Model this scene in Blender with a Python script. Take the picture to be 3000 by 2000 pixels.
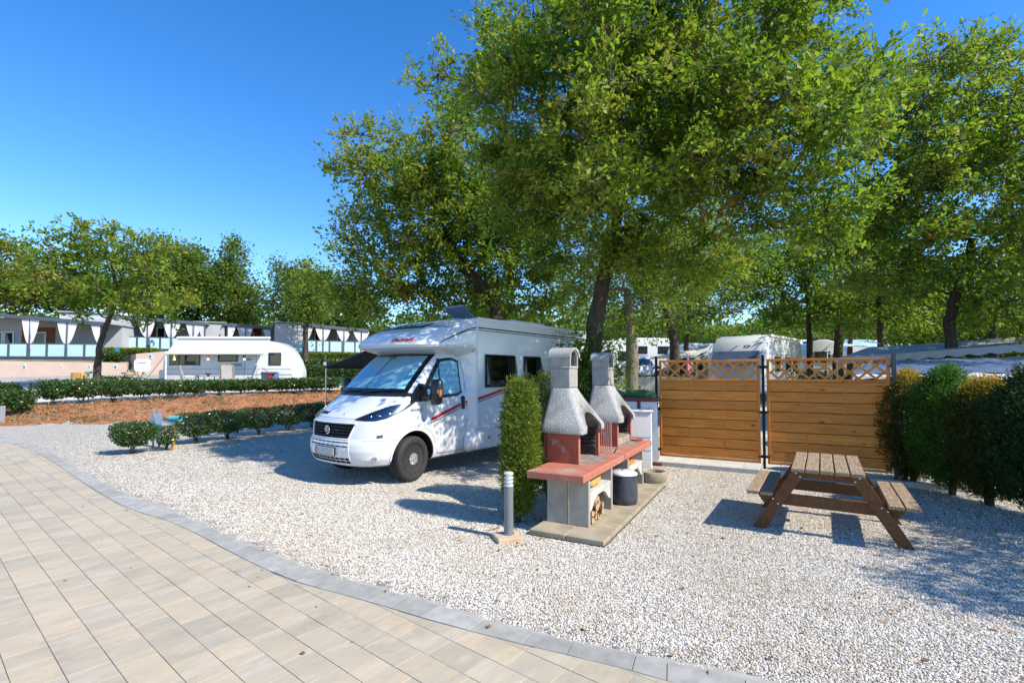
import bpy, bmesh, math, random
import numpy as np
from mathutils import Vector, Matrix
for _o in list(bpy.data.objects):
    bpy.data.objects.remove(_o)
SC = bpy.context.scene
COL = SC.collection
PI = math.pi
# ------------------------------------------------------------------ camera
EYE = 1.75
FPX = 1450.0            # focal length in photo pixels (photo is 3000 wide)
PITCH = math.atan(50 / FPX)
PPY = 1046.0            # principal row of the photo
cam_d = bpy.data.cameras.new('camera')
cam_d.sensor_width = 36.0
cam_d.lens = FPX / 3000 * 36
cam_d.shift_y = (PPY - 1000) / 3000
cam_d.clip_start = 0.05
cam_d.clip_end = 2000
cam = bpy.data.objects.new('camera', cam_d)
COL.objects.link(cam)
cam.location = (0, 0, EYE)
cam.rotation_euler = (PI / 2 + PITCH, 0, 0)
SC.camera = cam
# ------------------------------------------------------------------ sky and sun
SUN_DIR = Vector((0.96, -0.55, 1.02)).normalized()
SUN_EL = math.asin(SUN_DIR.z)
SUN_AZ = math.atan2(SUN_DIR.x, SUN_DIR.y)      # clockwise from +Y
W = bpy.data.worlds.new('World')
SC.world = W
W.use_nodes = True
_nt = W.node_tree
_bg = _nt.nodes['Background']
_sky = _nt.nodes.new('ShaderNodeTexSky')
_sky.sky_type = 'NISHITA'
_sky.sun_disc = False
_sky.sun_elevation = SUN_EL
_sky.sun_rotation = SUN_AZ
_sky.altitude = 0
_sky.air_density = 1.0
_sky.dust_density = 0.0
_sky.ozone_density = 3.0
_hs = _nt.nodes.new('ShaderNodeHueSaturation')
_hs.inputs['Hue'].default_value = 0.507
_hs.inputs['Saturation'].default_value = 1.33
_hs.inputs['Value'].default_value = 1.32
_nt.links.new(_sky.outputs[0], _hs.inputs['Color'])
_nt.links.new(_hs.outputs[0], _bg.inputs['Color'])
_bg.inputs['Strength'].default_value = 0.13
sun_d = bpy.data.lights.new('sun', 'SUN')
sun_d.energy = 5.0
sun_d.angle = math.radians(0.5)
sun_d.color = (1.0, 0.925, 0.80)
sun = bpy.data.objects.new('sun', sun_d)
COL.objects.link(sun)
sun.rotation_euler = SUN_DIR.to_track_quat('Z', 'Y').to_euler()
SC.view_settings.view_transform = 'Standard'
SC.view_settings.look = 'None'
SC.view_settings.exposure = 0.64
SC.view_settings.gamma = 1.0
SC.view_settings.use_curve_mapping = False
SC.render.engine = 'CYCLES'
SC.cycles.max_bounces = 8
SC.cycles.transparent_max_bounces = 12
SC.cycles.diffuse_bounces = 3

# ------------------------------------------------------------------ from photo pixels to places
_cp, _sp = math.cos(PITCH), math.sin(PITCH)
def ray(px, py):
    u = (px - 1500) / FPX
    v = (PPY - py) / FPX
    return Vector((u, _cp - v * _sp, _sp + v * _cp))
def G(px, py, z=0.0):
    """ground point seen at a pixel, for a horizontal plane at height z"""
    r = ray(px, py)
    t = (z - EYE) / r.z
    return Vector((0, 0, EYE)) + r * t
def D(px, py, y):
    """point seen at a pixel at distance y along the view axis"""
    r = ray(px, py)
    return Vector((0, 0, EYE)) + r * (y / r.y)

# ------------------------------------------------------------------ mesh builder
class MB:
    def __init__(s):
        s.v = []; s.f = []; s.m = []; s.mi = 0
    def add(s, vs, fs):
        n = len(s.v)
        s.v.extend([tuple(p) for p in vs])
        s.f.extend([tuple(i + n for i in f) for f in fs])
        s.m.extend([s.mi] * len(fs))
        return s
    def box(s, c, size, R=None, ch=0.0):
        hx, hy, hz = size[0] / 2, size[1] / 2, size[2] / 2
        ch = min(ch, hx * .9, hy * .9, hz * .9)
        c = Vector(c)
        if ch <= 0:
            vs = [Vector((sx * hx, sy * hy, sz * hz)) for sx in (-1, 1) for sy in (-1, 1) for sz in (-1, 1)]
            fs = [(0, 1, 3, 2), (4, 6, 7, 5), (0, 4, 5, 1), (2, 3, 7, 6), (0, 2, 6, 4), (1, 5, 7, 3)]
        else:
            vs = []; idx = {}
            for sx in (-1, 1):
                for sy in (-1, 1):
                    for sz in (-1, 1):
                        for a in range(3):
                            p = [sx * (hx - ch), sy * (hy - ch), sz * (hz - ch)]
                            p[a] = (sx, sy, sz)[a] * (hx, hy, hz)[a]
                            idx[(sx, sy, sz, a)] = len(vs); vs.append(Vector(p))
            fs = []
            for a in range(3):
                b, d = [(1, 2), (2, 0), (0, 1)][a]
                for sg in (-1, 1):
                    q = []
                    for (sb, sd) in ((-1, -1), (1, -1), (1, 1), (-1, 1)):
                        k = [0, 0, 0]; k[a] = sg; k[b] = sb; k[d] = sd
                        q.append(idx[(k[0], k[1], k[2], a)])
                    fs.append(tuple(q if sg > 0 else q[::-1]))
            for a in range(3):          # edges along axis a
                b, d = [(1, 2), (2, 0), (0, 1)][a]
                for sb in (-1, 1):
                    for sd in (-1, 1):
                        def I(sa, ax):
                            k = [0, 0, 0]; k[a] = sa; k[b] = sb; k[d] = sd
                            return idx[(k[0], k[1], k[2], ax)]
                        q = [I(-1, b), I(1, b), I(1, d), I(-1, d)]
                        fs.append(tuple(q if sb * sd < 0 else q[::-1]))
            for sx in (-1, 1):
                for sy in (-1, 1):
                    for sz in (-1, 1):
                        q = [idx[(sx, sy, sz, a)] for a in range(3)]
                        fs.append(tuple(q if sx * sy * sz > 0 else q[::-1]))
        if R is not None:
            vs = [R @ p for p in vs]
        return s.add([p + c for p in vs], fs)
    def beam(s, p0, p1, w, h, up=(0, 0, 1), ch=0.0):
        p0, p1 = Vector(p0), Vector(p1)
        d = p1 - p0; L = d.length
        x = d.normalized(); up = Vector(up)
        y = up.cross(x)
        if y.length < 1e-4: y = Vector((0, 1, 0)).cross(x)
        y.normalize(); z = x.cross(y)
        R = Matrix((x, y, z)).transposed()
        return s.box((p0 + p1) / 2, (L, w, h), R, ch)
    def tube(s, pts, r, n=8, caps=True):
        pts = [Vector(p) for p in pts]
        rs = r if hasattr(r, '__len__') else [r] * len(pts)
        vs = []; fs = []
        prev = None
        for i, p in enumerate(pts):
            t = (pts[min(i + 1, len(pts) - 1)] - pts[max(i - 1, 0)])
            if t.length < 1e-9: t = Vector((0, 0, 1))
            t.normalize()
            if prev is None:
                a = t.orthogonal().normalized()
            else:
                a = prev - t * prev.dot(t)
                a = a.normalized() if a.length > 1e-6 else t.orthogonal().normalized()
            prev = a; b = t.cross(a)
            for k in range(n):
                th = 2 * PI * k / n
                vs.append(p + (a * math.cos(th) + b * math.sin(th)) * rs[i])
        for i in range(len(pts) - 1):
            for k in range(n):
                k2 = (k + 1) % n
                fs.append((i * n + k, i * n + k2, (i + 1) * n + k2, (i + 1) * n + k))
        if caps:
            fs.append(tuple(range(n))[::-1]); fs.append(tuple((len(pts) - 1) * n + k for k in range(n)))
        return s.add(vs, fs)
    def lathe(s, prof, n=32, c=(0, 0, 0), R=None, closed=False):
        vs = []; fs = []; m = len(prof)
        for k in range(n):
            th = 2 * PI * k / n
            for (r, z) in prof:
                p = Vector((r * math.cos(th), r * math.sin(th), z))
                if R is not None: p = R @ p
                vs.append(p + Vector(c))
        for k in range(n):
            k2 = (k + 1) % n
            for i in range(m if closed else m - 1):
                j = (i + 1) % m
                fs.append((k * m + i, k2 * m + i, k2 * m + j, k * m + j))
        if not closed:
            if prof[0][0] > 1e-6: fs.append(tuple(k * m for k in range(n))[::-1])
            if prof[-1][0] > 1e-6: fs.append(tuple(k * m + m - 1 for k in range(n)))
        return s.add(vs, fs)
    def prism(s, poly, h, M=None):
        """poly: 2-D points (ccw) extruded from 0 to h along local z, then M"""
        n = len(poly)
        vs = [Vector((p[0], p[1], 0)) for p in poly] + [Vector((p[0], p[1], h)) for p in poly]
        if M is not None: vs = [M @ p for p in vs]
        fs = [tuple(range(n))[::-1], tuple(range(n, 2 * n))]
        fs += [(i, (i + 1) % n, n + (i + 1) % n, n + i) for i in range(n)]
        return s.add(vs, fs)
    def grid(s, P):
        """P: list of rows of points"""
        r, c = len(P), len(P[0])
        vs = [p for row in P for p in row]
        fs = [(i * c + j, i * c + j + 1, (i + 1) * c + j + 1, (i + 1) * c + j) for i in range(r - 1) for j in range(c - 1)]
        return s.add(vs, fs)
    def slab(s, P, N, t):
        """a grid of points with thickness t along -N (N: one vector or a grid of them)"""
        r, c = len(P), len(P[0])
        def nn(i, j): return Vector(N[i][j]) if isinstance(N, list) else Vector(N)
        top = [Vector(P[i][j]) for i in range(r) for j in range(c)]
        bot = [Vector(P[i][j]) - nn(i, j) * t for i in range(r) for j in range(c)]
        n = r * c
        fs = []
        for i in range(r - 1):
            for j in range(c - 1):
                q = (i * c + j, i * c + j + 1, (i + 1) * c + j + 1, (i + 1) * c + j)
                fs.append(q); fs.append(tuple(x + n for x in q[::-1]))
        ring = [j for j in range(c)] + [i * c + c - 1 for i in range(1, r)] + [(r - 1) * c + j for j in range(c - 2, -1, -1)] + [i * c for i in range(r - 2, 0, -1)]
        for a in range(len(ring)):
            b = (a + 1) % len(ring)
            fs.append((ring[b], ring[a], ring[a] + n, ring[b] + n))
        return s.add(top + bot, fs)
    def mesh(s, name):
        me = bpy.data.meshes.new(name)
        me.from_pydata(s.v, [], s.f)
        me.polygons.foreach_set('material_index', s.m)
        me.update()
        return me
    def build(s, name, mats, parent=None, smooth=0, fix=True):
        me = s.mesh(name)
        if fix:
            bm = bmesh.new(); bm.from_mesh(me)
            bmesh.ops.recalc_face_normals(bm, faces=bm.faces)
            bm.to_mesh(me); bm.free()
        return link(name, me, mats, parent, smooth)

def link(name, me, mats, parent=None, smooth=0):
    if not isinstance(mats, (list, tuple)): mats = [mats]
    if len(me.materials) == 0:
        for m in mats: me.materials.append(m)
    if smooth:
        me.polygons.foreach_set('use_smooth', [True] * len(me.polygons))
        me.set_sharp_from_angle(angle=math.radians(smooth))
    o = bpy.data.objects.new(name, me)
    COL.objects.link(o)
    if parent is not None: o.parent = parent
    return o

def tag(o, label=None, cat=None, group=None, kind=None):
    if label: o['label'] = label
    if cat: o['category'] = cat
    if group: o['group'] = group
    if kind: o['kind'] = kind
    return o
def thing(name, label, cat, loc=(0, 0, 0), rotz=0.0, group=None):
    o = bpy.data.objects.new(name, None)
    COL.objects.link(o)
    o.empty_display_size = .2
    o.location = loc
    o.rotation_euler = (0, 0, rotz)
    return tag(o, label, cat, group)
def children_of(r):
    return [o for o in list(bpy.data.objects) if o.parent == r]
def dup(root, loc, rotz=None, label=None, group=None, scale=None):
    kids = root.children[:]
    r = root.copy(); COL.objects.link(r)
    r.location = loc
    if rotz is not None: r.rotation_euler = (0, 0, rotz)
    if scale is not None: r.scale = scale
    if label: r['label'] = label
    if group: r['group'] = group
    for ch in kids:
        c = ch.copy(); COL.objects.link(c); c.parent = r
        for g in ch.children[:]:
            d = g.copy(); COL.objects.link(d); d.parent = c
    return r
def structure(name, me, mats, smooth=0):
    o = link(name, me, mats, None, smooth)
    o['kind'] = 'structure'
    return o
def evalmesh(o):
    dg = bpy.context.evaluated_depsgraph_get()
    me = bpy.data.meshes.new_from_object(o.evaluated_get(dg))
    return me
def text_mesh(txt, size, depth=.004, shear=0.0, bold=0.0, space=1.0):
    cu = bpy.data.curves.new('lettering', 'FONT')
    cu.body = txt; cu.size = size; cu.extrude = depth / 2; cu.shear = shear; cu.offset = bold
    cu.align_x = 'CENTER'; cu.align_y = 'CENTER'; cu.space_character = space
    cu.resolution_u = 3
    o = bpy.data.objects.new('lettering', cu); COL.objects.link(o)
    bpy.context.view_layer.update()
    me = evalmesh(o)
    bpy.data.objects.remove(o)
    return me
def place_mesh(me, M):
    me.transform(M); me.update(); return me
def frame(o, x, y, z):
    """4x4 with columns x, y, z and origin o"""
    return Matrix(((x[0], y[0], z[0], o[0]), (x[1], y[1], z[1], o[1]), (x[2], y[2], z[2], o[2]), (0, 0, 0, 1)))
def np_mesh(name, verts, faces, attrs=None):
    """verts (N,3), faces (M,k) arrays; attrs {name: per-face float array}"""
    me = bpy.data.meshes.new(name)
    M, k = faces.shape
    me.vertices.add(len(verts)); me.vertices.foreach_set('co', np.ascontiguousarray(verts, dtype=np.float32).ravel())
    me.loops.add(M * k); me.loops.foreach_set('vertex_index', np.ascontiguousarray(faces, dtype=np.int32).ravel())
    me.polygons.add(M)
    me.polygons.foreach_set('loop_start', np.arange(0, M * k, k, dtype=np.int32))
    try: me.polygons.foreach_set('loop_total', np.full(M, k, dtype=np.int32))
    except Exception: pass
    if attrs:
        for an, arr in attrs.items():
            a = me.attributes.new(an, 'FLOAT', 'FACE')
            a.data.foreach_set('value', np.ascontiguousarray(arr, dtype=np.float32))
    me.update(calc_edges=True)
    me.validate()
    return me

# ------------------------------------------------------------------ materials
MATS = {}
def new_mat(name):
    m = bpy.data.materials.new(name); m.use_nodes = True
    return m, m.node_tree, m.node_tree.nodes['Principled BSDF']
def nd(nt, t, **kw):
    n = nt.nodes.new(t)
    for k, v in kw.items():
        if k.startswith('i_'): n.inputs[k[2:].replace('_', ' ')].default_value = v
        else: setattr(n, k, v)
    return n
def ramp(nt, stops):
    r = nt.nodes.new('ShaderNodeValToRGB')
    e = r.color_ramp.elements
    while len(e) < len(stops): e.new(.5)
    for el, (p, c) in zip(e, stops):
        el.position = p; el.color = (c[0], c[1], c[2], 1)
    return r
def sh(c, k): return (c[0] * k, c[1] * k, c[2] * k)
def mat(name, col, rough=.55, metal=0.0, var=0.12, vs=6.0, bump=0.0, bs=60.0, coat=0.0, spec=.5, stretch=(1, 1, 1), obj=0.0, col2=None, c2s=3.0, c2t=.55, dirt=0.0, c2w=.1):
    """noise-varied principled material in object space; col2: patches of a second colour"""
    m, nt, b = new_mat(name)
    L = nt.links.new
    tc = nd(nt, 'ShaderNodeTexCoord'); mp = nd(nt, 'ShaderNodeMapping')
    mp.inputs['Scale'].default_value = stretch
    L(tc.outputs['Object'], mp.inputs['Vector'])
    n1 = nd(nt, 'ShaderNodeTexNoise', i_Scale=vs, i_Detail=5.0, i_Roughness=.6)
    L(mp.outputs[0], n1.inputs['Vector'])
    r = ramp(nt, [(.3, sh(col, 1 - var)), (.7, sh(col, 1 + var))])
    L(n1.outputs[0], r.inputs[0])
    out = r.outputs[0]
    if col2 is not None:
        n2 = nd(nt, 'ShaderNodeTexNoise', i_Scale=c2s, i_Detail=6.0, i_Roughness=.65)
        L(mp.outputs[0], n2.inputs['Vector'])
        r2 = ramp(nt, [(c2t - c2w, (0, 0, 0)), (c2t + c2w, (1, 1, 1))])
        L(n2.outputs[0], r2.inputs[0])
        mx = nd(nt, 'ShaderNodeMix', data_type='RGBA')
        L(r2.outputs[0], mx.inputs[0]); L(out, mx.inputs[6]); mx.inputs[7].default_value = (*col2, 1)
        out = mx.outputs[2]
    if obj > 0:
        oi = nd(nt, 'ShaderNodeObjectInfo')
        mr = nd(nt, 'ShaderNodeMapRange'); mr.inputs[3].default_value = 1 - obj; mr.inputs[4].default_value = 1 + obj
        L(oi.outputs['Random'], mr.inputs[0])
        mm = nd(nt, 'ShaderNodeVectorMath', operation='SCALE')
        L(out, mm.inputs[0]); L(mr.outputs[0], mm.inputs['Scale'])
        out = mm.outputs[0]
    L(out, b.inputs['Base Color'])
    b.inputs['Roughness'].default_value = rough
    b.inputs['Metallic'].default_value = metal
    b.inputs['Specular IOR Level'].default_value = spec
    if coat: b.inputs['Coat Weight'].default_value = coat; b.inputs['Coat Roughness'].default_value = .06
    if bump:
        n3 = nd(nt, 'ShaderNodeTexNoise', i_Scale=bs, i_Detail=4.0)
        L(mp.outputs[0], n3.inputs['Vector'])
        bp = nd(nt, 'ShaderNodeBump', i_Strength=min(1.0, bump), i_Distance=.01 * max(1, bump))
        L(n3.outputs[0], bp.inputs['Height']); L(bp.outputs[0], b.inputs['Normal'])
    MATS[name] = m
    return m
def glass_mat(name, tint=(.55, .6, .62), rough=.02):
    """thin pane: mirror by fresnel, else tinted see-through"""
    m, nt, b = new_mat(name)
    L = nt.links.new
    nt.nodes.remove(b)
    out = nt.nodes['Material Output']
    tr = nd(nt, 'ShaderNodeBsdfTransparent'); tr.inputs[0].default_value = (*tint, 1)
    gl = nd(nt, 'ShaderNodeBsdfGlossy'); gl.inputs['Roughness'].default_value = rough
    fr = nd(nt, 'ShaderNodeFresnel', i_IOR=1.5)
    mx = nd(nt, 'ShaderNodeMixShader')
    ge = nd(nt, 'ShaderNodeNewGeometry'); iv = nd(nt, 'ShaderNodeMath', operation='SUBTRACT'); iv.inputs[0].default_value = 1.0; L(ge.outputs['Backfacing'], iv.inputs[1])
    ml = nd(nt, 'ShaderNodeMath', operation='MULTIPLY'); L(fr.outputs[0], ml.inputs[0]); L(iv.outputs[0], ml.inputs[1])
    L(ml.outputs[0], mx.inputs[0]); L(tr.outputs[0], mx.inputs[1]); L(gl.outputs[0], mx.inputs[2])
    L(mx.outputs[0], out.inputs[0])
    return m
def leaf_mat(name, stops, trans=.35, rough=.5, tcol=(.30, .42, .03), spec=.22):
    m, nt, b = new_mat(name)
    L = nt.links.new
    at = nd(nt, 'ShaderNodeAttribute', attribute_name='tint')
    r = ramp(nt, stops)
    L(at.outputs['Fac'], r.inputs[0])
    L(r.outputs[0], b.inputs['Base Color'])
    b.inputs['Roughness'].default_value = rough
    b.inputs['Specular IOR Level'].default_value = spec
    tl = nd(nt, 'ShaderNodeBsdfTranslucent')
    mc = nd(nt, 'ShaderNodeMix', data_type='RGBA'); mc.inputs[0].default_value = .5
    L(r.outputs[0], mc.inputs[6]); mc.inputs[7].default_value = (*tcol, 1)
    L(mc.outputs[2], tl.inputs[0])
    mx = nd(nt, 'ShaderNodeMixShader'); mx.inputs[0].default_value = trans
    L(b.outputs[0], mx.inputs[1]); L(tl.outputs[0], mx.inputs[2])
    L(mx.outputs[0], nt.nodes['Material Output'].inputs[0])
    return m

white_paint = mat('white_paint', (.63, .645, .665), .22, var=.02, vs=3, coat=.6)
white_plastic = mat('white_plastic', (.70, .71, .72), .42, var=.05, vs=5)
dull_white = mat('dull_white', (.66, .665, .65), .55, var=.08, vs=4)
black_plastic = mat('black_plastic', (.012, .013, .015), .38, var=.2)
black_rubber = mat('black_rubber', (.022, .022, .022), .75, var=.25, vs=20, bump=.3, bs=120)
seam_black = mat('seam_black', (.008, .008, .009), .8, var=0, spec=.1)
dark_void = mat('dark_void', (.006, .006, .006), .9, var=0)
chrome = mat('chrome', (.75, .76, .78), .14, metal=1.0, var=.03)
alu = mat('alu', (.55, .56, .58), .35, metal=1.0, var=.06)
grey_steel = mat('grey_steel', (.30, .32, .34), .5, metal=.2, var=.08, vs=12)
dark_steel = mat('dark_steel', (.016, .015, .014), .7, var=.15, vs=15, spec=.25)
red_paint = mat('red_paint', (.42, .015, .012), .35, var=.08)
orange_lens = mat('orange_lens', (.75, .16, .02), .2, var=.05)
red_lens = mat('red_lens', (.35, .01, .01), .15, var=.05)
window_dark = mat('window_dark', (.018, .021, .023), .06, var=.3, vs=2, spec=.7)
acrylic = mat('acrylic', (.03, .034, .036), .09, var=.5, vs=4, spec=.6)
concrete = mat('concrete', (.36, .345, .31), .85, var=.16, vs=7, bump=.25, bs=90, col2=(.26, .25, .22), c2s=3.5, c2t=.62)
# ------------------------------------------------------------------ terrain
RNG = np.random.default_rng(7)
random.seed(7)
TOE = np.array([(-200, 15.0), (-60, 15.5), (-17.6, 17.0), (-14.6, 17.6), (-12, 20.8), (-9.6, 23.6), (-7.5, 24.0), (-5, 21), (-2, 16), (1, 13.8), (60, 13.5), (200, 13.5)])
TOP = np.array([(-200, 17.4, .5), (-40, 18.5, .5), (-18.2, 19.5, .55), (-15.0, 23.0, .68), (-12.7, 25.0, .78), (-9.7, 26.3, .88), (-8, 27.5, .9), (-5, 26, .6), (-2, 19, .22), (1, 15.8, .12), (60, 15.5, .12), (200, 15.5, .12)])
WALLY = np.array([(-200, 10.0), (-60, 26.0), (-35.2, 34.0), (-28.1, 37.0), (-20, 38.5), (-10, 42.0), (-5, 46.0)])
def H(x, y):
    x = np.asarray(x, float); y = np.asarray(y, float)
    toe = np.interp(x, TOE[:, 0], TOE[:, 1]); top = np.interp(x, TOP[:, 0], TOP[:, 1]); zt = np.interp(x, TOP[:, 0], TOP[:, 2])
    t = np.clip((y - toe) / (top - toe), 0, 1)
    s = t * t * (3 - 2 * t)
    z = zt * s
    sl = np.interp(x, [-25, -12, 0, 60], [.068, .075, .07, .07])
    far = np.clip(y - top, 0, 24) * sl + np.clip(y - top - 24, 0, 200) * .02
    z = z + far
    wy = np.interp(x, WALLY[:, 0], WALLY[:, 1])
    up = np.clip((y - wy - .35) / .3, 0, 1) * (x < -4.9)
    terr = 2.62 + np.clip(y - wy, 0, 12) * .055 + np.clip(y - wy - 12, 0, 60) * .03
    z = z * (1 - up) + np.maximum(terr, z) * up
    return z
def Hs(x, y): return float(H(x, y))
def on(px, py, y):
    """place on the terrain below the point seen at px at distance y"""
    p = D(px, py, y)
    return Vector((p.x, y, Hs(p.x, y)))

# paving outline: inner and outer edge of the grey border, taken from where they lie on the flat yard
_inner = [(-420, 1240), (-150, 1262), (0, 1292), (107, 1325), (224, 1401), (357, 1486), (510, 1532), (661, 1613), (842, 1700), (1000, 1743), (1145, 1786), (1278, 1826), (1482, 1880), (1726, 1939), (1890, 1980), (2300, 2110), (3000, 2400)]
_outer = [(-420, 1222), (-150, 1240), (0, 1274), (138, 1315), (245, 1384), (357, 1440), (510, 1491), (648, 1557), (816, 1623), (995, 1685), (1252, 1755), (1502, 1832), (1742, 1888), (1971, 1934), (2100, 1954), (2400, 2030), (3100, 2260)]
INN = np.array([tuple(G(*p))[:2] for p in _inner]); OUT = np.array([tuple(G(*p))[:2] for p in _outer])
def resample(P, step):
    # smooth (Catmull-Rom) then even spacing
    Q = []
    n = len(P)
    for i in range(n - 1):
        p0, p1, p2, p3 = P[max(i - 1, 0)], P[i], P[i + 1], P[min(i + 2, n - 1)]
        for t in np.linspace(0, 1, 12, endpoint=False):
            Q.append(.5 * ((2 * p1) + (-p0 + p2) * t + (2 * p0 - 5 * p1 + 4 * p2 - p3) * t * t + (-p0 + 3 * p1 - 3 * p2 + p3) * t ** 3))
    Q.append(P[-1]); Q = np.array(Q)
    # mild smoothing
    for _ in range(30):
        Q[1:-1] = .5 * Q[1:-1] + .25 * (Q[:-2] + Q[2:])
    d = np.concatenate([[0], np.cumsum(np.linalg.norm(np.diff(Q, axis=0), axis=1))])
    s = np.arange(0, d[-1], step)
    return np.stack([np.interp(s, d, Q[:, 0]), np.interp(s, d, Q[:, 1])], 1)
INN = resample(INN, .02)
OUT = resample(OUT, .02)
PAVE_POLY = np.concatenate([INN, [(6, .4), (3, -3), (-14, -3), (-40, 8), (-40, 12)]])
def inside(poly, pts):
    x, y = pts[:, 0], pts[:, 1]
    c = np.zeros(len(pts), bool)
    j = len(poly) - 1
    for i in range(len(poly)):
        xi, yi = poly[i]; xj, yj = poly[j]
        if yi != yj:
            c ^= ((yi > y) != (yj > y)) & (x < (xj - xi) * (y - yi) / (yj - yi) + xi)
        j = i
    return c
OUT_POLY = np.concatenate([OUT[::4], [(6, .4), (3, -3), (-14, -3), (-40, 8), (-40, 12)]])

# ---- ground materials
def gravel_material(name, cols, scale=46, bump=1.0, dirt=(.33, .25, .16), dirt_t=.66):
    m, nt, b = new_mat(name); L = nt.links.new
    tc = nd(nt, 'ShaderNodeTexCoord')
    nw = nd(nt, 'ShaderNodeTexNoise', i_Scale=30.0, i_Detail=2.0)
    L(tc.outputs['Object'], nw.inputs['Vector'])
    ad = nd(nt, 'ShaderNodeVectorMath', operation='MULTIPLY_ADD'); ad.inputs[1].default_value = (.02, .02, .02)
    L(nw.outputs['Color'], ad.inputs[0]); L(tc.outputs['Object'], ad.inputs[2])
    v = nd(nt, 'ShaderNodeTexVoronoi', i_Scale=float(scale))
    L(ad.outputs[0], v.inputs['Vector'])
    sep = nd(nt, 'ShaderNodeSeparateColor'); L(v.outputs['Color'], sep.inputs[0])
    r = ramp(nt, cols); L(sep.outputs[0], r.inputs[0])
    ve = nd(nt, 'ShaderNodeTexVoronoi', i_Scale=float(scale), feature='DISTANCE_TO_EDGE'); L(ad.outputs[0], ve.inputs['Vector'])
    n2 = nd(nt, 'ShaderNodeTexNoise', i_Scale=.55, i_Detail=8.0, i_Roughness=.7); L(tc.outputs['Object'], n2.inputs['Vector'])
    r2 = ramp(nt, [(dirt_t - .12, (0, 0, 0)), (dirt_t + .12, (1, 1, 1))]); L(n2.outputs[0], r2.inputs[0])
    mx = nd(nt, 'ShaderNodeMix', data_type='RGBA'); L(r2.outputs[0], mx.inputs[0]); L(r.outputs[0], mx.inputs[6]); mx.inputs[7].default_value = (*dirt, 1)
    L(mx.outputs[2], b.inputs['Base Color'])
    b.inputs['Roughness'].default_value = .85
    sm = nd(nt, 'ShaderNodeMapRange'); sm.inputs[2].default_value = .25
    L(ve.outputs['Distance'], sm.inputs[0])
    hh = nd(nt, 'ShaderNodeMath', operation='MULTIPLY'); L(sm.outputs[0], hh.inputs[0])
    ad2 = nd(nt, 'ShaderNodeMath', operation='ADD'); ad2.inputs[1].default_value = .5; L(sep.outputs[1], ad2.inputs[0]); L(ad2.outputs[0], hh.inputs[1])
    bp = nd(nt, 'ShaderNodeBump', i_Strength=bump, i_Distance=.018); L(hh.outputs[0], bp.inputs['Height']); L(bp.outputs[0], b.inputs['Normal'])
    return m
GCOL = [(0, (.22, .165, .11)), (.12, (.38, .33, .26)), (.38, (.55, .505, .425)), (.78, (.67, .63, .555)), (1, (.75, .73, .68))]
gravel_m = gravel_material('gravel_bed', GCOL, 44, .9, dirt=(.46, .40, .30), dirt_t=.68)
upper_m = gravel_material('upper_gravel', [(0, (.45, .42, .36)), (.5, (.62, .59, .53)), (1, (.75, .73, .68))], 30, .5, dirt=(.4, .33, .24), dirt_t=.6)
soil_m = mat('red_soil', (.26, .085, .026), .95, var=.5, vs=5.5, bump=1.0, bs=18, col2=(.32, .195, .105), c2s=4.2, c2t=.56, c2w=.12)
asphalt_m = mat('pale_asphalt', (.27, .265, .255), .9, var=.12, vs=2, bump=.2, bs=150, col2=(.36, .34, .31), c2s=.7, c2t=.5)
dry_m = mat('dry_ground', (.25, .19, .11), .95, var=.3, vs=1.2, bump=.8, bs=12, col2=(.10, .11, .035), c2s=.8, c2t=.5)

xs = np.concatenate([np.linspace(-220, -50, 30, endpoint=False), np.arange(-50, 24, .3), np.linspace(24, 220, 30)])
ys = np.concatenate([np.linspace(-30, -6, 8, endpoint=False), np.arange(-6, 58, .3), np.linspace(58, 400, 40)])
XX, YY = np.meshgrid(xs, ys)
ZZ = H(XX, YY)
# gentle unevenness away from the hard surfaces
_n = np.sin(XX * 1.7 + 2 * np.sin(YY * .9)) * np.cos(YY * 1.3 + XX * .6)
_toe = np.interp(XX, TOE[:, 0], TOE[:, 1]); _top = np.interp(XX, TOP[:, 0], TOP[:, 1]); _wy = np.interp(XX, WALLY[:, 0], WALLY[:, 1])
bankmask = (YY > _toe) & (YY < _top) & (XX < -6)
ZZ = ZZ + _n * .015 * (YY > _toe) + bankmask * RNG.normal(0, .045, XX.shape)
nr, nc = XX.shape
V = np.stack([XX, YY, ZZ], -1).reshape(-1, 3)
ii, jj = np.meshgrid(np.arange(nr - 1), np.arange(nc - 1), indexing='ij')
Q = np.stack([ii * nc + jj, ii * nc + jj + 1, (ii + 1) * nc + jj + 1, (ii + 1) * nc + jj], -1).reshape(-1, 4)
cx = V[Q].mean(1)
toe = np.interp(cx[:, 0], TOE[:, 0], TOE[:, 1]) + .25 * np.sin(cx[:, 0] * 2.3); top = np.interp(cx[:, 0], TOP[:, 0], TOP[:, 1])
wy = np.interp(cx[:, 0], WALLY[:, 0], WALLY[:, 1])
zone = np.zeros(len(Q), int)                                  # 0 dry ground
zone[(cx[:, 1] <= toe) & (np.abs(cx[:, 0]) < 30)] = 1         # gravel yard
zone[(cx[:, 1] > toe) & (cx[:, 1] <= top + .5) & (cx[:, 0] < -5)] = 2
left = (cx[:, 0] < -5) & (cx[:, 1] > top + .5) & (cx[:, 1] < wy)
zone[left] = 3
zone[left & (cx[:, 1] > top + 3.2) & (cx[:, 0] < -19 - .0 * cx[:, 1])] = 4
zone[(cx[:, 0] > -5) & (cx[:, 1] > toe) & (cx[:, 1] < 30) & (cx[:, 0] < 14)] = 3
def zone_mesh(k, name, m, smooth=1):
    q = Q[zone == k]
    u, inv = np.unique(q, return_inverse=True)
    me = np_mesh(name, V[u], inv.reshape(-1, 4))
    o = structure(name, me, m)
    if smooth: me.polygons.foreach_set('use_smooth', [True] * len(me.polygons))
    return o
zone_mesh(0, 'ground', dry_m)
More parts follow.
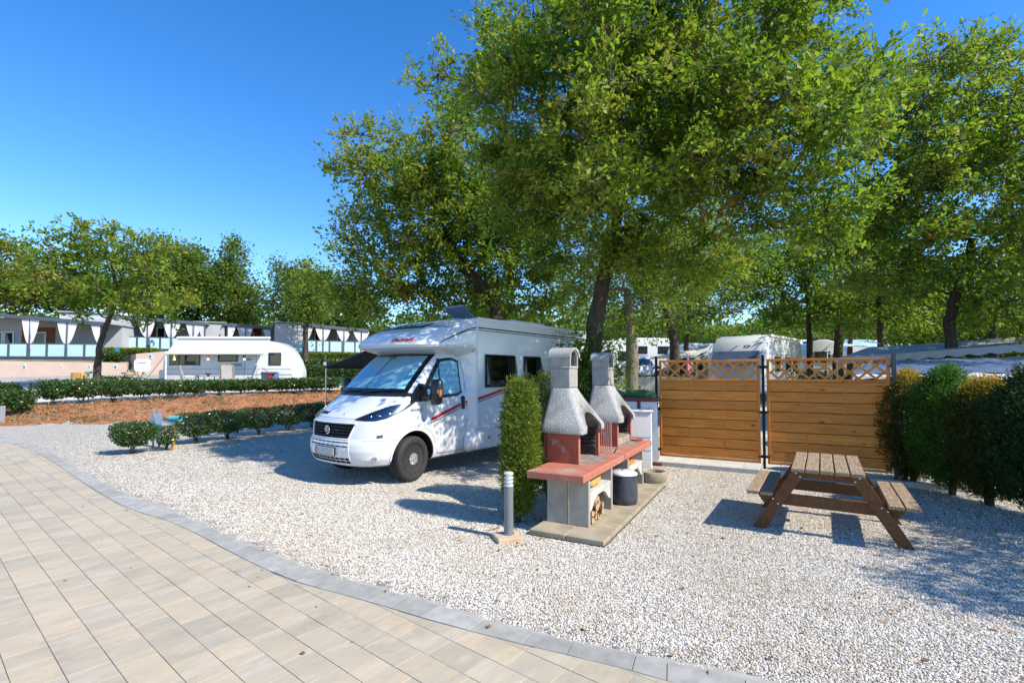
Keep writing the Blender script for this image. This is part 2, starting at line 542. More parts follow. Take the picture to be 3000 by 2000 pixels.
zone_mesh(1, 'gravel_yard', gravel_m)
zone_mesh(2, 'soil_bank', soil_m)
zone_mesh(3, 'upper_gravel', upper_m)
zone_mesh(4, 'access_road', asphalt_m)

# ---- loose gravel stones (instances over the near yard)
stone_m, _nt2, _b2 = new_mat('gravel_stone')
_oi = nd(_nt2, 'ShaderNodeObjectInfo'); _r = ramp(_nt2, GCOL)
_nt2.links.new(_oi.outputs['Random'], _r.inputs[0])
_n6 = nd(_nt2, 'ShaderNodeTexNoise', i_Scale=.75, i_Detail=7.0, i_Roughness=.7); _nt2.links.new(_oi.outputs['Location'], _n6.inputs['Vector'])
_r6 = ramp(_nt2, [(.45, (0, 0, 0)), (.68, (.62, .62, .62))]); _nt2.links.new(_n6.outputs[0], _r6.inputs[0])
_m6 = nd(_nt2, 'ShaderNodeMix', data_type='RGBA'); _nt2.links.new(_r6.outputs[0], _m6.inputs[0]); _nt2.links.new(_r.outputs[0], _m6.inputs[6]); _m6.inputs[7].default_value = (.43, .34, .23, 1)
_nt2.links.new(_m6.outputs[2], _b2.inputs['Base Color'])
_b2.inputs['Roughness'].default_value = .8
def scatter_stones():
    gx = np.arange(-12, 12.01, .25); gy = np.arange(1.0, 16.01, .25)
    X, Y = np.meshgrid(gx, gy)
    P = np.stack([X.ravel(), Y.ravel()], 1)
    d = np.hypot(P[:, 0], P[:, 1])
    dens = np.interp(d, [2, 4.5, 7, 10, 14, 17], [5600, 4700, 2300, 950, 360, 130])
    view = np.abs(P[:, 0]) < P[:, 1] * 1.12 + 1.0
    dens = dens * view
    dens[inside(OUT_POLY, P)] = 0
    n_c = len(gx)
    i, j = np.meshgrid(np.arange(len(gy) - 1), np.arange(n_c - 1), indexing='ij')
    q = np.stack([i * n_c + j, i * n_c + j + 1, (i + 1) * n_c + j + 1, (i + 1) * n_c + j], -1).reshape(-1, 4)
    keep = dens[q].max(1) > 0
    keep &= ~inside(OUT_POLY, np.stack([X.ravel(), Y.ravel()], 1)[q].mean(1))
    q = q[keep]
    me = np_mesh('gravel_stones', np.stack([P[:, 0], P[:, 1], H(P[:, 0], P[:, 1]) + .002], 1), q)
    a = me.attributes.new('dens', 'FLOAT', 'POINT'); a.data.foreach_set('value', dens.astype(np.float32))
    o = link('gravel_stones', me, stone_m)
    tag(o, 'loose white and cream crushed stones covering the gravel yard', 'gravel', kind='stuff')
    ng = bpy.data.node_groups.new('scatter', 'GeometryNodeTree')
    ng.interface.new_socket('Geometry', in_out='INPUT', socket_type='NodeSocketGeometry')
    ng.interface.new_socket('Geometry', in_out='OUTPUT', socket_type='NodeSocketGeometry')
    N = ng.nodes.new; L = ng.links.new
    gi = N('NodeGroupInput'); go = N('NodeGroupOutput')
    dp = N('GeometryNodeDistributePointsOnFaces'); dp.distribute_method = 'RANDOM'
    na = N('GeometryNodeInputNamedAttribute'); na.data_type = 'FLOAT'; na.inputs['Name'].default_value = 'dens'
    ico = N('GeometryNodeMeshIcoSphere'); ico.inputs['Radius'].default_value = 1.0; ico.inputs['Subdivisions'].default_value = 1
    sm = N('GeometryNodeSetMaterial'); sm.inputs['Material'].default_value = stone_m
    rs = N('FunctionNodeRandomValue'); rs.data_type = 'FLOAT_VECTOR'; rs.inputs[0].default_value = (.005, .004, .003); rs.inputs[1].default_value = (.0118, .009, .0062)
    rr = N('FunctionNodeRandomValue'); rr.data_type = 'FLOAT_VECTOR'; rr.inputs[0].default_value = (-.6, -.6, 0); rr.inputs[1].default_value = (.6, .6, 6.283)
    rr.inputs['Seed'].default_value = 4
    ip = N('GeometryNodeInstanceOnPoints')
    L(gi.outputs[0], dp.inputs['Mesh']); L(na.outputs[0], dp.inputs['Density'])
    L(dp.outputs['Points'], ip.inputs['Points']); L(ico.outputs['Mesh'], sm.inputs['Geometry']); L(sm.outputs[0], ip.inputs['Instance'])
    L(rr.outputs[0], ip.inputs['Rotation']); L(rs.outputs[0], ip.inputs['Scale'])
    L(ip.outputs[0], go.inputs[0])
    md = o.modifiers.new('scatter', 'NODES'); md.node_group = ng
scatter_stones()

# ------------------------------------------------------------------ paving
D1 = Vector((-1799, 1450, 0)).normalized()     # along the rows
D2 = Vector((1450, 1799, 0)).normalized()      # across the rows
def paver_material():
    m, nt, b = new_mat('paver_stone'); L = nt.links.new
    ge = nd(nt, 'ShaderNodeNewGeometry')
    at = nd(nt, 'ShaderNodeAttribute', attribute_name='tint'); oi = nd(nt, 'ShaderNodeObjectInfo')
    ad = nd(nt, 'ShaderNodeMath', operation='ADD'); L(at.outputs['Fac'], ad.inputs[0]); L(oi.outputs['Random'], ad.inputs[1])
    fr = nd(nt, 'ShaderNodeMath', operation='FRACT'); L(ad.outputs[0], fr.inputs[0])
    # streaks run across the rows (along D2); each paver has its own shift
    dot1 = nd(nt, 'ShaderNodeVectorMath', operation='DOT_PRODUCT'); dot1.inputs[1].default_value = D1; L(ge.outputs['Position'], dot1.inputs[0])
    dot2 = nd(nt, 'ShaderNodeVectorMath', operation='DOT_PRODUCT'); dot2.inputs[1].default_value = D2; L(ge.outputs['Position'], dot2.inputs[0])
    cb = nd(nt, 'ShaderNodeCombineXYZ'); L(dot1.outputs['Value'], cb.inputs[0]); L(dot2.outputs['Value'], cb.inputs[1])
    mz = nd(nt, 'ShaderNodeMath', operation='MULTIPLY'); mz.inputs[1].default_value = 7.0; L(fr.outputs[0], mz.inputs[0]); L(mz.outputs[0], cb.inputs[2])
    mp = nd(nt, 'ShaderNodeMapping'); mp.inputs['Scale'].default_value = (8, 2.0, 1); L(cb.outputs[0], mp.inputs['Vector'])
    n1 = nd(nt, 'ShaderNodeTexNoise', i_Scale=1.0, i_Detail=8.0, i_Roughness=.72); L(mp.outputs[0], n1.inputs['Vector'])
    r1 = ramp(nt, [(.22, (.31, .285, .24)), (.42, (.39, .35, .28)), (.52, (.43, .37, .275)), (.62, (.46, .41, .33)), (.78, (.355, .325, .275))])
    L(n1.outputs[0], r1.inputs[0])
    r2 = ramp(nt, [(0, (.84, .85, .85)), (.2, (1, .98, .93)), (.45, (1.03, 1.02, .99)), (.7, (.92, .915, .9)), (.85, (1.06, 1.02, .96)), (1, (1.10, 1.03, .95))])
    L(fr.outputs[0], r2.inputs[0])
    mx = nd(nt, 'ShaderNodeMix', data_type='RGBA', blend_type='MULTIPLY'); mx.inputs[0].default_value = 1
    L(r1.outputs[0], mx.inputs[6]); L(r2.outputs[0], mx.inputs[7])
    # pink blooms
    mp2 = nd(nt, 'ShaderNodeMapping'); mp2.inputs['Scale'].default_value = (9, 2.2, 1.7); L(cb.outputs[0], mp2.inputs['Vector'])
    n2 = nd(nt, 'ShaderNodeTexNoise', i_Scale=1.0, i_Detail=3.0); L(mp2.outputs[0], n2.inputs['Vector'])
    r3 = ramp(nt, [(.6, (0, 0, 0)), (.7, (.75, .75, .75))]); L(n2.outputs[0], r3.inputs[0])
    mx2 = nd(nt, 'ShaderNodeMix', data_type='RGBA'); L(r3.outputs[0], mx2.inputs[0]); L(mx.outputs[2], mx2.inputs[6]); mx2.inputs[7].default_value = (.47, .41, .335, 1)
    # fine speckle
    n3 = nd(nt, 'ShaderNodeTexNoise', i_Scale=220.0, i_Detail=2.0); L(ge.outputs['Position'], n3.inputs['Vector'])
    r4 = ramp(nt, [(.3, (.86, .86, .86)), (.7, (1.1, 1.1, 1.1))]); L(n3.outputs[0], r4.inputs[0])
    mx3 = nd(nt, 'ShaderNodeMix', data_type='RGBA', blend_type='MULTIPLY'); mx3.inputs[0].default_value = 1
    L(mx2.outputs[2], mx3.inputs[6]); L(r4.outputs[0], mx3.inputs[7])
    # worn, dusty and stained areas
    n5 = nd(nt, 'ShaderNodeTexNoise', i_Scale=1.3, i_Detail=9.0, i_Roughness=.7); L(ge.outputs['Position'], n5.inputs['Vector'])
    r5 = ramp(nt, [(.30, (.80, .79, .77)), (.46, (1, 1, 1)), (.60, (1, 1, 1)), (.75, (1.10, 1.08, 1.04))]); L(n5.outputs[0], r5.inputs[0])
    mx4 = nd(nt, 'ShaderNodeMix', data_type='RGBA', blend_type='MULTIPLY'); mx4.inputs[0].default_value = 1
    L(mx3.outputs[2], mx4.inputs[6]); L(r5.outputs[0], mx4.inputs[7])
    L(mx4.outputs[2], b.inputs['Base Color']); b.inputs['Roughness'].default_value = .78
    bp = nd(nt, 'ShaderNodeBump', i_Strength=.25, i_Distance=.003); L(n3.outputs[0], bp.inputs['Height']); L(bp.outputs[0], b.inputs['Normal'])
    return m
paver_m = paver_material()
edge_m = mat('grey_sett', (.305, .30, .275), .8, var=.16, vs=9, bump=.2, bs=200, obj=.14, stretch=(1, 1, 1), col2=(.38, .37, .34), c2s=5, c2t=.6)
joint_m = mat('joint_sand', (.09, .08, .065), .95, var=.3, vs=60)
def clip_half(poly, p, n):
    """keep the side where (q-p).n <= 0"""
    out = []
    for i in range(len(poly)):
        a, c = poly[i], poly[(i + 1) % len(poly)]
        da = (a[0] - p[0]) * n[0] + (a[1] - p[1]) * n[1]; dc = (c[0] - p[0]) * n[0] + (c[1] - p[1]) * n[1]
        if da <= 0: out.append(a)
        if da * dc < 0:
            t = da / (da - dc); out.append((a[0] + (c[0] - a[0]) * t, a[1] + (c[1] - a[1]) * t))
    return out
def shrink(poly, d):
    c = (sum(p[0] for p in poly) / len(poly), sum(p[1] for p in poly) / len(poly))
    n = len(poly); out = []
    for i in range(n):
        a, b, e = poly[i - 1], poly[i], poly[(i + 1) % n]
        u = Vector((b[0] - a[0], b[1] - a[1])); w = Vector((e[0] - b[0], e[1] - b[1]))
        if u.length < 1e-6 or w.length < 1e-6: continue
        u.normalize(); w.normalize()
        n1 = Vector((-u.y, u.x)); n2 = Vector((-w.y, w.x))
        k = 1 + n1.dot(n2)
        if k < .2: k = .2
        q = Vector(b) + (n1 + n2) * (d / k)
        out.append((q.x, q.y))
    return out
def area(p):
    return .5 * sum(p[i][0] * p[(i + 1) % len(p)][1] - p[(i + 1) % len(p)][0] * p[i][1] for i in range(len(p)))
def block_mesh(mb, poly, z0, z1, ch):
    """chamfered block over a convex ccw outline"""
    if area(poly) < 0: poly = poly[::-1]
    top = shrink(poly, ch)
    if len(top) != len(poly) or area(top) < 1e-4: return False
    n = len(poly)
    vs = [(p[0], p[1], z0) for p in poly] + [(p[0], p[1], z1 - ch) for p in poly] + [(p[0], p[1], z1) for p in top]
    fs = [tuple(range(2 * n, 3 * n))]
    for k in (0, n):
        fs += [(k + i, k + (i + 1) % n, k + n + (i + 1) % n, k + n + i) for i in range(n)]
    mb.add(vs, fs)
    return True
def build_paving():
    base = MB()
    poly = [tuple(p) for p in PAVE_POLY[::6]]
    root = MB(); root.v = [(p[0], p[1], .004) for p in poly]; root.f = [tuple(range(len(poly)))]; root.m = [0]
    me = root.mesh('paving'); bm = bmesh.new(); bm.from_mesh(me); bmesh.ops.triangulate(bm, faces=bm.faces); bmesh.ops.recalc_face_normals(bm, faces=bm.faces); bm.to_mesh(me); bm.free()
    pav = structure('paving', me, joint_m)
    rnd = random.Random(3)
    w = .208
    pieces = []
    org = G(541, 2000)
    iv = INN[::3]
    for r in range(-45, 45):
        s = -24.0 + rnd.random() * .4
        while s < 18:
            ln = rnd.choice([.208, .312, .312, .416]) 
            c = org + D1 * (s + ln / 2) + D2 * ((r + .5) * w)
            s0 = s; s += ln
            if not (-22 < c.x < 4 and .6 < c.y < 17): continue
            cs = [org + D1 * a + D2 * b for a, b in ((s0, r * w), (s0 + ln, r * w), (s0 + ln, (r + 1) * w), (s0, (r + 1) * w))]
            pl = [(p.x, p.y) for p in cs]
            if area(pl) < 0: pl = pl[::-1]
            ins = inside(PAVE_POLY[::3], np.array(pl + [(c.x, c.y)]))
            if not ins.any(): continue
            dd = np.hypot(iv[:, 0] - c.x, iv[:, 1] - c.y); k = int(dd.argmin())
            if dd[k] < .4:
                a = iv[max(k - 3, 0)]; e = iv[min(k + 3, len(iv) - 1)]
                t = (e - a) / np.linalg.norm(e - a)
                n = np.array([-t[1], t[0]])            # left of travel = outside when walking far-left to near-right
                pl = clip_half(pl, iv[k] - n * .003, n)
                if len(pl) < 3 or abs(area(pl)) < .0015: continue
            pl = shrink(pl, .0016)
            if len(pl) < 3 or area(pl) < .001: continue
            # weight: how large it shows
            size = area(pl) / max(.4, c.y) ** 3 if abs(c.x) < c.y * 1.06 and c.y > 2.2 else 0
            pieces.append((size, pl, c))
    pieces.sort(key=lambda t: -t[0])
    rest = MB(); tint = []
    for i, (size, pl, c) in enumerate(pieces):
        z1 = .014 + rnd.uniform(-.0012, .0012)
        if i < 298:
            mb = MB()
            if not block_mesh(mb, pl, .003, z1, .0012): continue
            o = mb.build('paver', paver_m, pav, fix=False)
        else:
            n0 = len(rest.f)
            if block_mesh(rest, pl, .003, z1, .0012):
                tint += [rnd.random()] * (len(rest.f) - n0)
    me = rest.mesh('paver_field')
    a = me.attributes.new('tint', 'FLOAT', 'FACE'); a.data.foreach_set('value', np.array(tint, np.float32))
    o = link('paver_field', me, paver_m, pav); o['kind'] = 'stuff'
    # grey border blocks
    bed = MB()
    rowb = structure('paving_border', MB().grid([[(p[0], p[1], .0035) for p in INN[::8]], [(p[0], p[1], .0035) for p in OUT[[int(np.argmin(np.hypot(OUT[:, 0] - q[0], OUT[:, 1] - q[1]))) for q in INN[::8]]]]]).mesh('paving_border'), concrete)
    s = 0; n = 0
    lens = [10, 15, 15, 20, 10, 15, 20]
    while s < len(INN) - 25:
        ln = rnd.choice(lens)
        a, e = INN[s], INN[s + ln]
        s += ln
        mid = (a + e) / 2
        oa = OUT[int(np.argmin(np.hypot(OUT[:, 0] - a[0], OUT[:, 1] - a[1])))]; oe = OUT[int(np.argmin(np.hypot(OUT[:, 0] - e[0], OUT[:, 1] - e[1])))]
        oa = a + (oa - a) * .80; oe = e + (oe - e) * .80
        pl = [tuple(a), tuple(e), tuple(oe), tuple(oa)]
        if area(pl) < 0: pl = pl[::-1]
        pl = shrink(pl, .0022)
        if len(pl) < 3 or abs(area(pl)) < .002: continue
        mb = MB()
        if block_mesh(mb, pl, .004, .0155 + rnd.uniform(-.001, .001), .0016) and n < 299:
            mb.build('border_block', edge_m, rowb, fix=False); n += 1
    # drain channel across the road at the far end
    ch = MB()
    a, e = G(112, 1322), G(-160, 1330)
    ch.beam((a.x, a.y, .012), (e.x, e.y, .012), .16, .014)
    o = ch.build('drain_channel', concrete); tag(o, kind='structure')
build_paving()
# ------------------------------------------------------------------ vegetation
OAKLEAF = np.array([(0, 0), (.18, .08), (.30, .26), (.42, .15), (.55, .34), (.68, .18), (.84, .22), (1, 0), (.84, -.22), (.68, -.18), (.55, -.34), (.42, -.15), (.30, -.26), (.18, -.08)])
OAK8 = np.array([(0, 0), (.3, .2), (.45, .12), (.65, .31), (1, 0), (.65, -.31), (.45, -.12), (.3, -.2)])
HEXLEAF = np.array([(0, 0), (.3, .22), (.7, .24), (1, 0), (.7, -.24), (.3, -.22)])
DIALEAF = np.array([(0, 0), (.5, .27), (1, 0), (.5, -.27)])
NARROW = np.array([(0, 0), (.45, .13), (1, 0), (.45, -.13)])
def leaf_arrays(C, size, outline, rng, up=.35, dirs=None, fold=.18):
    """leaf polygons at C (N,3): each with its own random plane"""
    N = len(C); k = len(outline)
    n = rng.normal(size=(N, 3)); n[:, 2] += up * 2.0
    n /= np.linalg.norm(n, axis=1)[:, None] + 1e-9
    t = rng.normal(size=(N, 3)) if dirs is None else dirs + rng.normal(size=(N, 3)) * .35
    t -= n * (t * n).sum(1)[:, None]
    t /= np.linalg.norm(t, axis=1)[:, None] + 1e-9
    b = np.cross(n, t)
    s = np.asarray(size).reshape(-1, 1, 1) * np.ones((N, 1, 1))
    ox = outline[:, 0].reshape(1, k, 1); oy = outline[:, 1].reshape(1, k, 1)
    oz = (np.abs(outline[:, 1]) * fold * 2 - .16 * outline[:, 0] ** 2).reshape(1, k, 1)
    V = C[:, None, :] + s * (ox * t[:, None, :] + oy * b[:, None, :] + oz * n[:, None, :])
    F = np.arange(N * k).reshape(N, k)
    return V.reshape(-1, 3), F
def leaf_object(name, C, size, outline, m, parent, rng, tint, up=.35, dirs=None, fold=.18):
    v, f = leaf_arrays(C, size, outline, rng, up, dirs, fold)
    me = np_mesh(name, v, f, {'tint': np.clip(tint, 0, 1)})
    return link(name, me, m, parent)

oak_leaf_m = leaf_mat('oak_leaf', [(0, (.016, .050, .008)), (.3, (.055, .135, .014)), (.6, (.150, .235, .020)), (.8, (.25, .285, .026)), (.93, (.25, .225, .04)), (1, (.24, .085, .02))], trans=.46, tcol=(.36, .58, .025))
back_leaf_m = leaf_mat('woodland_leaf', [(0, (.028, .064, .014)), (.4, (.075, .145, .021)), (.75, (.16, .215, .03)), (1, (.24, .18, .035))], trans=.42, tcol=(.30, .45, .03))
hedge_leaf_m = leaf_mat('hedge_leaf', [(0, (.022, .055, .012)), (.5, (.048, .10, .018)), (.85, (.09, .145, .022)), (1, (.15, .12, .03))], trans=.2, rough=.3, tcol=(.15, .25, .03), spec=.45)
thuja_m = leaf_mat('thuja_leaf', [(0, (.045, .08, .010)), (.4, (.115, .175, .018)), (.8, (.21, .24, .026)), (.95, (.27, .25, .03)), (1, (.34, .19, .03))], trans=.3, tcol=(.3, .36, .02))
thuja_dark_m = leaf_mat('thuja_dark_leaf', [(0, (.012, .034, .012)), (.5, (.028, .07, .018)), (.9, (.06, .12, .02)), (1, (.12, .11, .02))], trans=.18, tcol=(.1, .2, .02))
thuja_green_m = leaf_mat('thuja_bright_leaf', [(0, (.024, .065, .012)), (.5, (.06, .16, .018)), (1, (.13, .27, .03))], trans=.32, tcol=(.12, .28, .02))
thuja_gold_m = leaf_mat('thuja_gold_leaf', [(0, (.022, .045, .010)), (.4, (.06, .085, .015)), (.65, (.30, .24, .025)), (1, (.50, .32, .035))], trans=.35, tcol=(.4, .28, .03))
bark_m = mat('bark', (.048, .037, .026), .95, var=.5, vs=9, bump=1.0, bs=26, stretch=(1, 1, .25), col2=(.12, .11, .085), c2s=5, c2t=.66)
pale_bark_m = mat('pale_bark', (.17, .15, .105), .95, var=.4, vs=8, bump=1.0, bs=30, stretch=(1, 1, .3), col2=(.12, .10, .08), c2s=9, c2t=.55)

def wobble(p0, p1, n, amp, rng, sag=0.0):
    p0, p1 = np.array(p0, float), np.array(p1, float)
    L = np.linalg.norm(p1 - p0)
    pts = []
    for i in range(n + 1):
        t = i / n
        p = p0 + (p1 - p0) * t
        if 0 < i < n: p = p + rng.normal(0, amp * L, 3)
        p[2] += sag * L * 4 * t * (1 - t)
        pts.append(p)
    return [Vector(p) for p in pts]
def tree(name, label, cat, trunk, r0, blobs, nclus, nleaf, lsize, m, seed, group=None, outline=HEXLEAF, trunk_m=None, limbs=8, spread=.33, gap=.35, base_tint=.45, r1=.45, twig=.012, twigs=1.0, shell=.55, kinds=None, up=.35, flat=.75, spray=False, clumps=None):
    """trunk: points from the ground to the fork; blobs: (centre, (rx, ry, rz)) ellipsoids of the crown.
    Limbs run from the fork to places in the crown, twigs from limbs to leaf clusters."""
    rng = np.random.default_rng(seed)
    base = Vector(trunk[0])
    t = thing(name, label, cat, base, 0, group)
    T = [np.array(Vector(p) - base) for p in trunk]
    B = [(np.array(Vector(c) - base), np.array(r, float)) for c, r in blobs]
    vol = np.array([r[0] * r[1] * r[2] for _, r in B]); vol = vol ** .8; vol /= vol.sum()
    # cluster centres
    C = []; K = []; CC = []
    tries = 0
    def in_blob(k):
        c, r = B[k]
        u = rng.normal(size=3); u /= np.linalg.norm(u)
        rad = rng.random() ** (1 / 3.0)
        rad = shell * (1 - (1 - rad) * .45) + (1 - shell) * rad
        return c + u * rad * (1 + rng.normal(0, .07)) * r, r
    if clumps:
        n_, cr = clumps
        while len(CC) < n_ and tries < n_ * 40:
            tries += 1
            p, r = in_blob(rng.choice(len(B), p=vol))
            if CC and min(np.linalg.norm(np.array(CC) - p, axis=1)) < cr * (1.05 if tries < n_ * 12 else .75): continue
            CC.append(p)
        for k, c in enumerate(CC):
            rr_ = cr * rng.uniform(.6, 1.25)
            for _ in range(max(3, int(nclus / len(CC) * (rr_ / cr) ** 2))):
                u = rng.normal(size=3); u /= np.linalg.norm(u)
                C.append(c + u * rng.random() ** .45 * rr_ * np.array([1, 1, .68])); K.append(k)
        CEN = CC
    else:
        while len(C) < nclus and tries < nclus * 20:
            tries += 1
            k = rng.choice(len(B), p=vol)
            p, r = in_blob(k)
            g = math.sin(p[0] * 2.1 / max(.7, r[0] * .35) + seed) * math.sin(p[1] * 1.9 / max(.7, r[1] * .35) + seed * 2) * math.sin(p[2] * 2.3 / max(.7, r[2] * .35) + seed * 3)
            if g > 1 - gap * 2 * rng.random() - .25: continue
            C.append(p); K.append(k)
        CEN = [b_[0] for b_ in B]
    C = np.array(C); K = np.array(K)
    # limbs
    mb = MB()
    nT = len(T)
    rad = [r0 * (1.25 if i == 0 else 1) * (1 - (1 - r1) * i / (nT - 1)) for i in range(nT)]
    # smooth trunk
    tp = []; tr = []
    for i in range(nT - 1):
        for s in np.linspace(0, 1, 5, endpoint=False):
            tp.append(T[i] + (T[i + 1] - T[i]) * s + rng.normal(0, r0 * .07, 3) * (i + s > .1)); tr.append((rad[i] + (rad[i + 1] - rad[i]) * s) * (1 + rng.normal(0, .05)))
    tp.append(T[-1]); tr.append(rad[-1])
    mb.tube([Vector(p) for p in tp], tr, 10)
    nodes = [(np.array(p), r) for p, r in zip(tp[len(tp) // 2:], tr[len(tr) // 2:])]
    lb = MB()
    tops = []
    if clumps:
        ring = sorted(range(len(CC)), key=lambda i: np.linalg.norm(CC[i] - tp[-1]))
        for i in ring:
            end = CC[i]
            A_ = np.array([n[0] for n in nodes]); d_ = np.linalg.norm(A_ - end, axis=1) + np.clip(A_[:, 2] - end[2], 0, 9) * .8
            st, sr = nodes[int(d_.argmin())]
            L = np.linalg.norm(end - st)
            if L < .05: continue
            pts = wobble(st, end, 5, .05, rng, .06)
            r_b = max(twig * 1.5, min(sr * .8, .020 + .022 * L))
            rr = [r_b + (twig * .8 - r_b) * j / 5.0 for j in range(6)]
            lb.tube(pts, rr, 6)
            for j in (1, 2, 3, 4, 5): nodes.append((np.array(pts[j]), rr[j]))
    for k, (c, r) in enumerate([] if clumps else B):
        nl = max(1, int(round(limbs * vol[k] * 1.6)))
        for _ in range(nl):
            u = rng.normal(size=3); u /= np.linalg.norm(u)
            end = c + u * r * rng.uniform(.2, .8)
            st, sr = nodes[rng.integers(max(0, len(nodes) - 6), len(nodes))] if not tops or rng.random() < .5 else tops[rng.integers(len(tops))]
            L = np.linalg.norm(end - st)
            pts = wobble(st, end, 6, .035, rng, .05)
            rr = [max(twig * 1.2, min(sr * .75, .06 * L ** .6 * .9) * (1 - i / 6.0) ** .8 + twig) for i in range(7)]
            lb.tube(pts, rr, 6)
            for i in (2, 3, 4, 5): tops.append((np.array(pts[i]), rr[i]))
            for i in (2, 3, 4, 5, 6): nodes.append((np.array(pts[i]), rr[i]))
    NP = np.array([n[0] for n in nodes])
    tw = MB()
    if twigs > 0:
        for p in C[rng.random(len(C)) < twigs]:
            d = np.linalg.norm(NP - p, axis=1); j = int(d.argmin())
            if d[j] < .05 or d[j] > 4.5: continue
            tw.tube(wobble(NP[j], p, 3, .05, rng), [twig * .9, twig * .75, twig * .55, twig * .3], 4, caps=False)
            if rng.random() < .3:
                NP = np.vstack([NP, p])
    stw = []
    # leaves
    per = rng.poisson(nleaf / len(C), len(C)) + 1
    idx = np.repeat(np.arange(len(C)), per)
    sp = spread * rng.uniform(.6, 1.35, len(C))[idx][:, None]
    if spray:
        # leaves sit along short twigs that leave each cluster outwards
        nsub = 3
        bc = np.array([CEN[k] for k in K])
        od = C - bc; od /= np.linalg.norm(od, axis=1)[:, None] + 1e-6
        sd = od[:, None, :] * .55 + rng.normal(size=(len(C), nsub, 3)) * .75; sd[:, :, 2] = sd[:, :, 2] * .7 + .12
        sd /= np.linalg.norm(sd, axis=2)[:, :, None]
        sl = spread * rng.uniform(1.3, 3.4, (len(C), nsub))
        j = rng.integers(0, nsub, len(idx)); u_ = rng.random(len(idx)) ** .8
        P = C[idx] + sd[idx, j] * (sl[idx, j] * u_)[:, None] + rng.normal(size=(len(idx), 3)) * spread * .30
        ldir = sd[idx, j]
        tip_light = .30 * (u_ - .45)  # yellower towards the spray tips: sunlit highlights put into the leaf colour
        for c_, dd_, ll_ in zip(C, sd, sl):
            for q in range(nsub):
                stw.append((c_, c_ + dd_[q] * ll_[q]))
    else:
        P = C[idx] + rng.normal(size=(len(idx), 3)) * sp * np.array([1, 1, flat])
        ldir = None
    ctint = rng.normal(base_tint, .13, len(C)) + (rng.normal(0, .13, K.max() + 1)[K] if clumps else rng.normal(0, .12, len(C)))
    tint = ctint[idx] + rng.normal(0, .15, len(idx))
    if spray: tint = tint + tip_light
    dead = rng.random(len(C)) < .006
    tint[dead[idx]] = .97
    tint = np.where(dead[idx], 1.0, np.clip(tint, 0, .93))
    size = lsize * rng.uniform(.6, 1.3, len(idx))
    leaf_object('crown', P, size, outline, m, t, rng, tint, up=up, dirs=ldir)
    for a_, e_ in stw: tw.tube([Vector(a_), Vector((a_ + e_) / 2 + rng.normal(0, .02, 3)), Vector(e_)], [twig * .55, twig * .42, twig * .22], 3, caps=False)
    for q in (lb, tw): mb.add(q.v, q.f)
    mb.build('trunk', trunk_m or bark_m, t, smooth=50, fix=False)
    return t
def blob(px, py, y, rx, rz, ry=None):
    """ellipsoid whose centre lies at distance y; rx, rz: its half sizes in photo pixels at that distance"""
    c = D(px, py, y); k = y / FPX
    return (c, (rx * k, (ry if ry is not None else (rx * k + rz * k) / 2), rz * k))

def shrub_mesh(name, w, d, h, n, lsize, m, seed, outline=HEXLEAF, stem=True, zlift=.12, up=.4, core=.55):
    """leaf cloud of a clipped shrub (a box with round shoulders), base at the origin"""
    rng = np.random.default_rng(seed)
    u = rng.uniform(-1, 1, (n * 3, 3))
    q = np.abs(u) ** 4.5
    rr = q.sum(1) ** (1 / 4.5)
    keep = (rr < 1) & (rr > core * rng.random(len(rr)))
    u = u[keep][:n]
    lump = .90 + .10 * np.sin(u[:, 0] * 5 + seed) * np.cos(u[:, 1] * 4.3 + seed) + rng.normal(0, .035, len(u))
    taper = np.where(u[:, 2] < 0, 1 + .38 * u[:, 2], 1.0)
    P = np.stack([u[:, 0] * w / 2 * lump * taper, u[:, 1] * d / 2 * lump * taper, zlift * h + (u[:, 2] + 1) / 2 * h * (1 - zlift) * (.97 + .05 * lump)], 1)
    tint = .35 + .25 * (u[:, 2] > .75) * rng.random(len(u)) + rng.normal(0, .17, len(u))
    v, f = leaf_arrays(P, lsize * rng.uniform(.6, 1.3, len(P)), outline, rng, up)
    return np_mesh(name, v, f, {'tint': np.clip(tint, 0, 1)})
def stem_mesh(h, seed, n=5, spread=.16, r=.011):
    rng = np.random.default_rng(seed); mb = MB()
    for i in range(n):
        a = rng.uniform(0, 2 * PI); q = rng.uniform(.3, 1)
        mb.tube(wobble((rng.normal(0, .02), rng.normal(0, .02), -.02), (math.cos(a) * spread * q, math.sin(a) * spread * q, h), 4, .05, rng), [r * 1.3, r, r * .8, r * .6, r * .4], 5)
    return mb.mesh('stems')

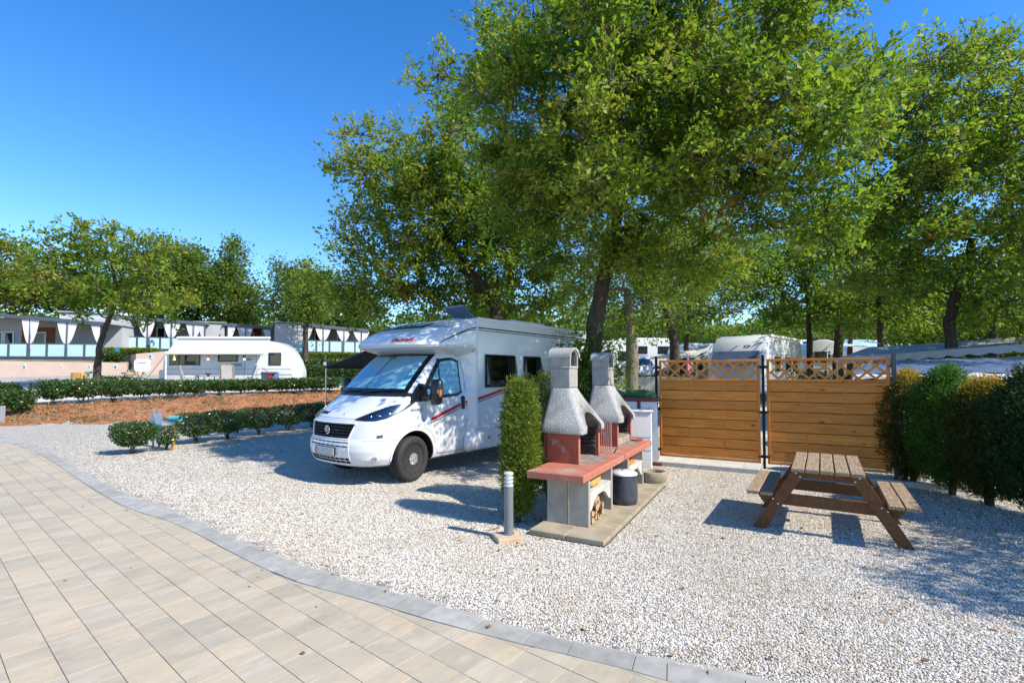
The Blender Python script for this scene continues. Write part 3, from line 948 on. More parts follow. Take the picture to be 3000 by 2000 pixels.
# ---- the big oak beside the barbecues
oak_base = on(1722, 1150, 11.2)
oak_trunk = [oak_base, D(1728, 1130, 11.2), D(1738, 1000, 11.15), D(1757, 880, 11.1), D(1775, 780, 11.0), D(1800, 700, 10.9), D(1815, 560, 10.6), D(1840, 400, 10.3)]
oak_blobs = [blob(1700, 170, 8.2, 330, 250), blob(2010, 80, 8.0, 330, 260), blob(2270, 170, 7.5, 240, 200), blob(1510, 300, 8.8, 210, 190),
             blob(2260, 440, 7.4, 270, 190), blob(1900, 400, 7.6, 330, 230), blob(1820, 330, 9.8, 380, 280), blob(2430, 330, 7.8, 130, 130), blob(2340, 640, 8.0, 150, 90),
             blob(1740, 600, 9.6, 290, 190), blob(2060, 610, 8.6, 260, 160), blob(1600, 520, 10.8, 200, 190), blob(1440, 170, 10.6, 110, 90),
             blob(1980, -110, 8.2, 430, 150), blob(1300, 115, 8.8, 45, 35), blob(1285, 205, 9.2, 40, 35), blob(1350, 60, 9, 50, 35), blob(2500, 70, 7.8, 45, 35), blob(2490, 180, 7.6, 50, 45), blob(2420, 265, 7.6, 60, 40), blob(2380, 720, 7.8, 110, 40), blob(1180, 215, 10, 30, 25), blob(1960, 800, 10.6, 230, 100), blob(1630, 780, 11, 170, 80), blob(2420, 90, 9.2, 130, 100), blob(2330, -80, 9, 230, 150)]
tree('oak_tree', 'large spreading oak with dark trunk rising behind the stone barbecues', 'tree', oak_trunk, .25, [(c_, tuple(q * .87 for q in r_)) for c_, r_ in oak_blobs], 2300, 108000, .094, oak_leaf_m, 11,
     outline=OAK8, limbs=40, clumps=(150, .56), spread=.19, gap=.68, base_tint=.58, r1=.35, spray=True, twig=.011, shell=.5, up=.25)
# leafy shoots and ivy round the lower trunk of the oak
def trunk_ivy():
    rng = np.random.default_rng(5)
    n = 3600
    z = rng.triangular(.2, 1.9, 2.9, n); a = rng.uniform(0, 2 * PI, n); r = .26 + np.abs(rng.normal(0, .30, n)) * np.clip(z / 1.2, .2, 1)
    P = np.stack([np.cos(a) * r * 1.1 + .04 * z, np.sin(a) * r, z], 1)
    o = [x for x in bpy.data.objects if x.name == 'oak_tree'][0]
    leaf_object('ivy', P, .085 * rng.uniform(.6, 1.3, n), OAKLEAF, oak_leaf_m, o, rng, rng.normal(.30, .15, n))
trunk_ivy()
# ---- second oak behind the motorhome
t2b = on(1452, 1100, 15.6)
tree('oak_tree', 'broad oak with forked leaning trunk standing behind the motorhome roof', 'tree', [t2b, D(1455, 1000, 15.6), D(1452, 900, 15.6), D(1420, 850, 15.5), D(1375, 800, 15.3), D(1330, 740, 15.2), D(1280, 640, 15.0)], .25,
     [blob(1170, 440, 14.6, 120, 120), blob(1060, 590, 14.6, 75, 85), blob(1230, 640, 15, 260, 190), blob(1130, 840, 15, 170, 95), blob(1400, 760, 16, 230, 140),
      blob(1330, 480, 15, 190, 170), blob(1250, 350, 14.8, 90, 80), blob(1560, 840, 17, 170, 90), blob(1560, 640, 16, 160, 160), blob(980, 690, 14.8, 55, 25), blob(1010, 510, 14.6, 45, 50), blob(1440, 900, 17, 260, 60)],
     1500, 66000, .115, oak_leaf_m, 23, outline=HEXLEAF, limbs=30, spread=.23, clumps=(105, .72), base_tint=.56, r1=.5, twig=.013, shell=.5, spray=True)
# ---- trees at the right
t3b = on(2790, 1080, 14.5)
tree('oak_tree', 'oak with several dark stems rising behind the grey scalloped awning', 'tree', [t3b, D(2785, 1000, 14.5), D(2782, 940, 14.5), D(2800, 860, 14.4), D(2830, 790, 14.3), D(2850, 700, 14.2)], .17,
     [blob(2740, 310, 13.4, 210, 170), blob(2960, 340, 13.4, 200, 160), blob(2640, 520, 13.8, 200, 190), blob(2900, 580, 13.6, 260, 240), blob(2740, 760, 14, 250, 140), blob(2560, 690, 14.5, 130, 120), blob(3060, 760, 13.6, 230, 200), blob(2790, 190, 13.4, 100, 50), blob(3130, 300, 13.4, 200, 200)],
     1500, 60000, .12, oak_leaf_m, 37, outline=HEXLEAF, limbs=30, spread=.22, clumps=(115, .70), base_tint=.57, r1=.6, twig=.012, shell=.5, spray=True)
def stemtree(label, px, y, rpx, pytop, blobs, ncl, nl, ls, seed, m=None, lean=0, tm=None, group='oaks among the caravans', base_tint=.45, py0=1100):
    b = on(px, py0, y)
    tr = [b, D(px, 1000, y), D(px + lean * .5, 920, y), D(px + lean, pytop, y)]
    return tree('oak_tree', label, 'tree', tr, rpx * .78 * y / FPX, blobs, ncl, nl, ls, m or oak_leaf_m, seed, group, DIALEAF, tm, limbs=12, spread=.30, base_tint=base_tint + .06, twig=.016, twigs=.85, r1=.6, clumps=(max(12, ncl // 9), .75 * y / 20 + .15), spray=True)
stemtree('slim tree with sunlit pale bark between the barbecue chimneys and the fence', 1850, 13.6, 24, 850, [blob(1840, 910, 14, 70, 60), blob(1850, 820, 13.8, 150, 110), blob(1900, 700, 14, 190, 130), blob(1800, 930, 14, 60, 50)], 260, 9000, .11, 41, tm=pale_bark_m, lean=-12)
stemtree('tree with a leaning trunk behind the white estate car', 1975, 21, 18, 860, [blob(1960, 930, 21, 110, 45), blob(1950, 850, 21, 170, 90), blob(2080, 780, 21, 190, 110), blob(1900, 760, 22, 160, 110)], 280, 10000, .16, 43, lean=-45)
stemtree('leafy tree close beside the blue fronted caravan', 2010, 24, 11, 880, [blob(2030, 900, 24, 90, 70), blob(2150, 840, 25, 170, 80)], 200, 7000, .18, 44, lean=10)
stemtree('thin dark trunk standing over the caravan with the roof ladder', 2372, 25, 11, 860, [blob(2330, 910, 26, 120, 50), blob(2360, 800, 25, 160, 110), blob(2250, 740, 25, 180, 110)], 220, 8000, .19, 45, lean=-6)
stemtree('dark twin trunk near the blue topped awning', 2455, 23, 17, 870, [blob(2470, 920, 24, 120, 45), blob(2470, 780, 23, 150, 120), blob(2560, 830, 24, 140, 90)], 240, 8500, .18, 46, lean=18)
stemtree('slender trunk leaning over the blue topped awning', 2490, 28, 10, 860, [blob(2540, 880, 28, 120, 50), blob(2420, 690, 28, 200, 110)], 200, 7000, .21, 47, lean=40)
stemtree('dark trunk rising beside the grey awning ridge', 2580, 19, 13, 850, [blob(2600, 860, 19, 130, 70), blob(2680, 900, 20, 150, 60)], 200, 7500, .15, 48, lean=-4)
stemtree('tall oak beyond the hedge end at the picture edge', 2910, 21, 16, 850, [blob(2930, 850, 20, 170, 100), blob(3080, 700, 20, 220, 240), blob(2830, 900, 21, 120, 55)], 300, 11000, .17, 49, lean=10)

# ---- tree on the access road
t4b = on(283, 1110, 25.5)
tree('oak_tree', 'small crooked oak standing by the slatted litter bin', 'tree', [t4b, D(287, 1060, 25.5), D(292, 1010, 25.5), D(312, 950, 25.5), D(330, 910, 25.4), D(340, 850, 25.3), D(330, 780, 25.2)], .165,
     [blob(250, 720, 25, 120, 65), blob(170, 730, 25, 75, 40), blob(360, 760, 25, 130, 75), blob(270, 810, 25, 150, 70), blob(300, 670, 25, 90, 40), blob(430, 830, 25, 110, 70), blob(200, 880, 25, 45, 40), blob(390, 890, 25.5, 120, 45), blob(130, 800, 25, 90, 60)],
     380, 11500, .18, oak_leaf_m, 51, outline=HEXLEAF, limbs=22, spread=.25, clumps=(46, .80), base_tint=.60, r1=.5, twig=.02, shell=.45, spray=True)
# ---- woodland behind the mobile homes
def woodtree(label, px, y, blobs, ncl, nl, ls, seed, base_tint=.5, m=None, group='trees behind the mobile homes', r=9, up=.35, flat=.75):
    b = on(px, 1050, y)
    c = blobs[0][0]
    return tree('woodland_tree', label, 'tree', [b, Vector((b.x, b.y, (b.z * 2 + c.z) / 3)), Vector((b.x + .1, b.y, (b.z + c.z * 2) / 3)), Vector(c)], r * y / FPX, blobs, ncl, nl, ls, m or back_leaf_m, seed, group, DIALEAF, None, limbs=8, spread=.50, base_tint=base_tint, twig=.03, twigs=.2, r1=.4, up=up, flat=flat)
woodtree('yellowing tree above the first terrace roof at the picture edge', 30, 46, [blob(20, 800, 46, 110, 100), blob(-60, 760, 46, 120, 110), blob(60, 860, 46, 130, 50)], 330, 10000, .34, 61, .68)
woodtree('mid green tree filling the gap behind the crooked oak', 200, 48, [blob(210, 850, 48, 140, 65), blob(130, 870, 48, 110, 50), blob(300, 850, 49, 120, 60)], 300, 9000, .33, 62, .55)
woodtree('round green tree with twin tops behind the second terrace', 470, 47, [blob(480, 790, 47, 75, 95), blob(540, 810, 47, 50, 85), blob(470, 870, 47, 120, 60), blob(560, 760, 47, 22, 35)], 380, 12000, .31, 63, .5)
woodtree('narrow dark tree between the twin topped tree and the spire', 575, 50, [blob(575, 800, 50, 38, 80), blob(580, 880, 50, 70, 60)], 170, 5500, .31, 64, .36)
woodtree('tall spire shaped tree behind the third terrace', 675, 48, [blob(675, 760, 48, 34, 60), blob(668, 820, 48, 58, 60), blob(670, 880, 48, 85, 70), blob(680, 715, 48, 14, 30)], 300, 9500, .29, 65, .42)
woodtree('thin airy tree between the spire and the white gable', 745, 52, [blob(742, 900, 52, 36, 40), blob(756, 850, 52, 14, 36), blob(720, 920, 52, 55, 32)], 80, 1900, .30, 66, .4)
woodtree('loose topped tree leaning over the white gable wall', 850, 46, [blob(890, 830, 46, 75, 65), blob(830, 800, 46, 35, 40), blob(870, 890, 46, 100, 55), blob(805, 770, 46, 16, 22)], 260, 8000, .28, 67, .47)
woodtree('bushy tree behind the fourth terrace pergola', 980, 50, [blob(980, 880, 50, 110, 75), blob(1050, 900, 50, 90, 60), blob(950, 930, 50, 130, 40)], 260, 8500, .31, 68, .52)
woodtree('slim pale stemmed tree growing beside the white gable wall', 895, 41, [blob(900, 860, 41, 50, 50), blob(915, 905, 41, 70, 35)], 110, 3500, .26, 69, .5, r=8)
# ---- woodland at the back of the camping field
def far_wood():
    rng = np.random.default_rng(77)
    ps = []; C = []
    for i in range(190):
        x = rng.uniform(-95, 110); y = rng.uniform(62, 100) if x < -6 else rng.uniform(50, 84)
        hgt = (rng.uniform(6.5, 9.5) if x > -6 else rng.uniform(3.6, 5.8)) + .02 * y
        z0 = Hs(x, y)
        r = rng.uniform(2.6, 4.4)
        n = 520
        u = rng.normal(size=(n, 3)); u /= np.linalg.norm(u, axis=1)[:, None]
        q = u * (rng.random(n) ** .4)[:, None] * np.array([r, r, hgt * .54])
        q *= (1 + .22 * np.sin(u[:, 0] * 7 + i) * np.cos(u[:, 2] * 6 + i))[:, None]
        ps.append(q + np.array([x, y, z0 + hgt * .50])); C.append(np.full(n, rng.normal(.42, .16)))
    P = np.concatenate(ps); T = np.concatenate(C) + rng.normal(0, .12, len(P))
    o = leaf_object('far_woodland', P, rng.uniform(.45, .95, len(P)), DIALEAF, back_leaf_m, None, rng, T)
    tag(o, 'unbroken far woodland closing the view beyond the camping field', 'woodland', kind='stuff')
far_wood()
# ------------------------------------------------------------------ motorhome
MH_FWD = Vector((-.614, -.789, 0)).normalized()
MH_ROT = math.atan2(MH_FWD.y, MH_FWD.x)
pleat_m, _nt, _b = new_mat('pleated_blind')
_tc = nd(_nt, 'ShaderNodeTexCoord'); _w = nd(_nt, 'ShaderNodeTexWave', wave_type='BANDS', bands_direction='Y', i_Scale=16.0, i_Distortion=.2)
_nt.links.new(_tc.outputs['Object'], _w.inputs['Vector'])
_r = ramp(_nt, [(0, (.42, .56, .64)), (1, (.58, .70, .76))]); _nt.links.new(_w.outputs[0], _r.inputs[0]); _nt.links.new(_r.outputs[0], _b.inputs['Base Color'])
_b.inputs['Metallic'].default_value = .25; _b.inputs['Roughness'].default_value = .45
_bp = nd(_nt, 'ShaderNodeBump', i_Strength=.6, i_Distance=.01); _nt.links.new(_w.outputs[0], _bp.inputs['Height']); _nt.links.new(_bp.outputs[0], _b.inputs['Normal'])
tint_glass = glass_mat('tinted_pane', (.42, .43, .42), .03)
cab_glass = glass_mat('cab_glass', (.80, .92, .95))
lamp_glass = glass_mat('lamp_glass', (.9, .93, .95))

class Loft:
    """horizontal slices: (z, nose x, half width, exponent, length of the rounded part)"""
    def __init__(s, rows, xb):
        s.r = np.array(rows, float); s.xb = xb
    def par(s, z):
        return [float(np.interp(z, s.r[:, 0], s.r[:, k])) for k in (1, 2, 3, 4)]
    def p(s, z, q, sg=1):
        """q 0..90 round the front (0 = nose), beyond 90 along the straight side, 0.02 m per unit"""
        N, W_, e, xl = s.par(z); xc = N - xl
        if q <= 90:
            f = math.radians(max(q, 0))
            return Vector((xc + xl * max(math.cos(f), 0) ** (2 / e), sg * W_ * max(math.sin(f), 0) ** (2 / e), z))
        return Vector((max(xc - (q - 90) * .02, s.xb), sg * W_, z))
    def n(s, z, q, sg=1):
        a = s.p(z, q + .6, sg) - s.p(z, max(q - .6, .01), sg); b = s.p(z + .006, q, sg) - s.p(z - .006, q, sg)
        n = a.cross(b) * sg
        if n.length < 1e-9: return Vector((1, 0, 0))
        n.normalize()
        c = s.p(z, q, sg)
        if n.dot(Vector((c.x + .6, c.y, 0))) < 0: n = -n
        return n
    def o(s, z, q, sg=1, d=0.0):
        return s.p(z, q, sg) + s.n(z, q, sg) * d
    def qx(s, x, z):
        N, W_, e, xl = s.par(z); xc = N - xl
        if x <= xc: return 90 + (xc - x) / .02
        return math.degrees(math.acos(min(1, (min(1, (x - xc) / xl)) ** (e / 2))))
    def qy(s, y, z):
        N, W_, e, xl = s.par(z)
        return math.degrees(math.asin(min(1, (min(1, abs(y) / W_)) ** (e / 2))))
    def solid(s, zs, nq=26, ns=5):
        mb = MB(); rows = []
        for z in zs:
            N, W_, e, xl = s.par(z); xc = N - xl
            qm = 90 + max(.5, (xc - s.xb) / .02)
            qs = list(np.linspace(0, 90, nq)) + list(np.linspace(90, qm, ns))[1:]
            rows.append([s.p(z, q, -1) for q in qs[::-1]] + [s.p(z, q, 1) for q in qs[1:]])
        mb.grid(rows)
        c = len(rows[0])
        mb.f.append(tuple(range(c))[::-1]); mb.m.append(0)
        mb.f.append(tuple((len(zs) - 1) * c + i for i in range(c))); mb.m.append(0)
        for i in range(len(zs) - 1):
            mb.f.append((i * c + c - 1, i * c, (i + 1) * c, (i + 1) * c + c - 1)); mb.m.append(0)
        return mb
    def patch(s, rows, d, sg=1, th=.004):
        """rows of (z, q); a thin panel d proud of the surface"""
        P = [[s.o(z, q, sg, d) for z, q in r] for r in rows]; N = [[s.n(z, q, sg) for z, q in r] for r in rows]
        if sg < 0: P = [r[::-1] for r in P]; N = [r[::-1] for r in N]
        return MB().slab(P, N, th)
def lerp_rows(bot, top, n, m):
    """n x m rows between two polylines of (z, q) with equal parameter"""
    def at(pl, t):
        k = t * (len(pl) - 1); i = min(int(k), len(pl) - 2); f = k - i
        return (pl[i][0] + (pl[i + 1][0] - pl[i][0]) * f, pl[i][1] + (pl[i + 1][1] - pl[i][1]) * f)
    rows = []
    for i in range(n + 1):
        v = i / n; r = []
        for j in range(m + 1):
            a, b = at(bot, j / m), at(top, j / m)
            r.append((a[0] + (b[0] - a[0]) * v, a[1] + (b[1] - a[1]) * v))
        rows.append(r)
    return rows
def split_faces(o, tests):
    """tests: [(name, fn(centre))]; faces for which fn is true leave for a new object of that name"""
    out = []
    me = o.data
    bm = bmesh.new(); bm.from_mesh(me)
    for name, fn in tests:
        fs = [f for f in bm.faces if fn(f.calc_center_median())]
        b2 = bm.copy()
        idx = {f.index for f in fs}
        b2.faces.ensure_lookup_table()
        bmesh.ops.delete(b2, geom=[f for f in b2.faces if f.index not in idx], context='FACES')
        m2 = bpy.data.meshes.new(name); b2.to_mesh(m2); b2.free()
        for mm in me.materials: m2.materials.append(mm)
        n = link(name, m2, [], o.parent); out.append(n)
        bmesh.ops.delete(bm, geom=fs, context='FACES'); bm.faces.index_update()
    bm.to_mesh(me); bm.free()
    return out
def wheel(parent, x, sg, R=.37, w=.225, y0=.98, steer=0.0, hub=True):
    """part wheel (rim) > tyre, hub_cap; axle along y, outer face at y0*sg"""
    S = Matrix.Rotation(-PI / 2 * sg, 3, 'X')          # local z -> outward
    St = Matrix.Rotation(steer, 3, 'Z')
    c = (0, 0, 0)
    rim = MB().lathe([(.06, -.04), (.13, -.035), (.19, -.02), (.205, -.045), (R * .62, -.05), (R * .65, -.01), (R * .66, 0.0), (R * .64, -.02), (R * .62, -.12), (R * .66, -.2), (R * .5, -.2)], 36, R=S)
    o = rim.build('wheel', black_plastic if hub else alu, parent, smooth=40)
    o.location = (x, sg * y0, R); o.rotation_euler = (0, 0, steer)
    prof = [(R * .64, -.01), (R * .70, .004), (R * .80, .012), (R * .90, .010), (R * .955, -.004), (R * .985, -.02), (R, -.045)]
    for k in range(4):
        z = -.06 - k * (w - .1) / 4
        prof += [(R, z), (R - .008, z - .003), (R - .008, z - .009), (R, z - .012)]
    prof += [(R, -w + .04), (R * .985, -w + .018), (R * .93, -w), (R * .64, -w + .02)]
    MB().lathe(prof, 48, R=S).build('tyre', black_rubber, o, smooth=35)
    if hub:
        h = MB().lathe([(.0, .006), (.03, .006), (.034, -.002), (.062, -.004), (.105, -.012), (.122, -.022), (.122, -.04), (.0, -.04)], 32, R=S)
        for k in range(5):
            a = 2 * PI * k / 5
            h.mi = 0
            h.lathe([(0, .006), (.011, .004), (.012, -.03)], 8, c=S @ Vector((.082 * math.cos(a), .082 * math.sin(a), 0)), R=S)
        h.build('hub_cap', mat('hub_silver', (.72, .73, .74), .3, metal=.8, var=.1) if 'hub_silver' not in MATS else MATS['hub_silver'], o, smooth=40)
        hm = MB()
        for k in range(12):
            a = 2 * PI * k / 12
            hm.lathe([(0, .002), (.015, .001), (.016, -.02)], 10, c=S @ Vector((.163 * math.cos(a), .163 * math.sin(a), -.024)), R=S)
        hm.build('rim_holes', seam_black, o, smooth=40)['kind'] = 'stuff'
    else:
        sp = MB()
        for k in range(5):
            a = 2 * PI * k / 5
            d = Vector((math.cos(a), math.sin(a), 0)); 
            sp.beam(S @ (d * .04 + Vector((0, 0, -.02))), S @ (d * R * .63 + Vector((0, 0, -.015))), .05, .02, up=S @ Vector((0, 0, 1)))
        sp.build('wheel_spokes', alu, o)
        MB().lathe([(0, -.1), (R * .6, -.1), (R * .6, -.12)], 24, R=S).build('brake_disc', dark_void, o)
    return o

def build_motorhome():
    org = Vector((-1.63, 8.16, 0)) - Vector((MH_FWD.y * -1, MH_FWD.x, 0)) * .96
    t = thing('motorhome', 'white low profile motorhome with red stripe, silver windscreen blinds and open roof hatch', 'motorhome', (org.x, org.y, 0), MH_ROT)
    rows = [(.30, .84, .88, 2.5, .66), (.335, .90, .945, 2.5, .70), (.42, .955, .985, 2.5, .74), (.55, .985, 1.0, 2.55, .78), (.66, .978, 1.005, 2.55, .78), (.715, .955, 1.01, 2.5, .78),
            (.74, .938, 1.012, 2.5, .78), (.85, .925, 1.015, 2.5, .78), (.98, .90, 1.015, 2.5, .78), (1.035, .875, 1.015, 2.5, .78), (1.08, .82, 1.015, 2.5, .76), (1.16, .70, 1.012, 2.6, .72), (1.28, .52, 1.005, 2.8, .68),
            (1.38, .365, .992, 2.9, .64), (1.43, .285, .982, 3.0, .62), (1.48, .235, .972, 3.0, .6), (1.70, .02, .94, 3.0, .6), (1.90, -.20, .90, 3.0, .58), (2.06, -.40, .868, 3.0, .56), (2.14, -.52, .85, 3.0, .55), (2.3, -.70, .82, 3.0, .5)]
    S = Loft(rows, -1.5)
    zs = sorted(set([r[0] for r in rows] + list(np.arange(.36, 2.3, .055))))
    body = S.solid(zs, 30, 22).build('cab', white_paint, t, smooth=32)
    # wheel arch openings
    cut = MB().lathe([(0, -1.4), (.435, -1.4), (.435, 1.4), (0, 1.4)], 48, c=(0, 0, .40), R=Matrix.Rotation(PI / 2, 3, 'X')).build('cutter', dark_void)
    cut.parent = t
    md = body.modifiers.new('b', 'BOOLEAN'); md.operation = 'DIFFERENCE'; md.solver = 'EXACT'; md.object = cut
    bpy.context.view_layer.update()
    me = evalmesh(body); body.modifiers.clear(); body.data = me
    bpy.data.objects.remove(cut)
    me.materials.clear(); me.materials.append(white_paint); me.materials.append(dark_void)
    for p in me.polygons:
        c = p.center
        r = math.hypot(c.x, c.z - .40)
        d = math.hypot(p.normal.x, p.normal.z)
        p.material_index = 1 if (r < .437 and abs(c.y) < .985 and c.z < .9) or (c.z < .305 and p.normal.z < -.5) else 0
        p.use_smooth = True
    me.set_sharp_from_angle(angle=math.radians(32))
    zb = 1.048
    cutline = lambda x, y: True
    split_faces(body, [('bumper', lambda c: c.x > .40 and c.z < .715 and math.hypot(c.x, c.z - .4) > .45),
                       ('bonnet', lambda c: c.z > zb and c.z < 1.43 and c.x > .22 and abs(c.y) < .80)])
    for o in t.children:
        if o.name.startswith(('bumper', 'bonnet')):
            for p in o.data.polygons: p.use_smooth = True
            o.data.set_sharp_from_angle(angle=math.radians(32))
    # arch lips
    for sg in (-1, 1):
        mb = MB(); pts = []
        for a in np.linspace(math.radians(-2), math.radians(182), 40):
            x, z = .445 * math.cos(a), .40 + .445 * math.sin(a)
            pts.append(S.o(max(z, .335), S.qx(x, max(z, .335)), sg, .004))
        mb.tube(pts, .016, 8)
        mb.build('wheel_arch_lip', white_plastic, t, smooth=60)
    # seams
    sm = MB()
    def seam(zq, sg=1, r=.0042): sm.tube([S.o(z, q, sg, -.0005) for z, q in zq], r, 5)
    for sg in (-1, 1):
        seam([(zb, q) for q in np.linspace(0, 27, 10)], sg)                                     # bonnet front
        seam([(z, S.qy(.80, z)) for z in np.linspace(1.14, 1.42, 10)], sg)                      # bonnet side
        seam([(.716, q) for q in np.linspace(40, 86, 12)], sg, .003)                            # bumper top
        seam([(z, S.qx(.40, z)) for z in np.linspace(.60, .715, 4)], sg, .003)
        # door
        dz = [(1.40, -.14), (1.2, -.17), (.96, -.19), (.86, -.22), (.80, -.33), (.7, -.42), (.6, -.475), (.45, -.50), (.40, -.53), (.385, -.7), (.385, -1.0), (.39, -1.17), (.45, -1.22), (.9, -1.235), (1.4, -1.235), (1.8, -1.22), (2.02, -1.18), (2.10, -1.08), (2.115, -.9), (2.10, -.66), (2.02, -.52), (1.85, -.34), (1.65, -.13), (1.5, .02), (1.40, -.0)]
        seam([(z, S.qx(x, z)) for z, x in dz], sg)
        seam([(z, S.qx(-1.30, z)) for z in np.linspace(.4, 2.1, 12)], sg, .003)
    sm.build('panel_gaps', seam_black, t, smooth=60)['kind'] = 'stuff'
    # windscreen: black border, blind, glass, cowl
    def ws(z0, z1, ins, d, name, m, th=.004, n=10, k=24):
        rr = []
        for z in np.linspace(z0, z1, n):
            W_ = S.par(z)[1]; q = S.qy(W_ * .905 - ins, z)
            rr.append([(z, x) for x in np.linspace(0, q, k)])
        mbs = MB()
        for sg in (-1, 1):
            q2 = S.patch(rr, d, sg, th); mbs.add(q2.v, q2.f)
        return mbs.build(name, m, t, smooth=40)
    fr = ws(1.435, 2.105, 0, .005, 'windscreen', seam_black, .006)
    def sub(o, p): o.parent = p; return o
    sub(ws(1.50, 2.06, .06, .018, 'sunshade', pleat_m), fr)
    sub(ws(1.445, 2.095, .015, .032, 'windscreen_glass', cab_glass, .003), fr)
    sub(MB().tube([S.o(z, .01, 1, .020) for z in np.linspace(1.5, 2.06, 8)], .007, 6).build('blind_edge', seam_black, fr), fr)
    MB().box(S.o(2.03, 0, 1, .014), (.05, .16, .07), ch=.01).build('sensor_box', black_plastic, fr)
    cw = MB()
    for sg in (-1, 1):
        rr = [[(z, q) for q in np.linspace(0, S.qy(S.par(z)[1] * .97, z), 20)] for z in (1.385, 1.41, 1.44)]
        q2 = S.patch(rr, .007, sg, .006); cw.add(q2.v, q2.f)
    cw = cw.build('cowl', black_plastic, t, smooth=40)
    wp = MB()
    for y0, y1 in ((-.62, .05), (.02, .68)):
        a = S.o(1.425, S.qy(abs(y0), 1.425), 1 if y0 > 0 else -1, .03); b = S.o(1.47, S.qy(abs(y1), 1.47), 1 if y1 > 0 else -1, .028)
        wp.tube([a, (a + b) / 2 + Vector((.02, 0, .012)), b], [.013, .010, .007], 6)
    wp.build('wiper', black_plastic, t, smooth=60)
    # headlights
    for sg in (1, -1):
        bot = [(1.030, 27), (1.018, 39), (1.018, 51), (1.055, 63), (1.15, 75), (1.26, 82)]
        top = [(1.050, 27), (1.145, 37), (1.215, 47), (1.26, 58), (1.285, 71), (1.295, 82)]
        hl = S.patch(lerp_rows(bot, top, 6, 22), .004, sg, .006).build('headlight', black_plastic, t, smooth=40)
        inn = lambda pl, dz, qa, qb: [(z + dz, q + (qa if i < 2 else (qb if i > 3 else 0))) for i, (z, q) in enumerate(pl)]
        S.patch(lerp_rows(inn(bot, .016, 8, -5), inn(top, -.012, 10, -6), 6, 18), .007, sg, .004).build('reflector', mat('lamp_reflector', (.30, .31, .33), .22, metal=1.0, var=.4, vs=30) if 'lamp_reflector' not in MATS else MATS['lamp_reflector'], hl, smooth=40)
        for (q, z, r) in ((50, 1.098, .034), (61, 1.128, .034), (42, 1.082, .022)):
            c = S.o(z, q, sg, .006); n = S.n(z, q, sg)
            M3 = n.to_track_quat('Z', 'Y').to_matrix()
            MB().lathe([(r * 1.12, -.004), (r * 1.15, .006), (r, .008), (r * .9, .002)], 20, c=c, R=M3).build('lamp_ring', black_plastic, hl, smooth=40)
            MB().lathe([(0, .010), (r * .5, .008), (r * .85, .001)], 16, c=c, R=M3).build('lamp_bulb', chrome, hl, smooth=40)
        S.patch(lerp_rows(bot, top, 6, 22), .016, sg, .002).build('lamp_cover', lamp_glass, hl, smooth=40)
    # grille
    def yz(y, z, sg): return (z, S.qy(abs(y), z))
    gb = MB(); gs = MB(); gt = MB()
    for sg in (1, -1):
        rr = [[(z, q) for q in np.linspace(0, S.qy(.47 + (z - .745) * .42, z), 14)] for z in np.linspace(.745, .965, 6)]
        q2 = S.patch(rr, .004, sg, .004); gb.add(q2.v, q2.f)
        for z in (.775, .822, .868, .915):
            ym = .46 + (z - .745) * .42
            P = [S.o(z, q, sg, .012) for q in np.linspace(0, S.qy(ym, z), 12)]
            gs.tube(P, .007, 6)
        P = [S.o(.98, q, sg, .012) for q in np.linspace(0, S.qy(.575, .98), 12)] + [S.o(.955, S.qy(.60, .955), sg, .010)]
        gt.tube(P, .013, 8)
        P = [S.o(z, S.qy(.49 + (z - .745) * .42, z), sg, .006) for z in np.linspace(.735, .965, 8)]
        gt.tube(P, .014, 8)
        gt.tube([S.o(.733, q, sg, .006) for q in np.linspace(0, S.qy(.49, .733), 12)], .012, 8)
    g = gb.build('grille', seam_black, t, smooth=40)
    gs.build('grille_slats', mat('matte_slat', (.022, .023, .025), .6, var=.1, spec=.25), g, smooth=60)
    gt.build('grille_surround', white_plastic, g, smooth=60)
    c = S.o(.86, 0, 1, .026)
    Rx = Matrix.Rotation(PI / 2, 3, 'Y')
    MB().lathe([(.052, -.006), (.068, -.006), (.070, .004), (.060, .009), (.053, .004)], 32, c=c, R=Rx, closed=True).build('badge_ring', chrome, g, smooth=40)
    MB().lathe([(0, 0), (.054, -.002), (.054, -.012)], 32, c=c, R=Rx).build('badge', black_plastic, g, smooth=40)
    link('badge_letter', place_mesh(text_mesh('D', .095, .004, .25, .001), frame(c + Vector((.004, 0, 0)), (0, 1, 0), (0, 0, 1), (1, 0, 0))), chrome, g)
    # lower bumper openings
    lg = MB()
    def cell(y0, y1, z0, z1):
        for sg in ((1, -1) if y0 >= 0 else (1,)):
            rr = [[(z, q) for q in np.linspace(S.qy(y0, z), S.qy(y1, z), 4)] for z in (z0, z1)]
            q2 = S.patch(rr, .003, sg, .004); lg.add(q2.v, q2.f)
    for k in range(4): cell(.0 + .125 * k + .014, .125 * (k + 1) - .004, .618, .692)
    for r, (z0, z1) in enumerate(((.415, .445), (.362, .400))):
        for k in range(5): cell(.108 * k + .008, .108 * (k + 1) - .006, z0, z1)
    lg.build('bumper_grille', seam_black, t)['kind'] = 'stuff'
    pl = MB()
    for sg in (1, -1):
        pl.tube([S.o(.70, q, sg, .004) for q in np.linspace(0, S.qy(.52, .70), 10)], .010, 6)
        pl.tube([S.o(z, S.qy(.53, z), sg, .003) for z in np.linspace(.36, .70, 8)], .008, 6)
        pl.tube([S.o(.345, q, sg, .003) for q in np.linspace(0, S.qy(.6, .345), 10)], .010, 6)
    pl.build('bumper_moulding', white_plastic, t, smooth=60)
    x0 = S.p(.53, 0).x
    M = frame((x0 + .02, 0, .535), (0, 1, 0), (0, 0, 1), (1, 0, 0))
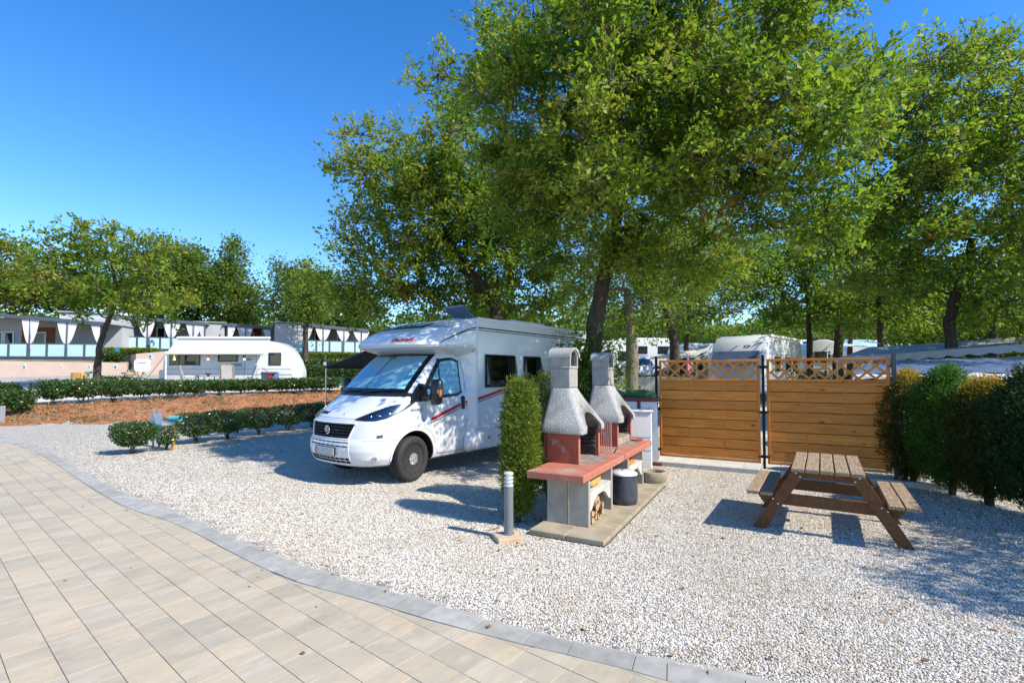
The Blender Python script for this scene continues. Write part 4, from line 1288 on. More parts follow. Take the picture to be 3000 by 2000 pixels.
    np_ = MB().box((0, 0, 0), (.52, .115, .012), ch=.004).build('number_plate', mat('plate_grey', (.42, .42, .43), .5, var=.04), t); np_.matrix_local = M
    MB().box((-.235, 0, .0075), (.045, .10, .004)).build('plate_band', mat('plate_blue', (.16, .17, .34), .5, var=.04), np_)
    MB().box((0, 0, -.012), (.55, .14, .014), ch=.004).build('plate_holder', black_plastic, np_)
    # fog lamps, vents
    for sg in (1, -1):
        rec = S.patch(lerp_rows([(.395, 40), (.40, 50), (.405, 62)], [(.42, 40), (.475, 50), (.485, 62)], 3, 10), .003, sg, .004).build('fog_lamp', dull_white, t, smooth=40)
        c = S.o(.445, 57, sg, .006); n = S.n(.445, 57, sg); M3 = n.to_track_quat('Z', 'Y').to_matrix()
        MB().lathe([(.036, -.005), (.040, .008), (.032, .010), (.030, 0)], 20, c=c, R=M3).build('fog_ring', chrome, rec, smooth=40)
        MB().lathe([(0, .008), (.03, .001)], 16, c=c, R=M3).build('fog_glass', alu, rec, smooth=40)
        S.patch(lerp_rows([(.735, 50), (.745, 64)], [(.80, 51), (.825, 66)], 2, 8), .003, sg, .004).build('corner_vent', dull_white, t, smooth=40)
        vs_ = MB()
        for z in (.762, .778, .794):
            vs_.tube([S.o(z + .012 * (q - 56) / 8, q, sg, .008) for q in np.linspace(56, 63, 5)], .0045, 5)
        vs_.build('vent_slot', seam_black, t)
    # side door windows, handle, mirror
    for sg in (1, -1):
        bot = [(1.375, -.24), (1.345, -.42), (1.345, -.75), (1.36, -1.0), (1.42, -1.14)]
        top = [(1.50, -.20), (1.76, -.42), (2.02, -.66), (2.055, -.95), (2.0, -1.14)]
        toq = lambda pl: [(z, S.qx(x, z)) for z, x in pl]
        w_ = S.patch(lerp_rows(toq(bot), toq(top), 8, 16), .004, sg, .005).build('door_window', black_plastic, t, smooth=40)
        bot2 = [(1.41, -.30), (1.40, -.44), (1.40, -.75), (1.41, -.98), (1.45, -1.09)]; top2 = [(1.48, -.30), (1.73, -.49), (1.97, -.69), (2.00, -.94), (1.96, -1.09)]
        S.patch(lerp_rows(toq(bot2), toq(top2), 8, 16), .009, sg, .004).build('side_blind', pleat_m, w_, smooth=40)
        S.patch(lerp_rows(toq(bot2), toq(top2), 8, 16), .014, sg, .002).build('side_glass', cab_glass, w_, smooth=40)
        MB().tube([S.o(z, S.qx(x, z), sg, .012) for z, x in ((1.39, -.62), (1.7, -.60), (2.02, -.64))], .018, 6).build('window_bar', black_plastic, w_)
        hc = S.o(1.24, S.qx(-1.13, 1.24), sg, .014)
        MB().box(hc, (.085, .045, .24), ch=.02).build('door_handle', black_plastic, t, smooth=40)
        # mirror
        mb = MB()
        a = S.o(1.40, S.qx(-.12, 1.40), sg, .0)
        mb.prism([(-.30, 1.30), (.08, 1.30), (.03, 1.40), (-.12, 1.60), (-.20, 1.58)], .06, frame((0, sg * .955, 0), (1, 0, 0), (0, 0, 1), (0, sg, 0)))
        mb.beam((-.12, sg * .98, 1.37), (-.20, sg * 1.20, 1.37), .10, .09, ch=.02)
        mb.beam((-.14, sg * .98, 1.53), (-.21, sg * 1.20, 1.53), .08, .05, ch=.02)
        Rm = Matrix.Rotation(sg * .22, 3, 'Z')
        mb.box((-.235, sg * 1.27, 1.46), (.13, .215, .42), Rm, ch=.045)
        mo = mb.build('mirror', black_plastic, t, smooth=50)
        MB().box((-.215, sg * 1.385, 1.44), (.06, .03, .12), Rm, ch=.012).build('indicator', orange_lens, mo)
        MB().box((-.195, sg * 1.37, 1.47), (.07, .03, .06), Rm, ch=.01).build('indicator_lens', chrome, mo)
    # lettering on the cab
    def put(txt, size, z, q, sg, m, shear=.25, bold=.0, d=.004, up=None, roll=0.0, parent=t, name='lettering', L=S, space=1.0):
        n = L.n(z, q, sg); c = L.o(z, q, sg, d)
        upv = Vector((0, 0, 1)); y = (upv - n * upv.dot(n)).normalized(); x = y.cross(n)
        Mr = Matrix.Rotation(roll, 4, n)
        link(name, place_mesh(text_mesh(txt, size, .003, shear, bold, space), Matrix.Translation(c) @ Mr @ Matrix.Translation(-c) @ frame(c, x, y, n)), m, parent)
    put('trend', .13, 1.115, S.qy(.38, 1.115), -1, seam_black, .2, .002, d=.006)
    put('DUCATO', .055, 1.165, S.qx(-.02, 1.165), 1, seam_black, .25, .001)
    MB().box(S.o(1.10, S.qy(.22, 1.1), 1, .004), (.01, .035, .04), ch=.004).build('bonnet_emblem', alu, t)
    # fuel cap and lower step of the door are inside the seams; side stripe
    def stripe(pts, w, m, name, L=None, y=None, d=.003):
        P = [[], []]
        for (x, z) in pts:
            for k, zz in ((0, z - w / 2), (1, z + w / 2)):
                yy = y if y is not None else S.o(zz, S.qx(x, zz), 1, d).y
                P[k].append(Vector((x, yy, zz)))
        for r in P:
            pass
        return MB().slab([P[0], P[1]], Vector((0, 1, 0)), .002).build(name, m, t)
    a, b = (-.36, .985), (-2.60, 1.515)
    line = lambda x: a[1] + (x - a[0]) * (b[1] - a[1]) / (b[0] - a[0]) + .06 * math.sin(PI * (x - a[0]) / (b[0] - a[0]))
    YB = 1.13
    for x0_, x1_, y_ in ((-.36, -1.07, None), (-1.20, -1.27, None), (-1.39, -6.0, YB + .004)):
        xs_ = np.linspace(x0_, x1_, 8)
        stripe([(x, line(x) if x > -2.6 else line(-2.6) + (x + 2.6) * -.2) for x in xs_], .056, red_paint, 'red_stripe', y=y_)
        stripe([(x, (line(x) if x > -2.6 else line(-2.6) + (x + 2.6) * -.2) - .056) for x in xs_], .016, seam_black, 'dark_stripe', y=y_)
    # ---- living box
    XR, XF = -6.05, -1.37
    lb = MB(); lb.box(((XR + XF) / 2, 0, (.62 + 2.80) / 2), (XF - XR, YB * 2, 2.80 - .62), ch=.035)
    lb.build('living_box', white_paint, t)
    sk = MB(); sk.box(((XR + XF) / 2 - .0, 0, .56), (XF - XR - .01, YB * 2 + .016, .40), ch=.03)
    sk.build('skirt', white_paint, t)
    rl = MB()
    for sg in (-1, 1):
        rl.beam((XF - .02, sg * (YB + .006), 2.785), (XR, sg * (YB + .006), 2.785), .03, .05, ch=.01)
        rl.beam((XF - .012, sg * (YB + .004), .78), (XF - .012, sg * (YB + .004), 2.78), .035, .012, up=(1, 0, 0), ch=.004)
        rl.beam((XF, sg * (YB + .005), .772), (XR, sg * (YB + .005), .772), .012, .02, ch=.004)
        for x in (-3.3, -5.0): rl.beam((x, sg * (YB + .003), .36), (x, sg * (YB + .003), .77), .012, .006, up=(1, 0, 0))
    rl.build('edge_trim', white_plastic, t)
    # fairing between cab and box
    for sg in (-1, 1):
        fa = MB()
        P = [[Vector((-1.22, sg * .985, z)), Vector((-1.38, sg * (YB - .004), z))] for z in (.45, .8, 1.4, 1.9, 2.16)]
        P = [[Vector((-1.24, sg * (S.par(min(r[0].z, 2.2))[1] - .01), r[0].z)), r[1]] for r in P]
        fa.slab(P, Vector((-1, 0, 0)), .02)
        fa.build('cab_fairing', white_paint, t)
    for sg in (-1, 1): MB().box((-1.33, sg * 1.04, .52), (.36, .17, .36), ch=.07).build('sill_fairing', white_paint, t, smooth=50)
    # overcab
    orow = [(2.10, -.50, .90, 2.6, .7), (2.14, -.36, 1.0, 2.7, .85), (2.19, -.16, 1.08, 2.8, .95), (2.225, -.05, 1.118, 2.8, 1.0), (2.26, .0, 1.13, 2.8, 1.05), (2.31, -.02, 1.133, 2.8, 1.05), (2.40, -.12, 1.134, 2.8, 1.0), (2.50, -.28, 1.134, 2.7, .95), (2.60, -.50, 1.13, 2.6, .83), (2.68, -.76, 1.12, 2.6, .58), (2.74, -1.0, 1.105, 2.8, .36), (2.785, -1.24, 1.08, 3, .13), (2.80, -1.33, 1.06, 3, .05)]
    O = Loft(orow, XF - .01)
    O.solid(sorted(set([r[0] for r in orow] + list(np.arange(2.12, 2.8, .03)))), 30, 8).build('overcab', white_paint, t, smooth=40)
    os_ = MB()
    for sg in (1, -1):
        os_.tube([O.o(2.235, q, sg, .002) for q in np.linspace(0, 88, 20)] + [O.o(2.26, O.qx(-1.2, 2.26), sg, .002)], .007, 6)
    os_.build('overcab_lip', white_plastic, t, smooth=60)
    # upper dark lines: along the box, sweeping forward and down over the overcab
    up = lambda x: 2.615 if x < -1.37 else 2.615 - .36 * ((x + 1.37) / .95) ** 1.35
    for dz, w in ((0, .022), (-.045, .014)):
        stripe([(x, 2.615 + dz) for x in np.linspace(-1.39, -6.0, 6)], w, seam_black, 'upper_line', y=YB + .004)
        for sg in (1, -1):
            P = [O.o(up(x) + dz * (1 - (x + 1.37) / 1.2), O.qx(x, up(x)), sg, .002) for x in np.linspace(-1.36, -.52, 14)]
            MB().tube(P, [w / 2 * (1 - .6 * i / 13) for i in range(14)], 5).build('upper_line', seam_black, t)
    put('Dethleffs', .125, 2.335, 22, 1, red_paint, .3, .003, L=O)
    link('lettering', place_mesh(text_mesh('Dethleffs', .17, .003, .3, .003), frame((-5.35, YB + .004, 2.20), (-1, 0, 0), (0, 0, 1), (0, 1, 0))), seam_black, t)
    # panorama window and hatch
    pw = MB()
    for sg in (1, -1):
        rr = [[(z, q) for q in np.linspace(0, O.qy(.62, z), 10)] for z in np.linspace(2.57, 2.76, 8)]
        q2 = O.patch(rr, .012, sg, .012); pw.add(q2.v, q2.f)
    pw.build('panorama_window', window_dark, t, smooth=40)
    hz = Matrix.Rotation(-math.radians(33), 3, 'Y')
    MB().box((-2.05, .05, 2.83), (.80, .72, .06), ch=.02).build('hatch_frame', white_plastic, t)
    hh = MB().box((-2.10, .05, 2.99), (.62, .60, .05), hz, ch=.024).build('roof_hatch', mat('smoked_acrylic', (.10, .15, .20), .12, var=.2, coat=.5), t)
    MB().tube([(-1.75, -.28, 2.86), (-1.9, -.28, 3.08)], .01, 6).build('hatch_stay', alu, hh)
    rb = MB(); rb.box((-3.3, .55, 2.845), (1.25, .8, .09), ch=.035); rb.build('roof_box', white_plastic, t)
    rb = MB(); rb.box((-4.75, .35, 2.86), (.5, .5, .12), ch=.03); rb.build('roof_vent', white_plastic, t)
    # windows of the box
    def box_window(x0, x1, z0, z1, tilt):
        f = MB().box(((x0 + x1) / 2, YB + .004, (z0 + z1) / 2), (abs(x1 - x0), .022, z1 - z0), ch=.008).build('window', black_plastic, t)
        MB().box(((x0 + x1) / 2, YB + .0165, (z0 + z1) / 2), (abs(x1 - x0) - .08, .004, z1 - z0 - .08)).build('window_inside', window_dark, f)
        h = z1 - z0 - .02
        R = Matrix.Rotation(tilt, 3, 'X')
        c = Vector(((x0 + x1) / 2, YB + .022, z1 - .015)) + R @ Vector((0, .01, -h / 2))
        pa = MB().box(c, (abs(x1 - x0) - .02, .018, h), R, ch=.008).build('window_pane', tint_glass, f)
        for xa, xb in ((x0 + .05, x0 + .05 + .2 * (x1 - x0)), (x1 - .05 - .12 * (x1 - x0), x1 - .05)):
            P_ = [[Vector((x, YB + .021 + .004 * math.sin(x * 95), z)) for x in np.linspace(xa, xb, 12)] for z in (z0 + .06, z1 - .06)]
            MB().slab(P_, Vector((0, 1, 0)), .003).build('window_curtain', dull_white, f)
        MB().box(((x0 + x1) / 2, YB + .021, z0 + .09), (abs(x1 - x0) - .1, .006, .07)).build('window_catch_rail', grey_steel, f)
    box_window(-2.52, -1.60, 1.50, 2.13, math.radians(9))
    box_window(-3.42, -2.82, 1.62, 2.13, math.radians(11))
    box_window(-5.6, -4.7, 1.6, 2.1, 0)
    MB().box((-1.72, YB + .014, .56), (.07, .012, .045), ch=.004).build('side_marker', orange_lens, t)
    MB().box((-4.6, YB + .014, .56), (.07, .012, .045), ch=.004).build('side_marker', orange_lens, t)
    # underbody, wheels
    ub = MB(); ub.box((-2.7, 0, .50), (6.4, 1.5, .34)); ub.build('underbody', dark_void, t)  # near-black box added for the shade under the floor
    wheel(t, 0, 1, y0=1.0, steer=math.radians(7)); wheel(t, 0, -1, y0=1.0, steer=math.radians(7)); wheel(t, -3.85, 1, y0=1.04); wheel(t, -3.85, -1, y0=1.04)
    # awning on the far side
    aw = MB()
    P = [[Vector((x, y, 2.50 - .55 * ((-y - 1.15) / 2.35) - .04 * math.sin(PI * (-y - 1.15) / 2.35))) for x in (-1.15, -2.6, -4.9)] for y in np.linspace(-1.15, -3.5, 6)]
    aw.slab(P, Vector((0, 0, 1)), .02)
    aw.beam((-1.1, -3.5, 1.95), (-4.95, -3.5, 1.95), .08, .12, ch=.02)
    aw = aw.build('awning', mat('awning_brown', (.055, .048, .045), .8, var=.2), t)
    l1 = MB().tube([(-1.15, -3.48, 1.93), (-1.15, -3.48, .9), (-1.15, -3.48, .02)], .018, 8); l1.box((-1.15, -3.48, 2.0), (.1, .12, .12), ch=.02)
    l1.build('awning_leg', alu, t)
    MB().tube([(-4.9, -3.48, 1.93), (-4.9, -3.48, .02)], .018, 8).build('awning_leg', alu, t)
    return t
MH = build_motorhome()
# ------------------------------------------------------------------ wood and stone
def wood_mat(name, c0, c1, knot=True, scale=1.0, rough=.6, obj=.12, gloss=.3, weather=None):
    m, nt, b = new_mat(name); L = nt.links.new
    tc = nd(nt, 'ShaderNodeTexCoord'); oi = nd(nt, 'ShaderNodeObjectInfo')
    rv = nd(nt, 'ShaderNodeVectorMath', operation='SCALE'); rv.inputs[0].default_value = (13.0, 7.0, 5.0); L(oi.outputs['Random'], rv.inputs['Scale'])
    av = nd(nt, 'ShaderNodeVectorMath', operation='ADD'); L(tc.outputs['Object'], av.inputs[0]); L(rv.outputs[0], av.inputs[1])
    mp = nd(nt, 'ShaderNodeMapping'); mp.inputs['Scale'].default_value = (1.6 * scale, 16 * scale, 16 * scale); L(av.outputs[0], mp.inputs['Vector'])
    n1 = nd(nt, 'ShaderNodeTexNoise', i_Scale=1.6, i_Detail=5.0, i_Roughness=.62, i_Distortion=.5); L(mp.outputs[0], n1.inputs['Vector'])
    r1 = ramp(nt, [(.28, c0), (.72, c1)]); L(n1.outputs[0], r1.inputs[0]); out = r1.outputs[0]
    if knot:
        mk = nd(nt, 'ShaderNodeMapping'); mk.inputs['Scale'].default_value = (2.6 * scale, 6.5 * scale, 6.5 * scale); L(av.outputs[0], mk.inputs['Vector'])
        v = nd(nt, 'ShaderNodeTexVoronoi', i_Scale=1.0); L(mk.outputs[0], v.inputs['Vector'])
        rk = ramp(nt, [(.05, (1, 1, 1)), (.16, (0, 0, 0))]); L(v.outputs['Distance'], rk.inputs[0])
        mx = nd(nt, 'ShaderNodeMix', data_type='RGBA'); L(rk.outputs[0], mx.inputs[0]); L(out, mx.inputs[6]); mx.inputs[7].default_value = (*sh(c0, .38), 1); out = mx.outputs[2]
    mr = nd(nt, 'ShaderNodeMapRange'); mr.inputs[3].default_value = 1 - obj; mr.inputs[4].default_value = 1 + obj; L(oi.outputs['Random'], mr.inputs[0])
    sc = nd(nt, 'ShaderNodeVectorMath', operation='SCALE'); L(out, sc.inputs[0]); L(mr.outputs[0], sc.inputs['Scale']); out = sc.outputs[0]
    if weather:
        n4 = nd(nt, 'ShaderNodeTexNoise', i_Scale=4.0, i_Detail=6.0); L(mp.outputs[0], n4.inputs['Vector'])
        r4 = ramp(nt, [(.42, (0, 0, 0)), (.62, (1, 1, 1))]); L(n4.outputs[0], r4.inputs[0])
        mx = nd(nt, 'ShaderNodeMix', data_type='RGBA'); L(r4.outputs[0], mx.inputs[0]); L(out, mx.inputs[6]); mx.inputs[7].default_value = (*weather, 1); out = mx.outputs[2]
    L(out, b.inputs['Base Color']); b.inputs['Roughness'].default_value = rough; b.inputs['Specular IOR Level'].default_value = gloss
    bp = nd(nt, 'ShaderNodeBump', i_Strength=.35, i_Distance=.004); L(n1.outputs[0], bp.inputs['Height']); L(bp.outputs[0], b.inputs['Normal'])
    return m
pine_m = wood_mat('stained_pine', (.50, .163, .025), (.76, .288, .048), obj=.13)
table_side_m = wood_mat('table_stain', (.095, .038, .015), (.175, .078, .030), knot=False, rough=.65)
table_top_m = wood_mat('weathered_plank', (.17, .105, .055), (.30, .205, .125), knot=False, rough=.75, weather=(.34, .265, .185))
log_m = wood_mat('firewood', (.12, .075, .045), (.24, .16, .10), knot=False, rough=.9, obj=.3)
log_end_m = mat('log_end', (.42, .28, .15), .9, var=.25, vs=30)
render_m = mat('rough_render', (.33, .328, .318), .95, var=.42, vs=62, bump=1.0, bs=62, col2=(.22, .215, .205), c2s=2.6, c2t=.60)
def sooty_hood():
    m = render_m.copy(); m.name = 'sooty_hood'; nt = m.node_tree; b = nt.nodes['Principled BSDF']; L = nt.links.new
    src = b.inputs['Base Color'].links[0].from_socket
    tc = nd(nt, 'ShaderNodeTexCoord')
    ds = nd(nt, 'ShaderNodeVectorMath', operation='DISTANCE'); ds.inputs[1].default_value = (1.13, .50, 1.18); L(tc.outputs['Object'], ds.inputs[0])
    nz = nd(nt, 'ShaderNodeTexNoise', i_Scale=9.0, i_Detail=5.0); L(tc.outputs['Object'], nz.inputs['Vector'])
    ad = nd(nt, 'ShaderNodeMath', operation='MULTIPLY_ADD'); ad.inputs[1].default_value = .30; L(nz.outputs[0], ad.inputs[0]); L(ds.outputs['Value'], ad.inputs[2])
    r = ramp(nt, [(.26, (.75, .75, .75)), (.48, (0, 0, 0))]); L(ad.outputs[0], r.inputs[0])
    mx = nd(nt, 'ShaderNodeMix', data_type='RGBA'); L(r.outputs[0], mx.inputs[0]); L(src, mx.inputs[6]); mx.inputs[7].default_value = (.05, .042, .036, 1)
    L(mx.outputs[2], b.inputs['Base Color'])
    return m
hood_m = sooty_hood()
chimney_m = mat('smooth_concrete', (.30, .285, .255), .85, var=.14, vs=9, bump=.3, bs=120, col2=(.42, .39, .34), c2s=4, c2t=.6)
red_render_m = mat('red_render', (.36, .095, .055), .85, var=.15, vs=8, bump=.35, bs=110, col2=(.34, .27, .22), c2s=3.2, c2t=.585, c2w=.03)
counter_m = mat('red_counter', (.40, .135, .085), .8, var=.16, vs=7, bump=.25, bs=100, col2=(.36, .26, .22), c2s=2.4, c2t=.58, c2w=.08)
soot_m = mat('sooty_firebrick', (.045, .038, .033), .95, var=.5, vs=9, bump=.5, bs=60)
ash_m = mat('ashy_slab', (.27, .21, .18), .95, var=.35, vs=14, bump=.4, bs=50, col2=(.12, .105, .095), c2s=9, c2t=.55)
slab_m = mat('exposed_aggregate', (.37, .315, .22), .92, var=.25, vs=120, bump=.7, bs=160, col2=(.26, .215, .15), c2s=2.5, c2t=.56)
pale_concrete = mat('pale_concrete', (.50, .485, .45), .85, var=.12, vs=5, bump=.2, bs=90, obj=.06, col2=(.40, .385, .35), c2s=2, c2t=.62)
block_m = mat('base_panel', (.33, .305, .26), .88, var=.12, vs=6, bump=.25, bs=100, col2=(.26, .24, .205), c2s=2.6, c2t=.6)

# ------------------------------------------------------------------ barbecues
BQ_O = Vector((.936, 5.065, 0)); BQ_A = math.atan2(.882, .4714)
BQ_M = Matrix.Translation(BQ_O) @ Matrix.Rotation(BQ_A, 4, 'Z')
def bq(x, y, z=0): return BQ_M @ Vector((x, y, z))
def build_pad():
    r = MB().box((1.55, .43, .008), (3.12, .87, .016)).build('barbecue_pad', joint_m)
    r.matrix_world = BQ_M; tag(r, kind='structure')
    me = None
    for i in range(7):
        for j in range(2):
            if me is None:
                o = MB().box((0, 0, 0), (.432, .417, .055), ch=.006).build('paving_slab', slab_m, r); me = o.data
            else: o = link('paving_slab', me, slab_m, r)
            o.location = (.22 + i * .44, .215 + j * .425, .034 + random.uniform(-.003, .003)); o.rotation_euler = (0, 0, random.uniform(-.01, .01))
build_pad()
def hood_mesh(shift=0.0):
    """concave frustum, hollow, with an arched mouth on its front"""
    def rings(ins, z_lo):
        out = []
        b = (.69 + ins, 1.57 - ins, .48 + ins, 1.03 - ins * .6); tp = (.975 + ins, 1.275 - ins, .745 + ins, 1.03 - ins * .6)
        for z in [z_lo, 1.10, 1.16, 1.24, 1.33, 1.42, 1.50, 1.575]:
            k = min(1, max(0, (z - 1.10) / .475)); k = 1 - (1 - k) ** 1.10
            x0, x1, y0, y1 = [b[i] + (tp[i] - b[i]) * k for i in range(4)]
            r = .05 + .02 * k; pts = []
            for (cx_, cy_, a0) in ((x1 - r, y1 - r, 0), (x0 + r, y1 - r, 90), (x0 + r, y0 + r, 180), (x1 - r, y0 + r, 270)):
                for a in np.linspace(a0, a0 + 90, 6):
                    pts.append(Vector((cx_ + r * math.cos(math.radians(a)), cy_ + r * math.sin(math.radians(a)), z)))
            out.append(pts)
        return out
    def solid(R):
        m = MB(); n = len(R[0])
        m.v = [p for r in R for p in r]
        m.f = [(i * n + j, i * n + (j + 1) % n, (i + 1) * n + (j + 1) % n, (i + 1) * n + j) for i in range(len(R) - 1) for j in range(n)]
        m.f += [tuple(range(n))[::-1], tuple((len(R) - 1) * n + j for j in range(n))]
        m.m = [0] * len(m.f); return m
    o = solid(rings(0, 1.03)).build('h', render_m)
    i = solid(rings(.045, 1.0)).build('i', render_m)
    a = MB().lathe([(0, -.3), (.285, -.3), (.285, .3), (0, .3)], 40, c=(1.13, .47, .985), R=Matrix.Rotation(PI / 2, 3, 'X')).build('a', render_m)
    for c in (i, a):
        md = o.modifiers.new('b', 'BOOLEAN'); md.operation = 'DIFFERENCE'; md.solver = 'EXACT'; md.object = c
    bpy.context.view_layer.update()
    me = evalmesh(o)
    for x in (o, i, a): bpy.data.objects.remove(x)
    me.materials.clear(); me.materials.append(hood_m)
    me.polygons.foreach_set('use_smooth', [True] * len(me.polygons)); me.set_sharp_from_angle(angle=math.radians(38))
    return me
def build_barbecue(label, bricks):
    t = thing('barbecue', label, 'barbecue', BQ_O, BQ_A, 'stone barbecues on the slab pad')
    z0 = .062
    ZC = .67
    # base
    p = MB(); p.box((.385, .415, (z0 + .585) / 2), (.055, .25, .585 - z0), ch=.006); p.box((.385, .672, (z0 + .585) / 2), (.055, .25, .585 - z0), ch=.006)
    p.build('base_panel', block_m, t)
    p = MB(); p.box((.385 - .029, .543, (z0 + .585) / 2), (.004, .035, .585 - z0 - .01)); p.build('mortar_seam', mat('mortar', (.42, .36, .27), .95, var=.2, vs=20, bump=.5) if 'mortar' not in MATS else MATS['mortar'], t)
    p = MB(); p.box((.385 - .0305, .545, (z0 + .585) / 2), (.003, .008, .585 - z0 - .02)); p.build('seam_gap', dark_void, t)
    p = MB(); p.box((1.225, .543, (z0 + .585) / 2), (.055, .51, .585 - z0), ch=.006); p.build('base_panel', block_m, t)
    p = MB(); p.box((.805, .785, (z0 + .585) / 2), (.78, .04, .585 - z0)); p.build('back_panel', block_m, t)
    # shelf with an arched apron
    p = MB(); p.box((.805, .53, .40), (.783, .47, .045), ch=.004)
    ap = [(.414, .378), (.414, .20), (.50, .235), (.60, .315), (.70, .352), (.91, .352), (1.01, .315), (1.11, .235), (1.196, .20), (1.196, .378)]
    for k in range(len(ap) // 2):
        pass
    P = [[Vector((x, .30, zz)) for x, zz in ap[1:9]], [Vector((x, .30, .3775)) for x, _ in ap[1:9]]]
    p.slab(P, Vector((0, -1, 0)), .04)
    p.build('shelf', pale_concrete, t)
    # counter
    c = MB(); c.box((.92, .60, .628), (1.60, .68, .084), ch=.010); c.build('counter', counter_m, t)
    c = MB(); c.box((1.15, .77, .6725), (.74, .32, .008), ch=.003); c.build('hearth', ash_m, t)
    rg = random.Random(3 if bricks else 5)
    for (x_, y_, r_, k_) in ((.98, .56, .20, .0015), (1.28, .50, .17, .0021), (1.12, .42, .11, .0027)):
        pl_ = [(x_ + r_ * 1.5 * rg.uniform(.75, 1.15) * math.cos(a), y_ + r_ * .62 * rg.uniform(.7, 1.15) * math.sin(a)) for a in np.linspace(0, 2 * PI, 26, endpoint=False)]
        MB().prism(pl_, k_, Matrix.Translation((0, 0, .6698))).build('ash_stain', ash_m, t)
    # firebox
    f = MB(); f.box((.755, .775, (ZC + 1.045) / 2), (.05, .43, 1.045 - ZC), ch=.006); f.build('fire_wall', red_render_m, t)
    f = MB(); f.box((.755, .552, (ZC + 1.045) / 2), (.056, .020, 1.045 - ZC), ch=.004); f.build('wall_edge', counter_m, t)
    f = MB(); f.box((1.505, .775, (ZC + 1.045) / 2), (.05, .43, 1.045 - ZC), ch=.006); f.build('fire_wall', red_render_m, t)
    f = MB(); f.box((1.505, .552, (ZC + 1.045) / 2), (.056, .020, 1.045 - ZC), ch=.004); f.build('wall_edge', counter_m, t)
    f = MB(); f.box((1.13, .975, (ZC + 1.045) / 2), (.80, .045, 1.045 - ZC), ch=.005); f.build('back_wall', red_render_m, t)
    f = MB()
    f.box((.79, .775, .86), (.018, .38, .36)); f.box((1.471, .775, .86), (.018, .38, .36)); f.box((1.13, .944, .86), (.66, .016, .36))
    for z in (.80, .86, .92):
        f.box((.806, .77, z), (.025, .36, .03), ch=.006); f.box((1.455, .77, z), (.025, .36, .03), ch=.006)
    f.build('fire_lining', soot_m, t)
    link('hood', hood_me, hood_m, t)
    # chimney
    h = MB(); h.box((1.125, .888, 1.70), (.285, .27, .25), ch=.012); h.build('chimney', chimney_m, t)
    h = MB(); h.box((1.125, .888, 1.8375), (.30, .285, .035), ch=.012); h.build('mortar_band', render_m, t, smooth=0)
    def vault(r, z1, y0, y1, hole):
        m = MB(); pts = []
        zc = 1.99
        arc = [(1.125 + r * math.cos(a), zc + r * .62 * math.sin(a)) for a in np.linspace(0, PI, 18)]
        inn = [(1.125 + (r - .035) * math.cos(a), zc + (r * .62 - .03) * math.sin(a)) for a in np.linspace(0, PI, 18)]
        lo = z1
        prof = [(1.125 + r, lo)] + arc + [(1.125 - r, lo)]
        inner = [(1.125 + r - .035, lo)] + inn + [(1.125 - r + .035, lo)]
        A = [[Vector((x, y, z)) for x, z in prof] for y in (y0, y1)]
        B = [[Vector((x, y, z)) for x, z in inner] for y in (y0, y1)]
        m.grid(A); m.grid(B); m.grid([A[0], B[0]]); m.grid([A[1], B[1]])
        m.grid([[A[0][0], A[1][0]], [B[0][0], B[1][0]]]); m.grid([[A[0][-1], A[1][-1]], [B[0][-1], B[1][-1]]])
        return m
    vault(.143, 1.855, .752, 1.024, True).build('chimney_head', chimney_m, t, smooth=40)
    vault(.172, 1.965, .735, 1.04, True).build('chimney_cap', render_m, t, smooth=40)
    MB().box((1.125, .89, 1.93), (.20, .20, .19)).build('flue', dark_void, t)
    if bricks:
        for k in range(5):
            b_ = MB().box((.84 + k * .135, .60, .728), (.118, .11, .105), Matrix.Rotation(random.uniform(-.05, .05), 3, 'Z'), ch=.008); b_.build('brick', mat('hearth_brick', (.33, .28, .22), .9, var=.3, vs=8, bump=.4, obj=.15) if 'hearth_brick' not in MATS else MATS['hearth_brick'], t)
        for k in range(5):
            MB().box((.84 + k * .135, .73, .728), (.118, .11, .105), ch=.008).build('brick', MATS['hearth_brick'], t)
        MB().box((1.13, .70, .79), (.62, .28, .012), ch=.003).build('ash_bed', ash_m, t)
    return t
hood_me = hood_mesh()
bbq1 = build_barbecue('rough grey hooded barbecue at the front of the slab pad, firewood in its base', False)
bbq2 = build_barbecue('rough grey hooded barbecue with bricks in its hearth, standing nearer the fence', True)
bbq2.location = bq(1.64, 0, 0)
# things on and under the barbecues
def on_bq(o, x, y, z, rot=0.0):
    o.location = bq(x, y, z); o.rotation_euler = (0, 0, BQ_A + rot); return o
def grill_rack():
    m = MB(); w, h = .26, .43
    for k in range(9): x = -w / 2 + .016 + k * (w - .032) / 8; m.tube([(x, 0, .012), (x, 0, h)], .0045, 5)
    m.tube([(-w / 2, 0, .0), (-w / 2, 0, h), (w / 2, 0, h), (w / 2, 0, .0), (-w / 2, 0, 0)], .0075, 6)
    for z in (.03, .05): m.tube([(-w / 2, .004, z), (w / 2, .004, z)], .003, 5)
    m.tube([(-.06, 0, .03), (-.06, -.12, .02), (.0, -.22, .012)], .004, 5)
    o = m.build('grill_rack', mat('rusty_wire', (.34, .26, .21), .5, metal=.5, var=.3, vs=30))
    tag(o, 'rusty wire grill rack leaning upright on the red counter', 'grill rack')
    o.location = bq(1.66, .56, .675); o.rotation_euler = (math.radians(-10), 0, BQ_A - PI / 2 + .35)
grill_rack()
def poker():
    o = MB().tube([(-.2, 0, 0), (.14, .0, 0), (.2, .0, .0)], [.006, .006, .008], 6).build('poker', dark_steel)
    tag(o, 'short dark fire poker lying on the counter by the wire rack', 'poker'); on_bq(o, 1.98, .46, .679, .2)
poker()
